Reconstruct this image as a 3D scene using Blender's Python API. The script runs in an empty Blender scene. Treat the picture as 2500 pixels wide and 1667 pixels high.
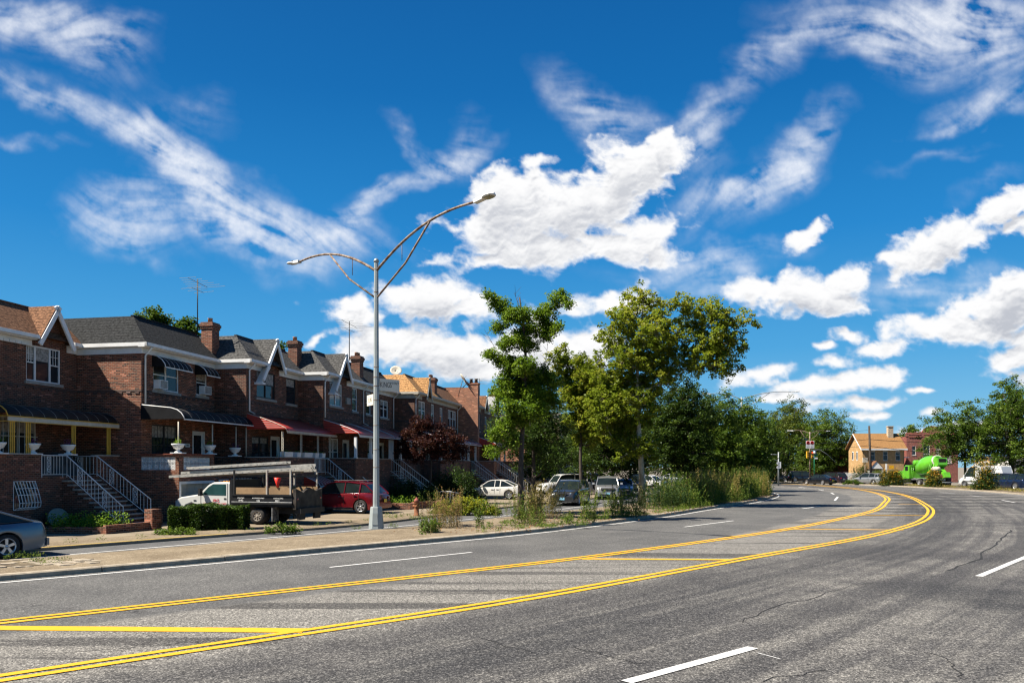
import bpy, math, random
import numpy as np
from mathutils import Vector, Matrix
R=math.radians; PI=math.pi
sc=bpy.context.scene; COL=sc.collection
# ---------------------------------------------------------------- camera
cd=bpy.data.cameras.new('camera'); cam=bpy.data.objects.new('camera',cd); COL.objects.link(cam)
cam.location=(0,0,2.6); cam.rotation_euler=(R(90),0,0)
cd.sensor_width=36; cd.lens=28; cd.shift_y=0.1218; cd.clip_end=4000; cd.clip_start=.1
sc.camera=cam
# ---------------------------------------------------------------- light
SUN_EL=52.; SUN_AZ=17.     # sun stands to the left (-X), slightly behind the camera
sv=Vector((-math.cos(R(SUN_EL))*math.cos(R(SUN_AZ)),-math.cos(R(SUN_EL))*math.sin(R(SUN_AZ)),math.sin(R(SUN_EL))))
ld=bpy.data.lights.new('sun','SUN'); ld.energy=5.0; ld.angle=R(.5); ld.color=(1,.93,.82)
lo=bpy.data.objects.new('sun',ld); COL.objects.link(lo); lo.rotation_euler=sv.to_track_quat('Z','Y').to_euler()
sc.view_settings.view_transform='Standard'; sc.view_settings.look='None'; sc.view_settings.gamma=1
sc.view_settings.exposure=1.25
sc.cycles.pixel_filter_type='BLACKMAN_HARRIS'; sc.cycles.filter_width=1.25
sc.cycles.max_bounces=5; sc.cycles.diffuse_bounces=2; sc.cycles.glossy_bounces=2; sc.cycles.transmission_bounces=3
sc.cycles.transparent_max_bounces=6; sc.cycles.caustics_reflective=False; sc.cycles.caustics_refractive=False
sc.cycles.use_denoising=True; sc.cycles.denoiser='OPENIMAGEDENOISE'; sc.cycles.denoising_prefilter='ACCURATE'
# ---------------------------------------------------------------- world: clear sky (a function of direction only)
FPX=1944.4
class NT:
    def __init__(s,t): s.t=t
    def n(s,ty,**k):
        o=s.t.nodes.new(ty)
        for a,b in k.items(): setattr(o,a,b)
        return o
    def l(s,a,b): s.t.links.new(a,b)
    def m(s,op,a,b=None,c=None,clamp=False):
        o=s.t.nodes.new('ShaderNodeMath'); o.operation=op; o.use_clamp=clamp
        for i,v in enumerate((a,b,c)):
            if v is None: continue
            if isinstance(v,(int,float)): o.inputs[i].default_value=v
            else: s.l(v,o.inputs[i])
        return o.outputs[0]
    def mix(s,f,a,b,blend='MIX'):
        o=s.t.nodes.new('ShaderNodeMix'); o.data_type='RGBA'; o.blend_type=blend
        for k,v in ((0,f),(6,a),(7,b)):
            if isinstance(v,(int,float)): o.inputs[k].default_value=v
            elif isinstance(v,tuple): o.inputs[k].default_value=(*v[:3],1)
            else: s.l(v,o.inputs[k])
        return o.outputs[2]
    def sm(s,v,a,b):
        o=s.t.nodes.new('ShaderNodeMapRange'); o.interpolation_type='SMOOTHSTEP'
        s.l(v,o.inputs[0]); o.inputs[1].default_value=a; o.inputs[2].default_value=b
        return o.outputs[0]
    def noise(s,vec,scale,detail=4,rough=.5,dist=0.,dim='3D'):
        o=s.t.nodes.new('ShaderNodeTexNoise'); o.noise_dimensions=dim
        if vec is not None: s.l(vec,o.inputs['Vector'])
        o.inputs['Scale'].default_value=scale; o.inputs['Detail'].default_value=detail
        o.inputs['Roughness'].default_value=rough; o.inputs['Distortion'].default_value=dist
        return o
    def map(s,vec,loc=(0,0,0),rot=(0,0,0),scale=(1,1,1),ty='POINT'):
        o=s.t.nodes.new('ShaderNodeMapping'); o.vector_type=ty; s.l(vec,o.inputs[0])
        o.inputs[1].default_value=loc; o.inputs[2].default_value=rot; o.inputs[3].default_value=scale
        return o.outputs[0]
# cloud blobs: cx, cy, rx, ry, rotation (degrees, counter-clockwise), weight
CUM=[(1290,490,300,120,6,1),(1190,440,140,75,10,1),(1430,410,190,100,25,1),(1510,345,100,60,20,.85),(1400,555,210,55,-5,.9),(1110,530,120,60,0,.9),
 (1000,600,70,22,0,.62),(1140,602,110,26,5,.68),(1230,375,60,22,10,.6),(1480,520,110,50,0,.9),(1250,560,180,55,0,.9),
 (985,690,150,75,5,.95),(1070,700,80,40,0,.8),(818,697,64,34,0,.75),(850,725,120,45,0,.6),(1010,800,230,80,0,1),(900,790,130,75,0,.85),(1190,790,160,90,0,.95),(1120,850,110,30,0,.7),(1400,695,120,50,10,.9),(1330,790,130,70,0,.9),
 (1830,672,190,60,-6,1),(1930,700,90,40,0,.9),(1950,640,80,45,20,.85),(1730,668,90,35,0,.8),
 (2150,555,190,62,28,1),(2290,480,150,55,25,1),(2060,592,90,36,15,.85),(2400,440,120,60,25,.9),(2330,520,80,30,10,.7),
 (2310,700,190,85,10,1),(2130,748,120,48,5,.9),(2360,650,120,45,15,.9),(2050,795,110,32,5,.65),(2230,760,120,40,0,.75),(2420,760,140,60,0,.9),
 (1930,880,170,38,4,.9),(2020,865,90,32,8,.8),(1990,922,140,28,3,.8),(1995,950,90,24,3,.8),(1745,855,120,38,6,.85),(1920,828,60,17,0,.75),
 (2330,818,90,34,5,.85),(1835,548,60,36,0,.75),(1870,512,44,26,25,.68),(2120,898,44,16,5,.75),(2135,946,36,13,0,.7),(1790,910,60,14,0,.6),(1890,792,34,12,0,.65),(1952,768,48,22,-10,.72),
 (2200,985,150,22,5,.55),(1880,917,60,16,0,.6),(730,775,60,16,30,.5),(2400,860,120,30,0,.5)]
CIRL=[(190,250,270,55,-28,.75),(400,370,200,85,-42,1),(540,470,280,105,-30,1.1),(330,490,190,70,-12,.8),(290,545,170,50,-22,.75),(720,535,250,70,-12,.95),(460,545,90,40,-40,.55),
 (60,40,280,75,-12,.9),(230,100,160,100,-45,.45),(30,315,150,24,-8,.5),(450,250,110,60,-10,.4),(960,330,120,30,-42,.7),(60,200,160,30,-10,.45)]
CIRR=[(2090,60,330,90,-4,1),(2250,60,230,130,10,.8),(1830,120,190,60,8,.75),(1640,250,180,50,50,.6),(1820,350,190,55,38,1),(1700,430,230,95,30,.75),(1330,240,150,60,-42,.6),
 (1460,300,160,60,-18,.7),(1620,290,60,90,10,.7),(2260,255,190,45,20,.8),(2170,315,90,26,15,.7),(2280,180,220,110,0,.45),(1640,620,220,55,10,.75),(2160,640,300,60,6,.65),
 (2130,392,160,22,10,.45),(1060,345,55,95,-5,.7),(940,430,210,34,26,.9),(820,490,120,60,20,.6),(1560,610,240,40,8,.5),(2250,440,120,30,20,.4),(2060,760,130,40,10,.35)]
w=bpy.data.worlds.new('World'); sc.world=w; w.use_nodes=True; wt=w.node_tree; wt.nodes.clear(); N=NT(wt)
sky=N.n('ShaderNodeTexSky',sky_type='NISHITA'); sky.sun_disc=False; sky.sun_elevation=R(SUN_EL); sky.sun_rotation=R(270-SUN_AZ)
sky.altitude=0; sky.air_density=1.0; sky.dust_density=.3; sky.ozone_density=3
tc=N.n('ShaderNodeTexCoord'); sp=N.n('ShaderNodeSeparateXYZ'); N.l(tc.outputs['Generated'],sp.inputs[0])
hs=N.n('ShaderNodeHueSaturation'); N.l(sky.outputs[0],hs.inputs['Color']); hs.inputs['Saturation'].default_value=1.15; hs.inputs['Value'].default_value=.28
rp=N.n('ShaderNodeValToRGB'); N.l(sp.outputs[2],rp.inputs[0]); e=rp.color_ramp.elements
e[0].position=0.; e[0].color=(.27,.58,.80,1); e[1].position=1.; e[1].color=(.0,.055,.24,1)
for p_,c_ in ((.06,(.17,.50,.80,1)),(.14,(.060,.375,.75,1)),(.27,(.010,.245,.64,1)),(.42,(.0,.150,.47,1)),(.6,(.0,.09,.33,1))):
    q=e.new(p_); q.color=c_
bs=N.n('ShaderNodeVectorMath',operation='SCALE'); N.l(rp.outputs[0],bs.inputs[0]); bs.inputs['Scale'].default_value=4.6
c=N.mix(.82,hs.outputs[0],bs.outputs[0])
bg=N.n('ShaderNodeBackground'); N.l(c,bg.inputs[0]); bg.inputs[1].default_value=.1
wo=N.n('ShaderNodeOutputWorld'); N.l(bg.outputs[0],wo.inputs[0])
w.cycles.sampling_method='MANUAL'; w.cycles.sample_map_resolution=256
# ---------------------------------------------------------------- clouds: a curved sheet 3 km away, density and painted shading kept per vertex
rs=np.random.RandomState(5); PT=rs.permutation(256); PT=np.concatenate([PT,PT]); GA=rs.rand(256)*2*PI; GX=np.cos(GA); GY=np.sin(GA)
def perlin(x,y):
    xi=np.floor(x).astype(int); yi=np.floor(y).astype(int); xf=x-xi; yf=y-yi; xi&=255; yi&=255
    f=lambda t:t*t*t*(t*(t*6-15)+10)
    a=f(xf); b=f(yf)
    def g(i,j,dx,dy):
        h=PT[PT[(xi+i)&255]+((yi+j)&255)]; return GX[h]*dx+GY[h]*dy
    n0=g(0,0,xf,yf)*(1-a)+g(1,0,xf-1,yf)*a; n1=g(0,1,xf,yf-1)*(1-a)+g(1,1,xf-1,yf-1)*a
    return (n0*(1-b)+n1*b)*1.5
def fbm(x,y,o=5,r=.5,bil=False):
    t=0;am=1;s_=0
    for k in range(o):
        q=perlin(x+k*17.3,y-k*9.1); t=t+am*(np.abs(q)*1.6-.45 if bil else q); s_+=am; am*=r; x=x*2.03; y=y*2.03
    return t/s_
def sstep(t,a,b):
    t=np.clip((t-a)/(b-a),0,1); return t*t*(3-2*t)
def clouds():
    nx,ny=940,500; x0,x1,y0,y1=-200,2552,-120,1062
    X,Y=np.meshgrid(np.linspace(x0,x1,nx),np.linspace(y0,y1,ny))
    def ell(lst,x,y,pw=1.):
        for cx,cy,rx,ry,a,w_ in lst:
            ca,sa=math.cos(R(a)),math.sin(R(a)); dx=x-cx; dy=-(y-cy)
            r2=((dx*ca+dy*sa)/rx)**2+((-dx*sa+dy*ca)/ry)**2
            yield w_*np.clip(1-r2**.5,-1.5,1),a
    # cumulus
    f0=np.clip(1.25-Y/1300,.3,1.2)      # farther clouds near the horizon are smaller
    wx=X+fbm(X/90,Y/70,4)*46*f0; wy=Y+fbm(X/90+40,Y/70,4)*30*f0
    m=np.full(X.shape,-1.5)
    for e,_ in ell([(q[0],q[1]+q[3]*.06,q[2]*.93,q[3]*.9,q[4],q[5]) for q in CUM],wx,wy): m=np.maximum(m,e)
    bl=fbm(wx/95,wy/66,6,.5,True)*.75+fbm(wx/40+3,wy/30,5,.5,True)*.35; bf=fbm(X/17+9,Y/13,4,.6); lo_=fbm(X/120+3,Y/80,3)
    edge=fbm(X/60+50,Y/60+9,4,.6)
    d=m*1.0-bl*.62*f0-bf*.12+lo_*.62-.10
    al=sstep(d+edge*.22,-.14,.24+.5*np.clip(edge+.2,0,1))
    h=np.clip(d+.05,0,.9)**.55*1.0-(fbm(wx/110,wy/78,3,.4,True)*.11)-bf*.003
    gy,gx=np.gradient(h); gy/=(y1-y0)/ny/10; gx/=(x1-x0)/nx/10
    up=np.zeros_like(d)
    for k,wt_ in ((8,.4),(16,.35),(26,.25)):
        s_=np.roll(np.clip(d,0,1),k,axis=0); s_[:k]=0; up+=wt_*s_
    shd=np.clip(.18+(gx*.45+gy*.9)*.85+up*1.25-.25*np.clip(d,0,1),0,1)  # sunward brightness and grey undersides, painted into the cloud emission
    shd=sstep(shd,.22,1.3)*(.8+.2*sstep(Y,400,800))
    # wisps, combed along a flow direction
    M=np.zeros(X.shape); C_=np.zeros(X.shape)+1e-6; S_=np.zeros(X.shape); 
    wx=X+fbm(X/260,Y/260,3)*75+fbm(X/70,Y/70,4)*26; wy=Y+fbm(X/260+70,Y/260,3)*75+fbm(X/70,Y/70+50,4)*26
    for e,a in ell([(q[0],q[1],q[2]*1.25,q[3]*1.2,q[4],q[5]) for q in CIRL+CIRR],wx,wy):
        e=np.clip(e,0,1); M=M+e**1.1; C_+=(e+.01)*math.cos(R(2*a)); S_+=(e+.01)*math.sin(R(2*a))
    th=np.arctan2(S_,C_)/2+fbm(X/330+5,Y/330,3)*1.5
    cx,sx=np.cos(th),-np.sin(th); L=np.zeros(X.shape); px,py=X.copy(),Y.copy()
    nf=lambda x,y:fbm(x/46+21,y/46,4,.72)
    for k in range(-14,15):
        L+=nf(X+cx*k*4.5,Y+sx*k*4.5)*(1-abs(k)/15)
    L/=17
    L=L/(L.std()+1e-6)
    lo2=fbm(X/110+33,Y/110+8,6,.6)+.35*fbm(X/40+3,Y/40+18,5,.6,True)
    M2=M/(1+.35*M)
    ci=M2**1.5*np.clip(.72+L*.22+lo2*1.0,.0,2.2)*1.12
    ci=np.clip(ci,0,1.4)
    ci=.90*(1-np.exp(-1.75*ci**1.35))
    # sheet: direction -> 3 km from the origin
    s=2500/2352.; u=(X*s-1250)/FPX; v=(1138-Y*s)/FPX
    n=np.sqrt(u*u+v*v+1); D=3000.
    co=np.stack([u/n*D,1/n*D,v/n*D+2.6],-1).reshape(-1,3)
    idx=np.arange(nx*ny).reshape(ny,nx); q=np.stack([idx[:-1,:-1],idx[1:,:-1],idx[1:,1:],idx[:-1,1:]],-1).reshape(-1,4)
    dens=(1-(1-al)*(1-ci)).reshape(-1)
    keep=(dens[q].max(1)>.004); q=q[keep]
    used=np.unique(q); mp=np.zeros(nx*ny,int); mp[used]=np.arange(len(used)); q=mp[q]; co=co[used]
    me=bpy.data.meshes.new('clouds'); me.vertices.add(len(co)); me.vertices.foreach_set('co',co.ravel())
    me.loops.add(q.size); me.loops.foreach_set('vertex_index',q.ravel()); me.polygons.add(len(q)); me.polygons.foreach_set('loop_start',np.arange(0,q.size,4)); 
    me.update(calc_edges=True)
    for nm,ar in (('cum',al),('wisp',ci),('tone',shd)):
        at=me.attributes.new(nm,'FLOAT','POINT'); at.data.foreach_set('value',ar.reshape(-1)[used].astype(np.float32))
    o=bpy.data.objects.new('clouds',me); COL.objects.link(o); o['kind']='structure'
    m_=bpy.data.materials.new('cloud'); m_.use_nodes=True; t=m_.node_tree; t.nodes.clear(); Q=NT(t)
    at=lambda k:Q.n('ShaderNodeAttribute',attribute_name=k).outputs['Fac']
    g=Q.n('ShaderNodeNewGeometry'); fn=Q.noise(g.outputs['Position'],.055,3,.6).outputs['Fac']
    fz=Q.m('SUBTRACT',fn,.5)
    cu=Q.m('MULTIPLY_ADD',Q.m('MULTIPLY',Q.m('MULTIPLY',at('cum'),Q.m('SUBTRACT',1.,at('cum'))),fz),2.6,at('cum'),clamp=True)
    wi=Q.m('MULTIPLY_ADD',Q.m('MULTIPLY',at('wisp'),fz),.5,at('wisp'),clamp=True)
    a_=Q.m('SUBTRACT',1.,Q.m('MULTIPLY',Q.m('SUBTRACT',1.,cu),Q.m('SUBTRACT',1.,wi)),clamp=True)
    wc=Q.mix(at('tone'),(.94,.94,.945),(.40,.43,.50)); col=Q.mix(cu,(.86,.89,.95),wc)
    em=Q.n('ShaderNodeEmission'); Q.l(col,em.inputs[0]); em.inputs[1].default_value=.447
    tr=Q.n('ShaderNodeBsdfTransparent'); mx=Q.n('ShaderNodeMixShader'); Q.l(a_,mx.inputs[0]); Q.l(tr.outputs[0],mx.inputs[1]); Q.l(em.outputs[0],mx.inputs[2])
    ou=Q.n('ShaderNodeOutputMaterial'); Q.l(mx.outputs[0],ou.inputs[0]); me.materials.append(m_); m_.cycles.emission_sampling='NONE'
clouds()
# ================================================================ helpers
def G(x,y,z=0.):                 # photograph position -> point of the ground (real place)
    Y=(2.6-z)*FPX/(y-1138.); return ((x-1250)/FPX*Y,Y)
def K(o,label=None,cat=None,group=None,kind=None):
    if label: o['label']=label
    if cat: o['category']=cat
    if group: o['group']=group
    if kind: o['kind']=kind
    return o
def empty(name,loc=(0,0,0),rz=0.,label=None,cat=None,group=None):
    o=bpy.data.objects.new(name,None); COL.objects.link(o); o.location=loc; o.rotation_euler=(0,0,rz); o.empty_display_size=.2
    return K(o,label,cat,group)
def copy_tree(o,parent=None,label=None,loc=None,rz=None):
    c=o.copy(); COL.objects.link(c)
    if parent is not None: c.parent=parent
    if label: c['label']=label
    if loc is not None: c.location=loc
    if rz is not None: c.rotation_euler=(0,0,rz)
    for ch in list(o.children): copy_tree(ch,c)
    return c
class MB:
    def __init__(s): s.v=[]; s.f=[]; s.sm=[]; s.mi=[]; s.cm=0
    def add(s,vs,fs,smooth=False):
        b=len(s.v); s.v+= [tuple(v) for v in vs]; s.f+=[tuple(i+b for i in f) for f in fs]; s.sm+=[smooth]*len(fs); s.mi+=[s.cm]*len(fs); return s
    def box(s,x0,x1,y0,y1,z0,z1,M=None):
        vs=[Vector((x,y,z)) for z in (z0,z1) for x,y in ((x0,y0),(x1,y0),(x1,y1),(x0,y1))]
        if M is not None: vs=[M@v for v in vs]
        return s.add(vs,[(0,3,2,1),(4,5,6,7),(0,1,5,4),(1,2,6,5),(2,3,7,6),(3,0,4,7)])
    def prism(s,poly,axis,a0,a1,smooth=False):   # poly: 2D points; axis 'x': (y,z) 'y': (x,z) 'z': (x,y)
        n=len(poly); P_=lambda p,a: {'x':(a,p[0],p[1]),'y':(p[0],a,p[1]),'z':(p[0],p[1],a)}[axis]
        vs=[P_(p,a0) for p in poly]+[P_(p,a1) for p in poly]
        fs=[tuple(range(n)),tuple(range(2*n-1,n-1,-1))]
        s.add(vs,fs); b=len(s.v)-2*n
        s.f+=[(b+i,b+n+i,b+n+(i+1)%n,b+(i+1)%n) for i in range(n)]; s.sm+=[smooth]*n; s.mi+=[s.cm]*n; return s
    def quad(s,*p): return s.add(p,[tuple(range(len(p)))])
    def tube(s,pts,r,n=6,cap=True,smooth=True):
        pts=[Vector(p) for p in pts]; rs_=r if isinstance(r,(list,tuple)) else [r]*len(pts); vs=[]; N_=len(pts)
        ref=None
        for i,p in enumerate(pts):
            d=(pts[min(i+1,N_-1)]-pts[max(i-1,0)]).normalized()
            if ref is None: ref=Vector((0,0,1)) if abs(d.z)<.9 else Vector((1,0,0))
            a=d.cross(ref); 
            if a.length<1e-4: a=d.orthogonal()
            a.normalize(); b=d.cross(a).normalized(); ref=a.cross(d)*1.
            for k in range(n):
                t=2*PI*k/n+PI/n; vs.append(p+(a*math.cos(t)+b*math.sin(t))*rs_[i])
        fs=[]
        for i in range(N_-1):
            for k in range(n): fs.append((i*n+k,i*n+(k+1)%n,(i+1)*n+(k+1)%n,(i+1)*n+k))
        s.add(vs,fs,smooth and n>4)
        if cap: s.add([],[]); b=len(s.v)-len(vs); s.f+=[tuple(b+k for k in range(n-1,-1,-1)),tuple(b+(N_-1)*n+k for k in range(n))]; s.sm+=[False]*2; s.mi+=[s.cm]*2
        return s
    def lathe(s,prof,c=(0,0,0),n=16,axis='z',smooth=True,cap=True):   # prof: (r,h)
        vs=[]
        for r,h in prof:
            for k in range(n):
                t=2*PI*k/n; a,b=r*math.cos(t),r*math.sin(t)
                vs.append({'z':(c[0]+a,c[1]+b,c[2]+h),'y':(c[0]+a,c[1]+h,c[2]+b),'x':(c[0]+h,c[1]+a,c[2]+b)}[axis])
        m=len(prof); fs=[(i*n+k,i*n+(k+1)%n,(i+1)*n+(k+1)%n,(i+1)*n+k) for i in range(m-1) for k in range(n)]
        if cap: fs+= [tuple(range(n-1,-1,-1)),tuple((m-1)*n+k for k in range(n))]
        return s.add(vs,fs,smooth)
    def grid(s,rows,smooth=True,close=False):
        n=len(rows[0]); vs=[p for r in rows for p in r]; fs=[]
        for i in range(len(rows)-1):
            for k in range(n if close else n-1): fs.append((i*n+k,i*n+(k+1)%n,(i+1)*n+(k+1)%n,(i+1)*n+k))
        return s.add(vs,fs,smooth)
    def build(s,name,mat,parent=None,flip=False,bevel=0,sharp=None,solid=0):
        me=bpy.data.meshes.new(name); me.from_pydata(s.v,[],s.f)
        for m in (mat if isinstance(mat,(list,tuple)) else [mat]): me.materials.append(m)
        me.polygons.foreach_set('use_smooth',s.sm); me.polygons.foreach_set('material_index',s.mi)
        co=np.array(s.v,dtype=float).reshape(-1,3)
        if len(co):
            nl=len(me.loops); li=np.zeros(nl,int); me.loops.foreach_get('vertex_index',li)
            nr=np.zeros(len(me.polygons)*3); me.polygons.foreach_get('normal',nr); nr=nr.reshape(-1,3)
            tot=np.zeros(len(me.polygons),int); me.polygons.foreach_get('loop_total',tot); pf=np.repeat(np.arange(len(tot)),tot)
            nn=np.abs(nr[pf]); c=co[li]; uv=np.empty((nl,2))
            top=nn[:,2]>.8; xx=(~top)&(nn[:,0]>nn[:,1]); y_=(~top)&~xx
            uv[top]=c[top][:,:2]; uv[xx]=c[xx][:,1:]; uv[y_]=c[y_][:,[0,2]]
            L=me.uv_layers.new(name='UVMap'); L.data.foreach_set('uv',uv.ravel())
        me.update()
        if sharp: me.set_sharp_from_angle(angle=R(sharp))
        o=bpy.data.objects.new(name,me); COL.objects.link(o)
        if parent is not None: o.parent=parent
        if solid: md=o.modifiers.new('solid','SOLIDIFY'); md.thickness=solid; md.offset=0
        if bevel: md=o.modifiers.new('bevel','BEVEL'); md.width=bevel; md.segments=2; md.limit_method='ANGLE'
        return o
# ---------------------------------------------------------------- materials
def newmat(name):
    m=bpy.data.materials.new(name); m.use_nodes=True; t=m.node_tree; t.nodes.clear(); q=NT(t)
    b=q.n('ShaderNodeBsdfPrincipled'); o=q.n('ShaderNodeOutputMaterial'); q.l(b.outputs[0],o.inputs[0]); return m,q,b,o
def setc(q,sock,v):
    if isinstance(v,tuple): sock.default_value=(*v[:3],1)
    elif isinstance(v,(int,float)): sock.default_value=v
    else: q.l(v,sock)
def bump(q,b,h,st,dist=.01):
    n=q.n('ShaderNodeBump'); n.inputs['Strength'].default_value=st; n.inputs['Distance'].default_value=dist; q.l(h,n.inputs['Height']); q.l(n.outputs[0],b.inputs['Normal'])
def pm(name,col,rough=.6,metal=0.,var=.18,sc_=3.,bs=0.,bsc=40.,col2=None,coat=0.,spec=.3,grime=0.):
    m,q,b,o=newmat(name); tc=q.n('ShaderNodeTexCoord').outputs['Object']
    n=q.noise(tc,sc_,5,.6).outputs['Fac']; f=q.sm(n,.3,.7)
    a=tuple(c*(1-var) for c in col); c2=col2 if col2 else tuple(min(1,c*(1+var)) for c in col)
    c=q.mix(f,a,c2)
    if grime: 
        g=q.sm(q.noise(tc,sc_*2.7,6,.7).outputs['Fac'],.45,.75); c=q.mix(q.m('MULTIPLY',g,grime),c,(.09,.07,.05))
    q.l(c,b.inputs['Base Color']); b.inputs['Roughness'].default_value=rough; b.inputs['Metallic'].default_value=metal
    b.inputs['Coat Weight'].default_value=coat; b.inputs['Coat Roughness'].default_value=.05; b.inputs['Specular IOR Level'].default_value=spec
    if bs: bump(q,b,q.noise(tc,bsc,4,.6).outputs['Fac'],bs)
    return m
def brick_mat(name,c1,c2,mortar,dark=.35,bw=.215,bh=.075,wash=0.):
    m,q,b,o=newmat(name); uv=q.n('ShaderNodeUVMap').outputs[0]
    br=q.n('ShaderNodeTexBrick'); q.l(uv,br.inputs['Vector']); br.inputs['Scale'].default_value=1; br.inputs['Brick Width'].default_value=bw; br.inputs['Row Height'].default_value=bh
    br.inputs['Mortar Size'].default_value=.008; br.inputs['Mortar Smooth'].default_value=.2; br.inputs['Bias'].default_value=-.1
    setc(q,br.inputs['Color1'],c1); setc(q,br.inputs['Color2'],c2); setc(q,br.inputs['Mortar'],mortar)
    # per-brick tone: white noise on the brick's own cell
    sx=q.n('ShaderNodeSeparateXYZ'); q.l(uv,sx.inputs[0]); row=q.m('FLOOR',q.m('DIVIDE',sx.outputs[1],bh))
    cx=q.m('FLOOR',q.m('DIVIDE',q.m('ADD',sx.outputs[0],q.m('MULTIPLY',q.m('MODULO',row,2.),bw/2)),bw))
    cb=q.n('ShaderNodeCombineXYZ'); q.l(cx,cb.inputs[0]); q.l(row,cb.inputs[1]); wn=q.n('ShaderNodeTexWhiteNoise',noise_dimensions='2D'); q.l(cb.outputs[0],wn.inputs['Vector'])
    f=q.sm(wn.outputs['Value'],.55,1.); c=q.mix(q.m('MULTIPLY',f,dark*1.6,clamp=True),br.outputs['Color'],tuple(x*.28 for x in c1))
    c=q.mix(q.m('MULTIPLY',q.sm(wn.outputs['Value'],.10,.0),.75),c,tuple(min(1,x*2.0+.07) for x in c2))
    n=q.noise(uv,1.1,5,.6).outputs['Fac']; c=q.mix(q.m('MULTIPLY',q.sm(n,.35,.75),.5),c,q.mix(.5,c,(.03,.02,.018)))
    c=q.mix(br.outputs['Fac'],c,mortar)
    if wash: c=q.mix(q.m('MULTIPLY',q.sm(q.noise(uv,.6,5,.7).outputs['Fac'],.5,.7),wash),c,(.45,.42,.38))
    q.l(c,b.inputs['Base Color']); b.inputs['Roughness'].default_value=.85
    bump(q,b,q.m('SUBTRACT',q.m('MULTIPLY',wn.outputs['Value'],.35),br.outputs['Fac']),.5,.012)
    return m
def shingle_mat(name,c,c2,bw=.3,bh=.14):
    m,q,b,o=newmat(name); uv=q.n('ShaderNodeUVMap').outputs[0]
    br=q.n('ShaderNodeTexBrick'); q.l(uv,br.inputs['Vector']); br.inputs['Scale'].default_value=1; br.inputs['Brick Width'].default_value=bw; br.inputs['Row Height'].default_value=bh
    br.inputs['Mortar Size'].default_value=.012; br.inputs['Mortar Smooth'].default_value=.6; setc(q,br.inputs['Color1'],c); setc(q,br.inputs['Color2'],c2); setc(q,br.inputs['Mortar'],tuple(x*.35 for x in c))
    n=q.noise(uv,2.2,6,.65).outputs['Fac']; col=q.mix(q.sm(n,.3,.75),q.mix(.55,br.outputs['Color'],tuple(x*.5 for x in c)),br.outputs['Color'])
    col=q.mix(.55,col,q.mix(q.sm(q.noise(q.map(uv,(0,0,0),(0,0,0),(1,2.2,1)),7,4,.75).outputs['Fac'],.35,.65),tuple(x*.3 for x in c),tuple(min(1,x*2.0) for x in c2)))
    q.l(col,b.inputs['Base Color']); b.inputs['Roughness'].default_value=.95; b.inputs['Specular IOR Level'].default_value=.15
    sx=q.n('ShaderNodeSeparateXYZ'); q.l(uv,sx.inputs[0]); rr=q.m('FRACT',q.m('DIVIDE',sx.outputs[1],bh)); bump(q,b,q.m('SUBTRACT',q.m('MULTIPLY',rr,-1.),br.outputs['Fac']),.7,.02)
    return m
BRICK=brick_mat('dark_red_brick',(.095,.023,.010),(.175,.046,.017),(.20,.145,.10),.62)
BRICK2=brick_mat('red_brick',(.135,.030,.011),(.25,.068,.024),(.24,.175,.12),.6)
BRICKO=brick_mat('orange_red_brick',(0.336,0.104,0.044),(0.416,0.160,0.072),(0.264,0.208,0.160),.35)
BRICKF=brick_mat('far_brick',(0.224,0.048,0.032),(0.264,0.068,0.044),(0.176,0.112,0.096),.2)
TANB=brick_mat('tan_brick',(.40,.235,.09),(.45,.27,.11),(.40,.27,.14),.04)
BEIGEB=brick_mat('beige_brick',(0.464,0.352,0.224),(0.496,0.384,0.256),(0.400,0.336,0.256),.05)
SH_BLACK=shingle_mat('black_shingle',(.013,.014,.0145),(.028,.029,.029)); SH_GREY=shingle_mat('grey_shingle',(.05,.049,.047),(.078,.076,.072)); SH_BROWN=shingle_mat('brown_shingle',(.11,.055,.030),(.18,.092,.05)); SH_TAN=shingle_mat('tan_shingle',(.27,.14,.055),(.36,.20,.085)); SH_SLATE=shingle_mat('light_slate_shingle',(.26,.26,.26),(.32,.32,.31))
WHITE=pm('white_paint',(.74,.73,.70),.5,var=.07,sc_=2,grime=.12); CREAM=pm('cream_paint',(.50,.45,.36),.6,var=.1,grime=.25); YEL=pm('ochre_metal',(.62,.36,.05),.45,var=.1,grime=.15)
STONE=pm('limestone',(.33,.30,.26),.8,var=.15,sc_=6,grime=.3); UNLIT=pm('unlit_black',(.012,.011,.010),.9); CURT=pm('curtain',(.30,.28,.25),.9,var=.4,sc_=9)  # the near-black stands in for unlit rooms and openings
AWBLACK=pm('black_awning_fabric',(.010,.010,.011),.6,var=.3,sc_=2,spec=.15); AWBROWN=pm('brown_awning_fabric',(.022,.018,.015),.6,var=.3,sc_=2,grime=.2,spec=.15)
def ridge_mat(name,col,col2,per=.11,axis=2,rough=.4):
    m,q,b,o=newmat(name); tc=q.n('ShaderNodeTexCoord').outputs['Object']; sx=q.n('ShaderNodeSeparateXYZ'); q.l(tc,sx.inputs[0])
    r=q.m('FRACT',q.m('DIVIDE',sx.outputs[axis],per)); f=q.sm(q.m('ABSOLUTE',q.m('SUBTRACT',r,.5)),.30,.45)
    c=q.mix(f,col,col2); c=q.mix(q.m('MULTIPLY',q.sm(q.noise(tc,2.5,5,.6).outputs['Fac'],.4,.8),.45),c,tuple(x*.45 for x in col)); q.l(c,b.inputs[0]); b.inputs['Roughness'].default_value=rough
    bump(q,b,f,.6,.015); return m
RED_H=ridge_mat('red_awning_metal',(.50,.045,.022),(.12,.012,.008),.10,2); RED_V=ridge_mat('red_awning_slope',(.42,.035,.02),(.16,.015,.01),.13,0)
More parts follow.
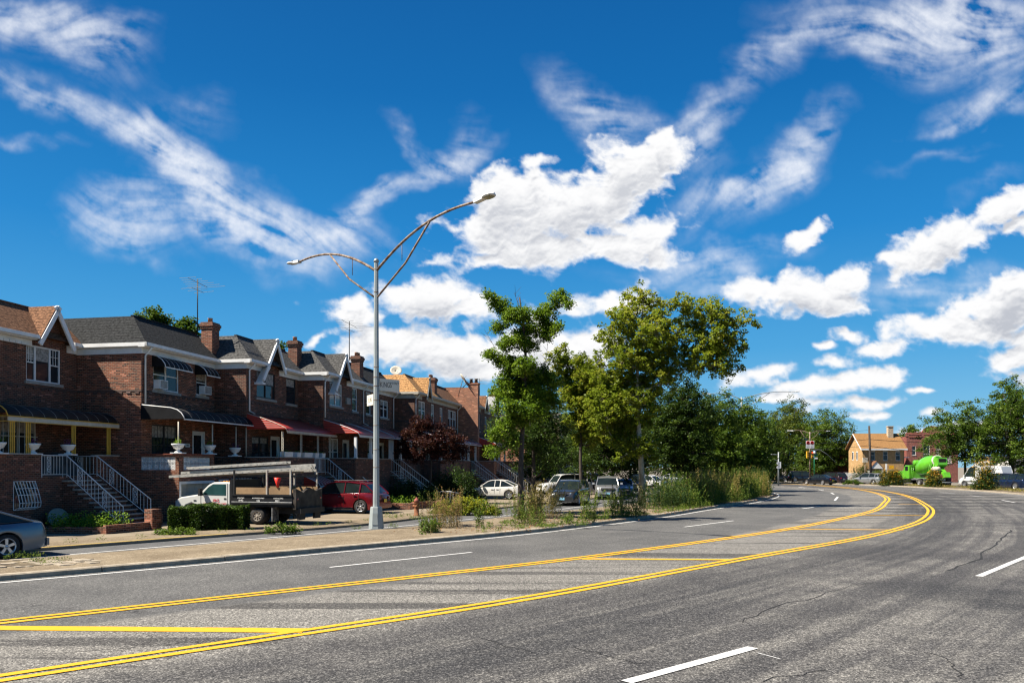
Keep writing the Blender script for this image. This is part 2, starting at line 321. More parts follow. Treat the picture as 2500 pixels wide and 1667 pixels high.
# glass panes: opaque and glossy, the unlit interior painted as their dark colour
def glass(name,col=(.02,.025,.03),rough=.04):
    m,q,b,o=newmat(name); tc=q.n('ShaderNodeTexCoord').outputs['Object']
    n=q.noise(tc,1.6,3,.6).outputs['Fac']; q.l(q.mix(n,tuple(c*.4 for c in col),tuple(c*1.5 for c in col)),b.inputs[0]); b.inputs['Roughness'].default_value=rough; b.inputs['Specular IOR Level'].default_value=.4
    bump(q,b,q.noise(tc,2.3,2,.5).outputs['Fac'],.05,.02); return m
GLASS=glass('window_glass'); CARGL=glass('car_glass',(.012,.018,.018),.02); CARGLG=glass('green_tinted_car_glass',(.02,.06,.06),.03)
# ---------------------------------------------------------------- leaves
def leaf_mat(name,c1,c2,c3=None,trans=.35,rough=.5):
    m,q,b,o=newmat(name); at=q.n('ShaderNodeAttribute',attribute_name='tint').outputs['Fac']
    rp=q.n('ShaderNodeValToRGB'); q.l(at,rp.inputs[0]); e=rp.color_ramp.elements; e[0].color=(*c1,1); e[1].color=(*(c3 or c2),1)
    if c3: x=e.new(.55); x.color=(*c2,1)
    q.l(rp.outputs[0],b.inputs[0]); b.inputs['Roughness'].default_value=rough; b.inputs['Specular IOR Level'].default_value=.15
    t=q.n('ShaderNodeBsdfTranslucent'); q.l(q.mix(.5,rp.outputs[0],q.mix(1.,rp.outputs[0],(1.2,1.3,.45),'MULTIPLY')),t.inputs[0])
    mx=q.n('ShaderNodeMixShader'); mx.inputs[0].default_value=trans; q.l(b.outputs[0],mx.inputs[1]); q.l(t.outputs[0],mx.inputs[2]); q.l(mx.outputs[0],o.inputs[0]); return m
def leaf_mesh(name,pts,size,mat,seed=0,parent=None,tint=None,lean=.35,aspect=.62,nrm=None,loc=None):
    r=np.random.RandomState(seed); n=len(pts); pts=np.asarray(pts,float)
    nv=r.normal(size=(n,3)); nv[:,2]=np.abs(nv[:,2])+lean*2
    if nrm is not None: nv=nv*.6+nrm*1.3
    nv/=np.linalg.norm(nv,axis=1)[:,None]
    a=r.normal(size=(n,3)); a-=nv*(a*nv).sum(1)[:,None]; a/=np.linalg.norm(a,axis=1)[:,None]; b=np.cross(nv,a)
    s=(size*(.6+.8*r.rand(n)))[:,None]
    fold=nv*s*.16
    v=np.stack([pts-a*s*.5,pts+b*s*aspect*.5+fold,pts+a*s*.5-fold*.6,pts-b*s*aspect*.5+fold],1).reshape(-1,3)
    me=bpy.data.meshes.new(name); me.vertices.add(4*n); me.vertices.foreach_set('co',v.ravel()); me.loops.add(4*n); me.loops.foreach_set('vertex_index',np.arange(4*n))
    me.polygons.add(n); me.polygons.foreach_set('loop_start',np.arange(0,4*n,4)); me.update(calc_edges=True)
    if tint is None: tint=r.rand(n)
    at=me.attributes.new('tint','FLOAT','POINT'); at.data.foreach_set('value',np.repeat(np.clip(tint,0,1),4).astype(np.float32)); me.materials.append(mat)
    o=bpy.data.objects.new(name,me); COL.objects.link(o)
    if parent is not None: o.parent=parent
    return o
def bark(name,c1,c2,sc_=6):
    m,q,b,o=newmat(name); tc=q.n('ShaderNodeTexCoord').outputs['Object']; mp=q.map(tc,(0,0,0),(0,0,0),(1,1,.25)); n=q.noise(mp,sc_*2,6,.7,.3).outputs['Fac']
    q.l(q.mix(q.sm(n,.35,.65),c1,c2),b.inputs[0]); b.inputs['Roughness'].default_value=.9; bump(q,b,n,.8,.03); return m
BARKD=bark('dark_bark',(.025,.018,.013),(.075,.056,.042)); BARKP=bark('mottled_pale_bark',(.16,.13,.08),(.46,.42,.32),1.5)
def tree(name,label,cat,base,lobes,nl,lsize,lmat,bmat,tr,split,seed,group=None,clump=.42,trunk_top=None,tintf=None,bare=None,dens=1.,lean_=(0,0),spread=1.):
    rr=random.Random(seed); r=np.random.RandomState(seed); root=empty(name,(base[0],base[1],base[2] if len(base)>2 else 0),0,label,cat,group)
    mb=MB(); H_=trunk_top or max(l[2] for l in lobes)*.8; path=[]
    for i in range(9):
        t=i/8.; path.append(Vector((math.sin(t*5+seed)*.05*H_*t*.6+lean_[0]*t,math.cos(t*4+seed)*.04*H_*t*.6+lean_[1]*t,H_*t)))
    mb.tube([Vector((0,0,-.1))]+path[1:],[tr*1.35]+[tr*(1-.78*i/8) for i in range(1,9)],9)
    nodes=[(path[k],tr*(1-.78*k/8),0.) for k in range(9) if path[k].z>=split*.9]; cen=[]
    lobes=sorted(lobes,key=lambda l:math.hypot(l[0]-path[4].x,l[1]-path[4].y)*1.0+max(0,l[2]-split)*.45)
    cl=[]; vol=[l[3]*l[4]*l[5] for l in lobes]; sv_=sum(vol)
    for l,vv in zip(lobes,vol):
        c=Vector(l[:3]); k=max(4,int(nl*dens/45*vv/sv_))
        st,sr,sd=min(nodes,key=lambda nd:(nd[0]-c).length*1.0+nd[2]*.30+max(0,nd[0].z-c.z)*1.2); ln=(c-st).length
        md=st.lerp(c,.5)+Vector((rr.uniform(-.08,.08)*ln,rr.uniform(-.08,.08)*ln,-.07*ln)); rb=max(.014,sr*.62)
        mb.tube([st,md,c],[rb,rb*.85,rb*.7],6); nodes.append((c,rb*.75,sd+ln)); nodes.append((md,rb*.8,sd+ln*.5)); rb=max(.03,rb)
        for j in range(k):
            d=r.normal(size=3); d/=np.linalg.norm(d); rad=(r.rand()**.5)*spread
            p=c+Vector((d[0]*l[3]*rad,d[1]*l[4]*rad,d[2]*l[5]*rad)); cl.append((p,rad,d))
            if j%3==0:
                m2=c.lerp(p,.5)+Vector((0,0,rr.uniform(-.1,.15))); mb.tube([c,m2,p],[rb*.38,rb*.22,.006],4,cap=False)
    if bare:
        for bp in bare: 
            mb.tube([Vector(p) for p in bp],[.035]+[.02]*(len(bp)-2)+[.006],4)
            for k in range(6):
                a=Vector(bp[-2]).lerp(Vector(bp[-1]),k/6); mb.tube([a,a+Vector((rr.uniform(-.5,.5),rr.uniform(-.3,.3),rr.uniform(.05,.5)))],[.01,.004],3)
    mb.build('trunk',bmat,root)
    per=max(6,nl//max(1,len(cl))); P_=[];T_=[]
    for p,rad,d in cl:
        m=int(per*(.6+.8*r.rand())); q=r.normal(size=(m,3)); q/=np.linalg.norm(q,axis=1)[:,None]; q*=(r.rand(m)**.5)[:,None]*clump*(.7+.6*r.rand()); q[:,2]*=.7
        P_.append(np.array(p)+q); T_.append(np.clip(r.rand()*.6+r.rand(m)*.4,0,1))
    P_=np.concatenate(P_); T_=np.concatenate(T_)
    if tintf: T_=tintf(P_,T_)
    leaf_mesh('crown',P_,lsize,lmat,seed+3,root,T_)
    return root
def auto_lobes(w,d,z0,z1,n,seed,top=.6,cone=.0):
    r=random.Random(seed); L=[]; h=z1-z0
    for i in range(n):
        t=(i+.5)/n; z=z0+h*(.12+.8*t); rr_=math.sin(PI*min(1,(.22+.78*t)**(1.1)*.93+.02))**top*(1-cone*t); a=i*2.399+r.random()
        q=r.uniform(.35,.72)*rr_; s=(.62-.16*t)*rr_*r.uniform(.75,1.2)+.14
        L.append((math.cos(a)*q*w/2,math.sin(a)*q*d/2,z,s*w*.62,s*d*.62,s*min(w,h)*.5))
    L+=[(0,0,z0+h*.45,w*.33,d*.33,h*.33),(w*.24,0,z0+h*.22,w*.24,d*.24,h*.15),(-w*.24,0,z0+h*.22,w*.24,d*.24,h*.15)]; return L
LF_GINK=leaf_mat('ginkgo_leaf',(.045,.085,.010),(.125,.20,.018),(.26,.34,.04),.42)
LF_PLANE=leaf_mat('plane_leaf',(0.066,0.098,0.011),(0.195,0.242,0.023),(0.390,0.343,0.062),.48)
LF_DARK=leaf_mat('dark_leaf',(.010,.024,.005),(.038,.070,.011),(.10,.145,.022),.28)
LF_MID=leaf_mat('mid_leaf',(.025,.052,.007),(.080,.132,.017),(.17,.225,.032),.34)
LF_OLIVE=leaf_mat('olive_leaf',(.035,.055,.008),(.095,.125,.020),(.18,.20,.035),.3)
LF_RED=leaf_mat('purple_leaf',(.016,.005,.006),(.045,.014,.013),(.13,.055,.032),.25)
LF_HEDGE=leaf_mat('hedge_leaf',(0.011,0.024,0.006),(0.030,0.060,0.010),(0.072,0.120,0.016),.25)
LF_YEL=leaf_mat('yellow_shrub_leaf',(0.048,0.088,0.012),(0.208,0.240,0.024),(0.440,0.368,0.040),.35)
LF_LIME=leaf_mat('lime_leaf',(0.064,0.136,0.012),(0.160,0.272,0.024),(0.256,0.368,0.048),.4)
LF_WEED=leaf_mat('weed_leaf',(.028,.060,.010),(.095,.155,.020),(.24,.26,.045),.35)
LF_DRY=leaf_mat('dry_weed_leaf',(.09,.10,.025),(.27,.23,.06),(.42,.30,.13),.35)
LF_BROWN=leaf_mat('fallen_leaf',(.14,.05,.02),(.33,.15,.05),(.45,.28,.10),.2)
# ================================================================ ground, roads, kerbs, markings
def ground_mat(name,c1,c2,c3,grain=1.,speck=.25,crk=0.,sc_=.5,rough=.9,bst=.5):
    m,q,b,o=newmat(name); tc=q.n('ShaderNodeTexCoord').outputs['Object']
    n=q.noise(tc,sc_,6,.6).outputs['Fac']; c=q.mix(q.sm(n,.32,.7),c1,c2)
    g=q.noise(tc,60*grain,2,.65).outputs['Fac']; g2=q.noise(tc,19*grain,3,.65).outputs['Fac']
    f=q.m('ADD',q.m('MULTIPLY',q.m('SUBTRACT',g,.5),1.5),q.m('MULTIPLY',q.m('SUBTRACT',g2,.5),.9)); 
    c=q.mix(q.m('MULTIPLY',q.sm(f,.06,.5),speck*2.2,clamp=True),c,c3); c=q.mix(q.m('MULTIPLY',q.sm(f,-.06,-.5),speck*2.2,clamp=True),c,tuple(x*.22 for x in c1))
    if crk:
        v=q.n('ShaderNodeTexVoronoi',feature='DISTANCE_TO_EDGE'); wn=q.noise(tc,1.2,4,.6); mx=q.n('ShaderNodeVectorMath',operation='MULTIPLY_ADD'); q.l(wn.outputs['Color'],mx.inputs[0]); mx.inputs[1].default_value=(.9,.9,.9); q.l(tc,mx.inputs[2]); q.l(mx.outputs[0],v.inputs['Vector']); v.inputs['Scale'].default_value=.28
        k=q.m('MULTIPLY',q.m('SUBTRACT',1.,q.sm(v.outputs['Distance'],.0,.006)),q.sm(q.noise(tc,.35,3,.5).outputs['Fac'],.48,.62)); c=q.mix(q.m('MULTIPLY',k,crk),c,(.012,.012,.012))
    q.l(c,b.inputs[0]); b.inputs['Roughness'].default_value=rough; b.inputs['Specular IOR Level'].default_value=.3
    bump(q,b,f,bst,.01); return m,q,b,c
CONC=ground_mat('worn_concrete',(0.176,0.139,0.094),(0.234,0.189,0.131),(0.344,0.295,0.221),.8,.22,.5,.6)[0]
EXPO=ground_mat('exposed_aggregate',(0.143,0.108,0.066),(0.209,0.164,0.105),(0.377,0.312,0.221),.5,.5,.2,.8)[0]
SOIL=ground_mat('weedy_soil',(0.082,0.061,0.037),(0.164,0.127,0.074),(0.279,0.230,0.148),.4,.4,0,1.2)[0]
BASEG=ground_mat('paved_ground',(0.148,0.127,0.098),(0.205,0.176,0.135),(0.328,0.295,0.246),.5,.25,.3,.3)[0]
KERB=pm('kerb_stone',(.32,.27,.20),.85,var=.2,sc_=2.5,bs=.4,bsc=60,grime=.55)
ASPH2=ground_mat('service_asphalt',(0.070,0.070,0.070),(0.098,0.097,0.093),(0.246,0.238,0.230),.7,.35,.5,.5)[0]
# main road: UV = (metres along, metres from the left kerb line)
def main_asphalt():
    m,q,b,o=newmat('main_asphalt'); tc=q.n('ShaderNodeTexCoord').outputs['Object']; uv=q.n('ShaderNodeUVMap').outputs[0]; sx=q.n('ShaderNodeSeparateXYZ'); q.l(uv,sx.inputs[0]); la=sx.outputs[1]
    n=q.noise(tc,.35,6,.6).outputs['Fac']; c=q.mix(q.sm(n,.3,.72),(0.062,0.061,0.059),(0.100,0.097,0.091))
    # soft dark bars left across the hatched zone (they run along world x)
    zone=q.m('MULTIPLY',q.sm(la,7.2,7.5),q.sm(la,11.4,11.0))
    # older, lighter surface between and beyond the yellow lines
    old=q.sm(la,7.4,7.7); c=q.mix(q.m('MULTIPLY',old,.85),c,q.mix(q.sm(q.noise(tc,.8,6,.65).outputs['Fac'],.35,.7),(0.068,0.064,0.059),(0.132,0.124,0.110)))
    bn=q.noise(q.map(tc,(0,0,0),(0,0,0),(.05,1.05,1)),1.,4,.6,.3).outputs['Fac']; c=q.mix(q.m('MULTIPLY',zone,.6),c,(0.160,0.150,0.132)); c=q.mix(q.m('MULTIPLY',q.m('MULTIPLY',q.sm(bn,.50,.60),zone),.80),c,(0.034,0.032,0.030))
    # traffic-worn lanes, dark with oil and rubber
    st=q.map(uv,(0,0,0),(0,0,0),(.035,.75,1)); sn=q.noise(st,1.6,6,.62,.2).outputs['Fac']
    wl=q.m('MULTIPLY',q.sm(la,11.,12.2),q.sm(la,22,19)); c=q.mix(q.m('MULTIPLY',q.m('MULTIPLY',q.sm(sn,.42,.60),wl),.72),c,(0.027,0.026,0.027))
    bg_=q.noise(tc,.13,4,.55,.5).outputs['Fac']; c=q.mix(q.m('MULTIPLY',q.m('MULTIPLY',q.sm(bg_,.52,.66),q.sm(la,11.2,13.)),.62),c,(0.024,0.023,0.024))
    wl2=q.m('MULTIPLY',q.sm(la,.5,1.5),q.sm(la,7.6,6.5)); c=q.mix(q.m('MULTIPLY',q.m('MULTIPLY',q.sm(sn,.5,.7),wl2),.28),c,(0.044,0.044,0.046))
    ring=q.m('MULTIPLY',q.sm(la,12.3,13.4),q.sm(la,15.6,14.2)); far=q.sm(q.m('ADD',sx.outputs[0],0.),92,108); rn=q.noise(st,3.1,4,.6).outputs['Fac']
    c=q.mix(q.m('MULTIPLY',q.m('MULTIPLY',ring,q.sm(rn,.3,.6)),.62),c,(.022,.022,.023))
    gs=q.n('ShaderNodeTexGradient',gradient_type='SPHERICAL'); q.l(q.map(tc,(9.8,15.2,0),(0,0,R(35)),(2.3,4.6,1),'TEXTURE'),gs.inputs[0]); c=q.mix(q.m('MULTIPLY',q.sm(q.m('ADD',gs.outputs['Fac'],q.m('MULTIPLY',q.m('SUBTRACT',n,.5),.8)),.1,.6),.7),c,(.018,.018,.019))
    g=q.noise(tc,44,2,.7).outputs['Fac']; g2=q.noise(tc,15,3,.7).outputs['Fac']
    f=q.m('ADD',q.m('MULTIPLY',q.m('SUBTRACT',g,.5),2.3),q.m('MULTIPLY',q.m('SUBTRACT',g2,.5),.9)); amp=q.m('MULTIPLY_ADD',old,.40,.60)
    br_=q.n('ShaderNodeVectorMath',operation='MULTIPLY_ADD'); q.l(c,br_.inputs[0]); br_.inputs[1].default_value=(2.7,2.7,2.65); br_.inputs[2].default_value=(.07,.067,.06); dk_=q.n('ShaderNodeVectorMath',operation='SCALE'); q.l(c,dk_.inputs[0]); dk_.inputs['Scale'].default_value=.16
    c=q.mix(q.m('MULTIPLY',q.sm(f,.05,.42),amp),c,br_.outputs[0]); c=q.mix(q.m('MULTIPLY',q.sm(f,-.04,-.4),amp),c,dk_.outputs[0])
    v=q.n('ShaderNodeTexVoronoi',feature='DISTANCE_TO_EDGE'); wn=q.noise(tc,1.1,5,.65); mx=q.n('ShaderNodeVectorMath',operation='MULTIPLY_ADD'); q.l(wn.outputs['Color'],mx.inputs[0]); mx.inputs[1].default_value=(1.6,1.6,1.6); q.l(tc,mx.inputs[2]); q.l(mx.outputs[0],v.inputs['Vector']); v.inputs['Scale'].default_value=.16
    k=q.m('MULTIPLY',q.m('SUBTRACT',1.,q.sm(v.outputs['Distance'],.0,.0035)),q.sm(q.noise(tc,.22,3,.5).outputs['Fac'],.5,.6)); c=q.mix(q.m('MULTIPLY',k,.85),c,(0.010,0.010,0.010))
    q.l(c,b.inputs[0]); b.inputs['Roughness'].default_value=.85; b.inputs['Specular IOR Level'].default_value=.3; bump(q,b,f,.55,.008); return m
MAINA=main_asphalt()
def paint_mat(name,c,wear):
    m,q,b,o=newmat(name); tc=q.n('ShaderNodeTexCoord').outputs['Object']; n=q.noise(tc,30,5,.75).outputs['Fac']; n2=q.noise(tc,1.5,3,.6).outputs['Fac']
    f=q.m('MULTIPLY',q.sm(q.m('ADD',n,q.m('MULTIPLY',n2,.25)),.60,.80),wear); q.l(q.mix(f,q.mix(n2,tuple(x*.86 for x in c),c),tuple(x*.45+.03 for x in c)),b.inputs[0]); b.inputs['Roughness'].default_value=.6
    bump(q,b,q.noise(tc,90,2,.6).outputs['Fac'],.3,.006); return m
YPAINT=paint_mat('yellow_road_paint',(.70,.365,.006),.35); WPAINT=paint_mat('white_road_paint',(.64,.63,.60),.5); OLDY=paint_mat('worn_kerb_yellow',(.55,.38,.10),.8)
def spl(pts,step=1.0):   # smooth curve through points
    P_=[Vector((p[0],p[1],0)) for p in pts]; P_=[P_[0]*2-P_[1]]+P_+[P_[-1]*2-P_[-2]]; out=[]
    for i in range(1,len(P_)-2):
        a,b,c,d=P_[i-1:i+3]; n=max(2,int((c-b).length/step))
        for k in range(n):
            t=k/n; out.append(.5*((2*b)+(c-a)*t+(2*a-5*b+4*c-d)*t*t+(3*b-a-3*c+d)*t**3))
    out.append(P_[-2]); return out
def smooth(c,it=6):
    c=[p.copy() for p in c]
    for _ in range(it): c=[c[0]]+[(c[i-1]+c[i]*2+c[i+1])/4 for i in range(1,len(c)-1)]+[c[-1]]
    return c
def offs(c,d):
    out=[]
    for i,p in enumerate(c):
        t=(c[min(i+1,len(c)-1)]-c[max(i-1,0)]).normalized(); out.append(p+Vector((t.y,-t.x,0))*d)     # + = to the right of travel
    return out
def resamp(c,n):
    L=[0]
    for i in range(1,len(c)): L.append(L[-1]+(c[i]-c[i-1]).length)
    out=[];j=0
    for k in range(n):
        s=L[-1]*k/(n-1)
        while j<len(L)-2 and L[j+1]<s: j+=1
        out.append(c[j].lerp(c[j+1],(s-L[j])/max(1e-6,L[j+1]-L[j])))
    return out
def strip(name,cl,w,z,mat,parent=None,kind='structure',jit=0.,seed=0):
    r=random.Random(seed); a=offs(cl,-w/2); b=offs(cl,w/2); mb=MB()
    mb.grid([[(p.x+r.uniform(-jit,jit),p.y+r.uniform(-jit,jit),z),(q.x+r.uniform(-jit,jit),q.y+r.uniform(-jit,jit),z)] for p,q in zip(a,b)],smooth=False)
    o=mb.build(name,mat,parent); 
    if parent is None: o['kind']=kind
    return o
def sheet(name,poly,z,mat):
    mb=MB(); mb.add([(x,y,z) for x,y in poly],[tuple(range(len(poly)))]); o=mb.build(name,mat); o['kind']='structure'; return o
Lk=smooth(spl([(-42,-11),(-30,1),(-20.2,10),(-11.6,18),(-4.55,25.3),(0,30.1),(3.5,34.9),(7.55,40.8),(11.2,47.2),(16.2,55.5),(20.6,64),(24.0,73),(26,84),(25.5,96),(22.5,110),(17,124)]),8)
Rk=smooth(spl([(-22,-28),(-8,-14),(4,-3),(14,7),(22.5,16.5),(29.5,26.5),(35.5,38),(40.5,51),(44,63),(46.2,72),(48.6,85),(49.2,97),(48,110),(44.5,126),(38,142)]),8)
ys1=smooth(spl([(-32,-8.2),(-19.6,3.3),(-9.2,12.6),(-.52,20.2),(2.75,23.3),(7.35,28.2),(11.2,32.6),(15,37.6),(21.2,46.6),(26.2,56),(30.6,65),(35.2,77),(38.9,90),(40.2,101),(40.6,112),(38,126)]),3)
ys2=smooth(spl([(-30,-13.2),(-17,-.4),(-6.25,9.72),(-.38,14.95),(2.65,18.1),(6.3,22.1),(12.2,28.3),(15.8,32.7),(19.6,38),(24.2,46),(28.2,54.5),(33.3,66.5),(36.9,76.6),(39.9,88),(41.3,100),(41.8,112),(39.4,126)]),3)
N_=150; la=resamp(Lk,N_); ra=resamp(Rk,N_); mb=MB(); cols=26; rows=[]; uvw=[]
dist=0
mbv=[]
for i in range(N_):
    rows.append([(la[i].lerp(ra[i],k/cols).x,la[i].lerp(ra[i],k/cols).y,.012) for k in range(cols+1)])
mb.grid(rows,smooth=False); road=mb.build('main_road',MAINA); road['kind']='structure'
me=road.data; uvl=me.uv_layers[0]; lens=[0]
for i in range(1,N_): lens.append(lens[-1]+(la[i]-la[i-1]).length)
wid=[(ra[i]-la[i]).length for i in range(N_)]
vi=np.zeros(len(me.loops),int); me.loops.foreach_get('vertex_index',vi); ri=vi//(cols+1); ci_=vi%(cols+1)
uvl.data.foreach_set('uv',np.stack([np.array(lens)[ri],np.array(wid)[ri]*ci_/cols],1).ravel())
g=MB(); g.quad((-900,-200,0),(900,-200,0),(900,1800,0),(-900,1800,0)); go=g.build('ground',BASEG); go['kind']='structure'
# centre median strip with its stone kerb
mfar=smooth(spl([(-30,1.5),(-21,12),(-16.6,17.5),(-11.8,22.6),(-5.5,30.7),(-2,35.8),(1.9,42.6),(5.7,48.5),(10,57),(13.5,66),(16,76),(17,88),(16.5,100),(14,112),(9,124)]),8)
a=resamp(offs(Lk,-.02),120); b=resamp(mfar,120); mb=MB(); mb.grid([[(p.lerp(q,t).x,p.lerp(q,t).y,.135+.02*math.sin(3.1*t)) for t in (0,.25,.5,.75,1)] for p,q in zip(a,b)],smooth=False); o=mb.build('median_strip',EXPO); o['kind']='structure'
def kerb(name,c,h=.15,w=.27,side=-1,mat=KERB,z0=-.05):
    mb=MB(); c1=offs(c,0); c2=offs(c,side*w)
    i=0; seg=3; r=random.Random(4)
    while i<len(c1)-1:
        j=min(i+seg,len(c1)-1); P_=[c1[k] for k in range(i,j+1)]; Q_=[c2[k] for k in range(i,j+1)]; dh=r.uniform(-.008,.008); sh=[p.lerp(P_[min(1,len(P_)-1)],.012 if k==0 else 0) for k,p in enumerate(P_)]
        rows=[[(p.x,p.y,z0),(p.x,p.y,h-.025+dh),(p.x+(q.x-p.x)*.13,p.y+(q.y-p.y)*.13,h+dh),(q.x,q.y,h+dh),(q.x,q.y,z0)] for p,q in zip(P_,Q_)]
        for rw in (rows[0],rows[-1]): pass
        d0=(P_[1]-P_[0]).normalized()*.012; rows[0]=[(x+d0.x,y+d0.y,z) for x,y,z in rows[0]]; rows[-1]=[(x-d0.x,y-d0.y,z) for x,y,z in rows[-1]]
        mb.grid(rows,smooth=False); mb.quad(*rows[0]); mb.quad(*rows[-1]); i=j
    o=mb.build(name,mat); o['kind']='structure'; return o
kerb('median_kerb',Lk); kerb('median_rear_kerb',mfar,.14,.15,1); kerb('verge_kerb',Rk,.14,.17,1)
strip('white_edge_line',offs(Lk,.42),.12,.022,WPAINT)
strip('right_edge_line',[p for p in offs(Rk,-.5)][40:],.12,.022,WPAINT)
for k,(c,nm) in enumerate(((ys1,'inner_yellow_line'),(ys2,'outer_yellow_line'))):
    strip(nm,offs(c,-.14),.15,.024,YPAINT,jit=.006,seed=k); strip(nm,offs(c,.14),.15,.024,YPAINT,jit=.006,seed=k+9)
# diagonal yellow bars between the two double lines
def seg(a,b,n=6): a=Vector((*a,0)); b=Vector((*b,0)); return [a.lerp(b,k/n) for k in range(n+1)]
for (p,q,wd) in (((-60,1534),(745,1541),.34),((1421,1365),(1790,1367),.26),((1925,1292),(2205,1294),.22),((2080,1258.5),(2258,1258.5),.22),((2194,1231),(2255,1231),.2),((2196,1215),(2240,1215),.2)):
    strip('yellow_hatch_bar',seg(G(*p),G(*q)),wd,.020,YPAINT,jit=.008,seed=p[0])
# lane dashes
for (p,q,wd) in (((1530,1667),(1838,1583),.17),((2390,1408),(2530,1350),.16),((805,1386),(1151,1349),.11),((1670,1287),(1791,1271.5),.11),((1959,1242),(2002,1236),.13),((2038,1222),(2045,1213),.16),((2029,1203),(2036,1206.5),.16),((1999,1195),(2011,1197.5),.16),((1949,1188.5),(1966,1191),.16),
                 ((2446,1221),(2478,1227),.13),((2368,1209.5),(2403,1213),.13),((2295,1202),(2331,1205),.13),((2227,1196.5),(2255,1198.5),.13)):
    strip('white_lane_dash',seg(G(*p),G(*q)),wd,.022,WPAINT,jit=.006,seed=q[0])
strip('faint_white_mark',seg(G(1850,1596),G(1905,1611)),.022,.020,WPAINT,jit=.006)
# old ground-off bars left as dark bands in the hatched zone
DARKB=ground_mat('ground_off_marking',(.026,.025,.024),(.040,.039,.036),(.09,.085,.08),.5,.4,0,.9)[0]
def xat(c,y):
    pr=None
    for i in range(len(c)-1):
        if c[i].y<=y<=c[i+1].y: t=(y-c[i].y)/max(1e-6,c[i+1].y-c[i].y); return c[i].x+(c[i+1].x-c[i].x)*t
    return None
k=0
for Y in (42.5,45.4,48.6,52.2,56.3,61,66.2,72):
    x1,x2=xat(ys1,Y),xat(ys2,Y)
    if x1 is None: continue
    x2=x2 if x2 is not None else x1+2
    if x2-x1<.9: continue
    ext=0 if Y<45 else min(9,(Y-40)*.45)
    if x2<x1: x1,x2=x2,x1
    strip('removed_marking_band',[Vector((x1+.35+(x2-x1+ext-.7)*t/14.,Y+.05*math.sin(t*1.3+Y),0)) for t in range(15)],.55+(Y-40)*.028,.017,DARKB,jit=.06,seed=k); k+=1
# long crack and tyre marks on the right lanes
def crack(c,w,seed,z=.018):
    r=random.Random(seed); P_=[]
    for i in range(len(c)-1):
        for k in range(5): P_.append(c[i].lerp(c[i+1],k/5)+Vector((r.gauss(0,.06),r.gauss(0,.06),0)))
    o=strip('road_crack',P_,w,z,CRK,jit=w*.25,seed=seed); return o
CRK=pm('tar_crack',(.02,.02,.02),.9)
for s_,pts,wd in ((1,[(2310,1395),(2390,1365),(2420,1335),(2455,1310),(2470,1290)],.05),(2,[(1790,1520),(1900,1480),(2050,1440),(2150,1420)],.018),(3,[(1400,1580),(1480,1605),(1620,1625)],.016),(4,[(2230,1585),(2330,1620),(2330,1660)],.016),(5,[(1180,1555),(1330,1610)],.012),(6,[(1850,1660),(2080,1635)],.014),(7,[(90,1600),(420,1575),(560,1560)],.012)):
    crack([Vector((*G(*p),0)) for p in pts],wd,s_)
# service road behind the median, its white line, sidewalk, driveways
hs_=smooth(spl([(-34,4),(-24,13.5),(-14.6,24.1),(-11.1,28.7),(-6.4,34.6),(-2.7,44.0),(1.3,53),(6,62),(9.5,72),(12,86),(12,100),(9,114)]),8)
a=resamp(offs(mfar,-.05),100); b=resamp(hs_,100); mb=MB(); mb.grid([[(p.x,p.y,.010),(q.x,q.y,.010)] for p,q in zip(a,b)],smooth=False); o=mb.build('service_road',ASPH2); o['kind']='structure'
strip('service_road_white_line',smooth(spl([(-22.5,11.2),(-13.8,22.3),(-5.9,32.8),(-2.3,38.6),(2.0,46.2),(4.7,51.8),(7.5,58),(10,66)]),5),.11,.018,WPAINT)
a=resamp(hs_,100); b=resamp(offs(hs_,-14),100); mb=MB(); mb.grid([[(p.lerp(q,t).x,p.lerp(q,t).y,.10) for t in (0,.12,.3,.65,1)] for p,q in zip(a,b)],smooth=False); mb.grid([[(p.x,p.y,-.02),(p.x,p.y,.10)] for p in a],smooth=False); o=mb.build('sidewalk',CONC); o['kind']='structure'
strip('driveway_apron',offs(resamp(hs_,100),-1.1)[20:47],1.9,.108,EXPO)
strip('yellow_kerb_line',[p for p in offs(hs_,-.12)][14:34],.16,.112,OLDY)
# joints in the sidewalk slabs
for k,p in enumerate(resamp(hs_,60)[12:48]):
    strip('pavement_joint',seg((p.x-.3,p.y+.1),(p.x-4.6,p.y+1.5)),.025,.106,CRK,jit=.006,seed=k)
# far side: verge, parallel service road, crossing street, far pavement
vb=offs(Rk,1.0); a=resamp(offs(Rk,.15),100)[30:]; b=resamp(offs(Rk,4.2),100)[30:]; c2=resamp(offs(Rk,12.5),100)[30:]
mb=MB(); mb.grid([[(p.x,p.y,.11),(q.x,q.y,.11)] for p,q in zip(a,b)],smooth=False); o=mb.build('verge_strip',SOIL); o['kind']='structure'
mb=MB(); mb.grid([[(p.x,p.y,.012),(q.x,q.y,.012)] for p,q in zip(b,c2)],smooth=False); o=mb.build('far_service_road',ASPH2); o['kind']='structure'
sheet('cross_street',[(-30,126),(120,122),(120,136),(-30,140)],.006,ASPH2)
mb=MB(); mb.box(30,47,118.5,123,-.02,.10); o=mb.build('corner_pavement',CONC); o['kind']='structure'
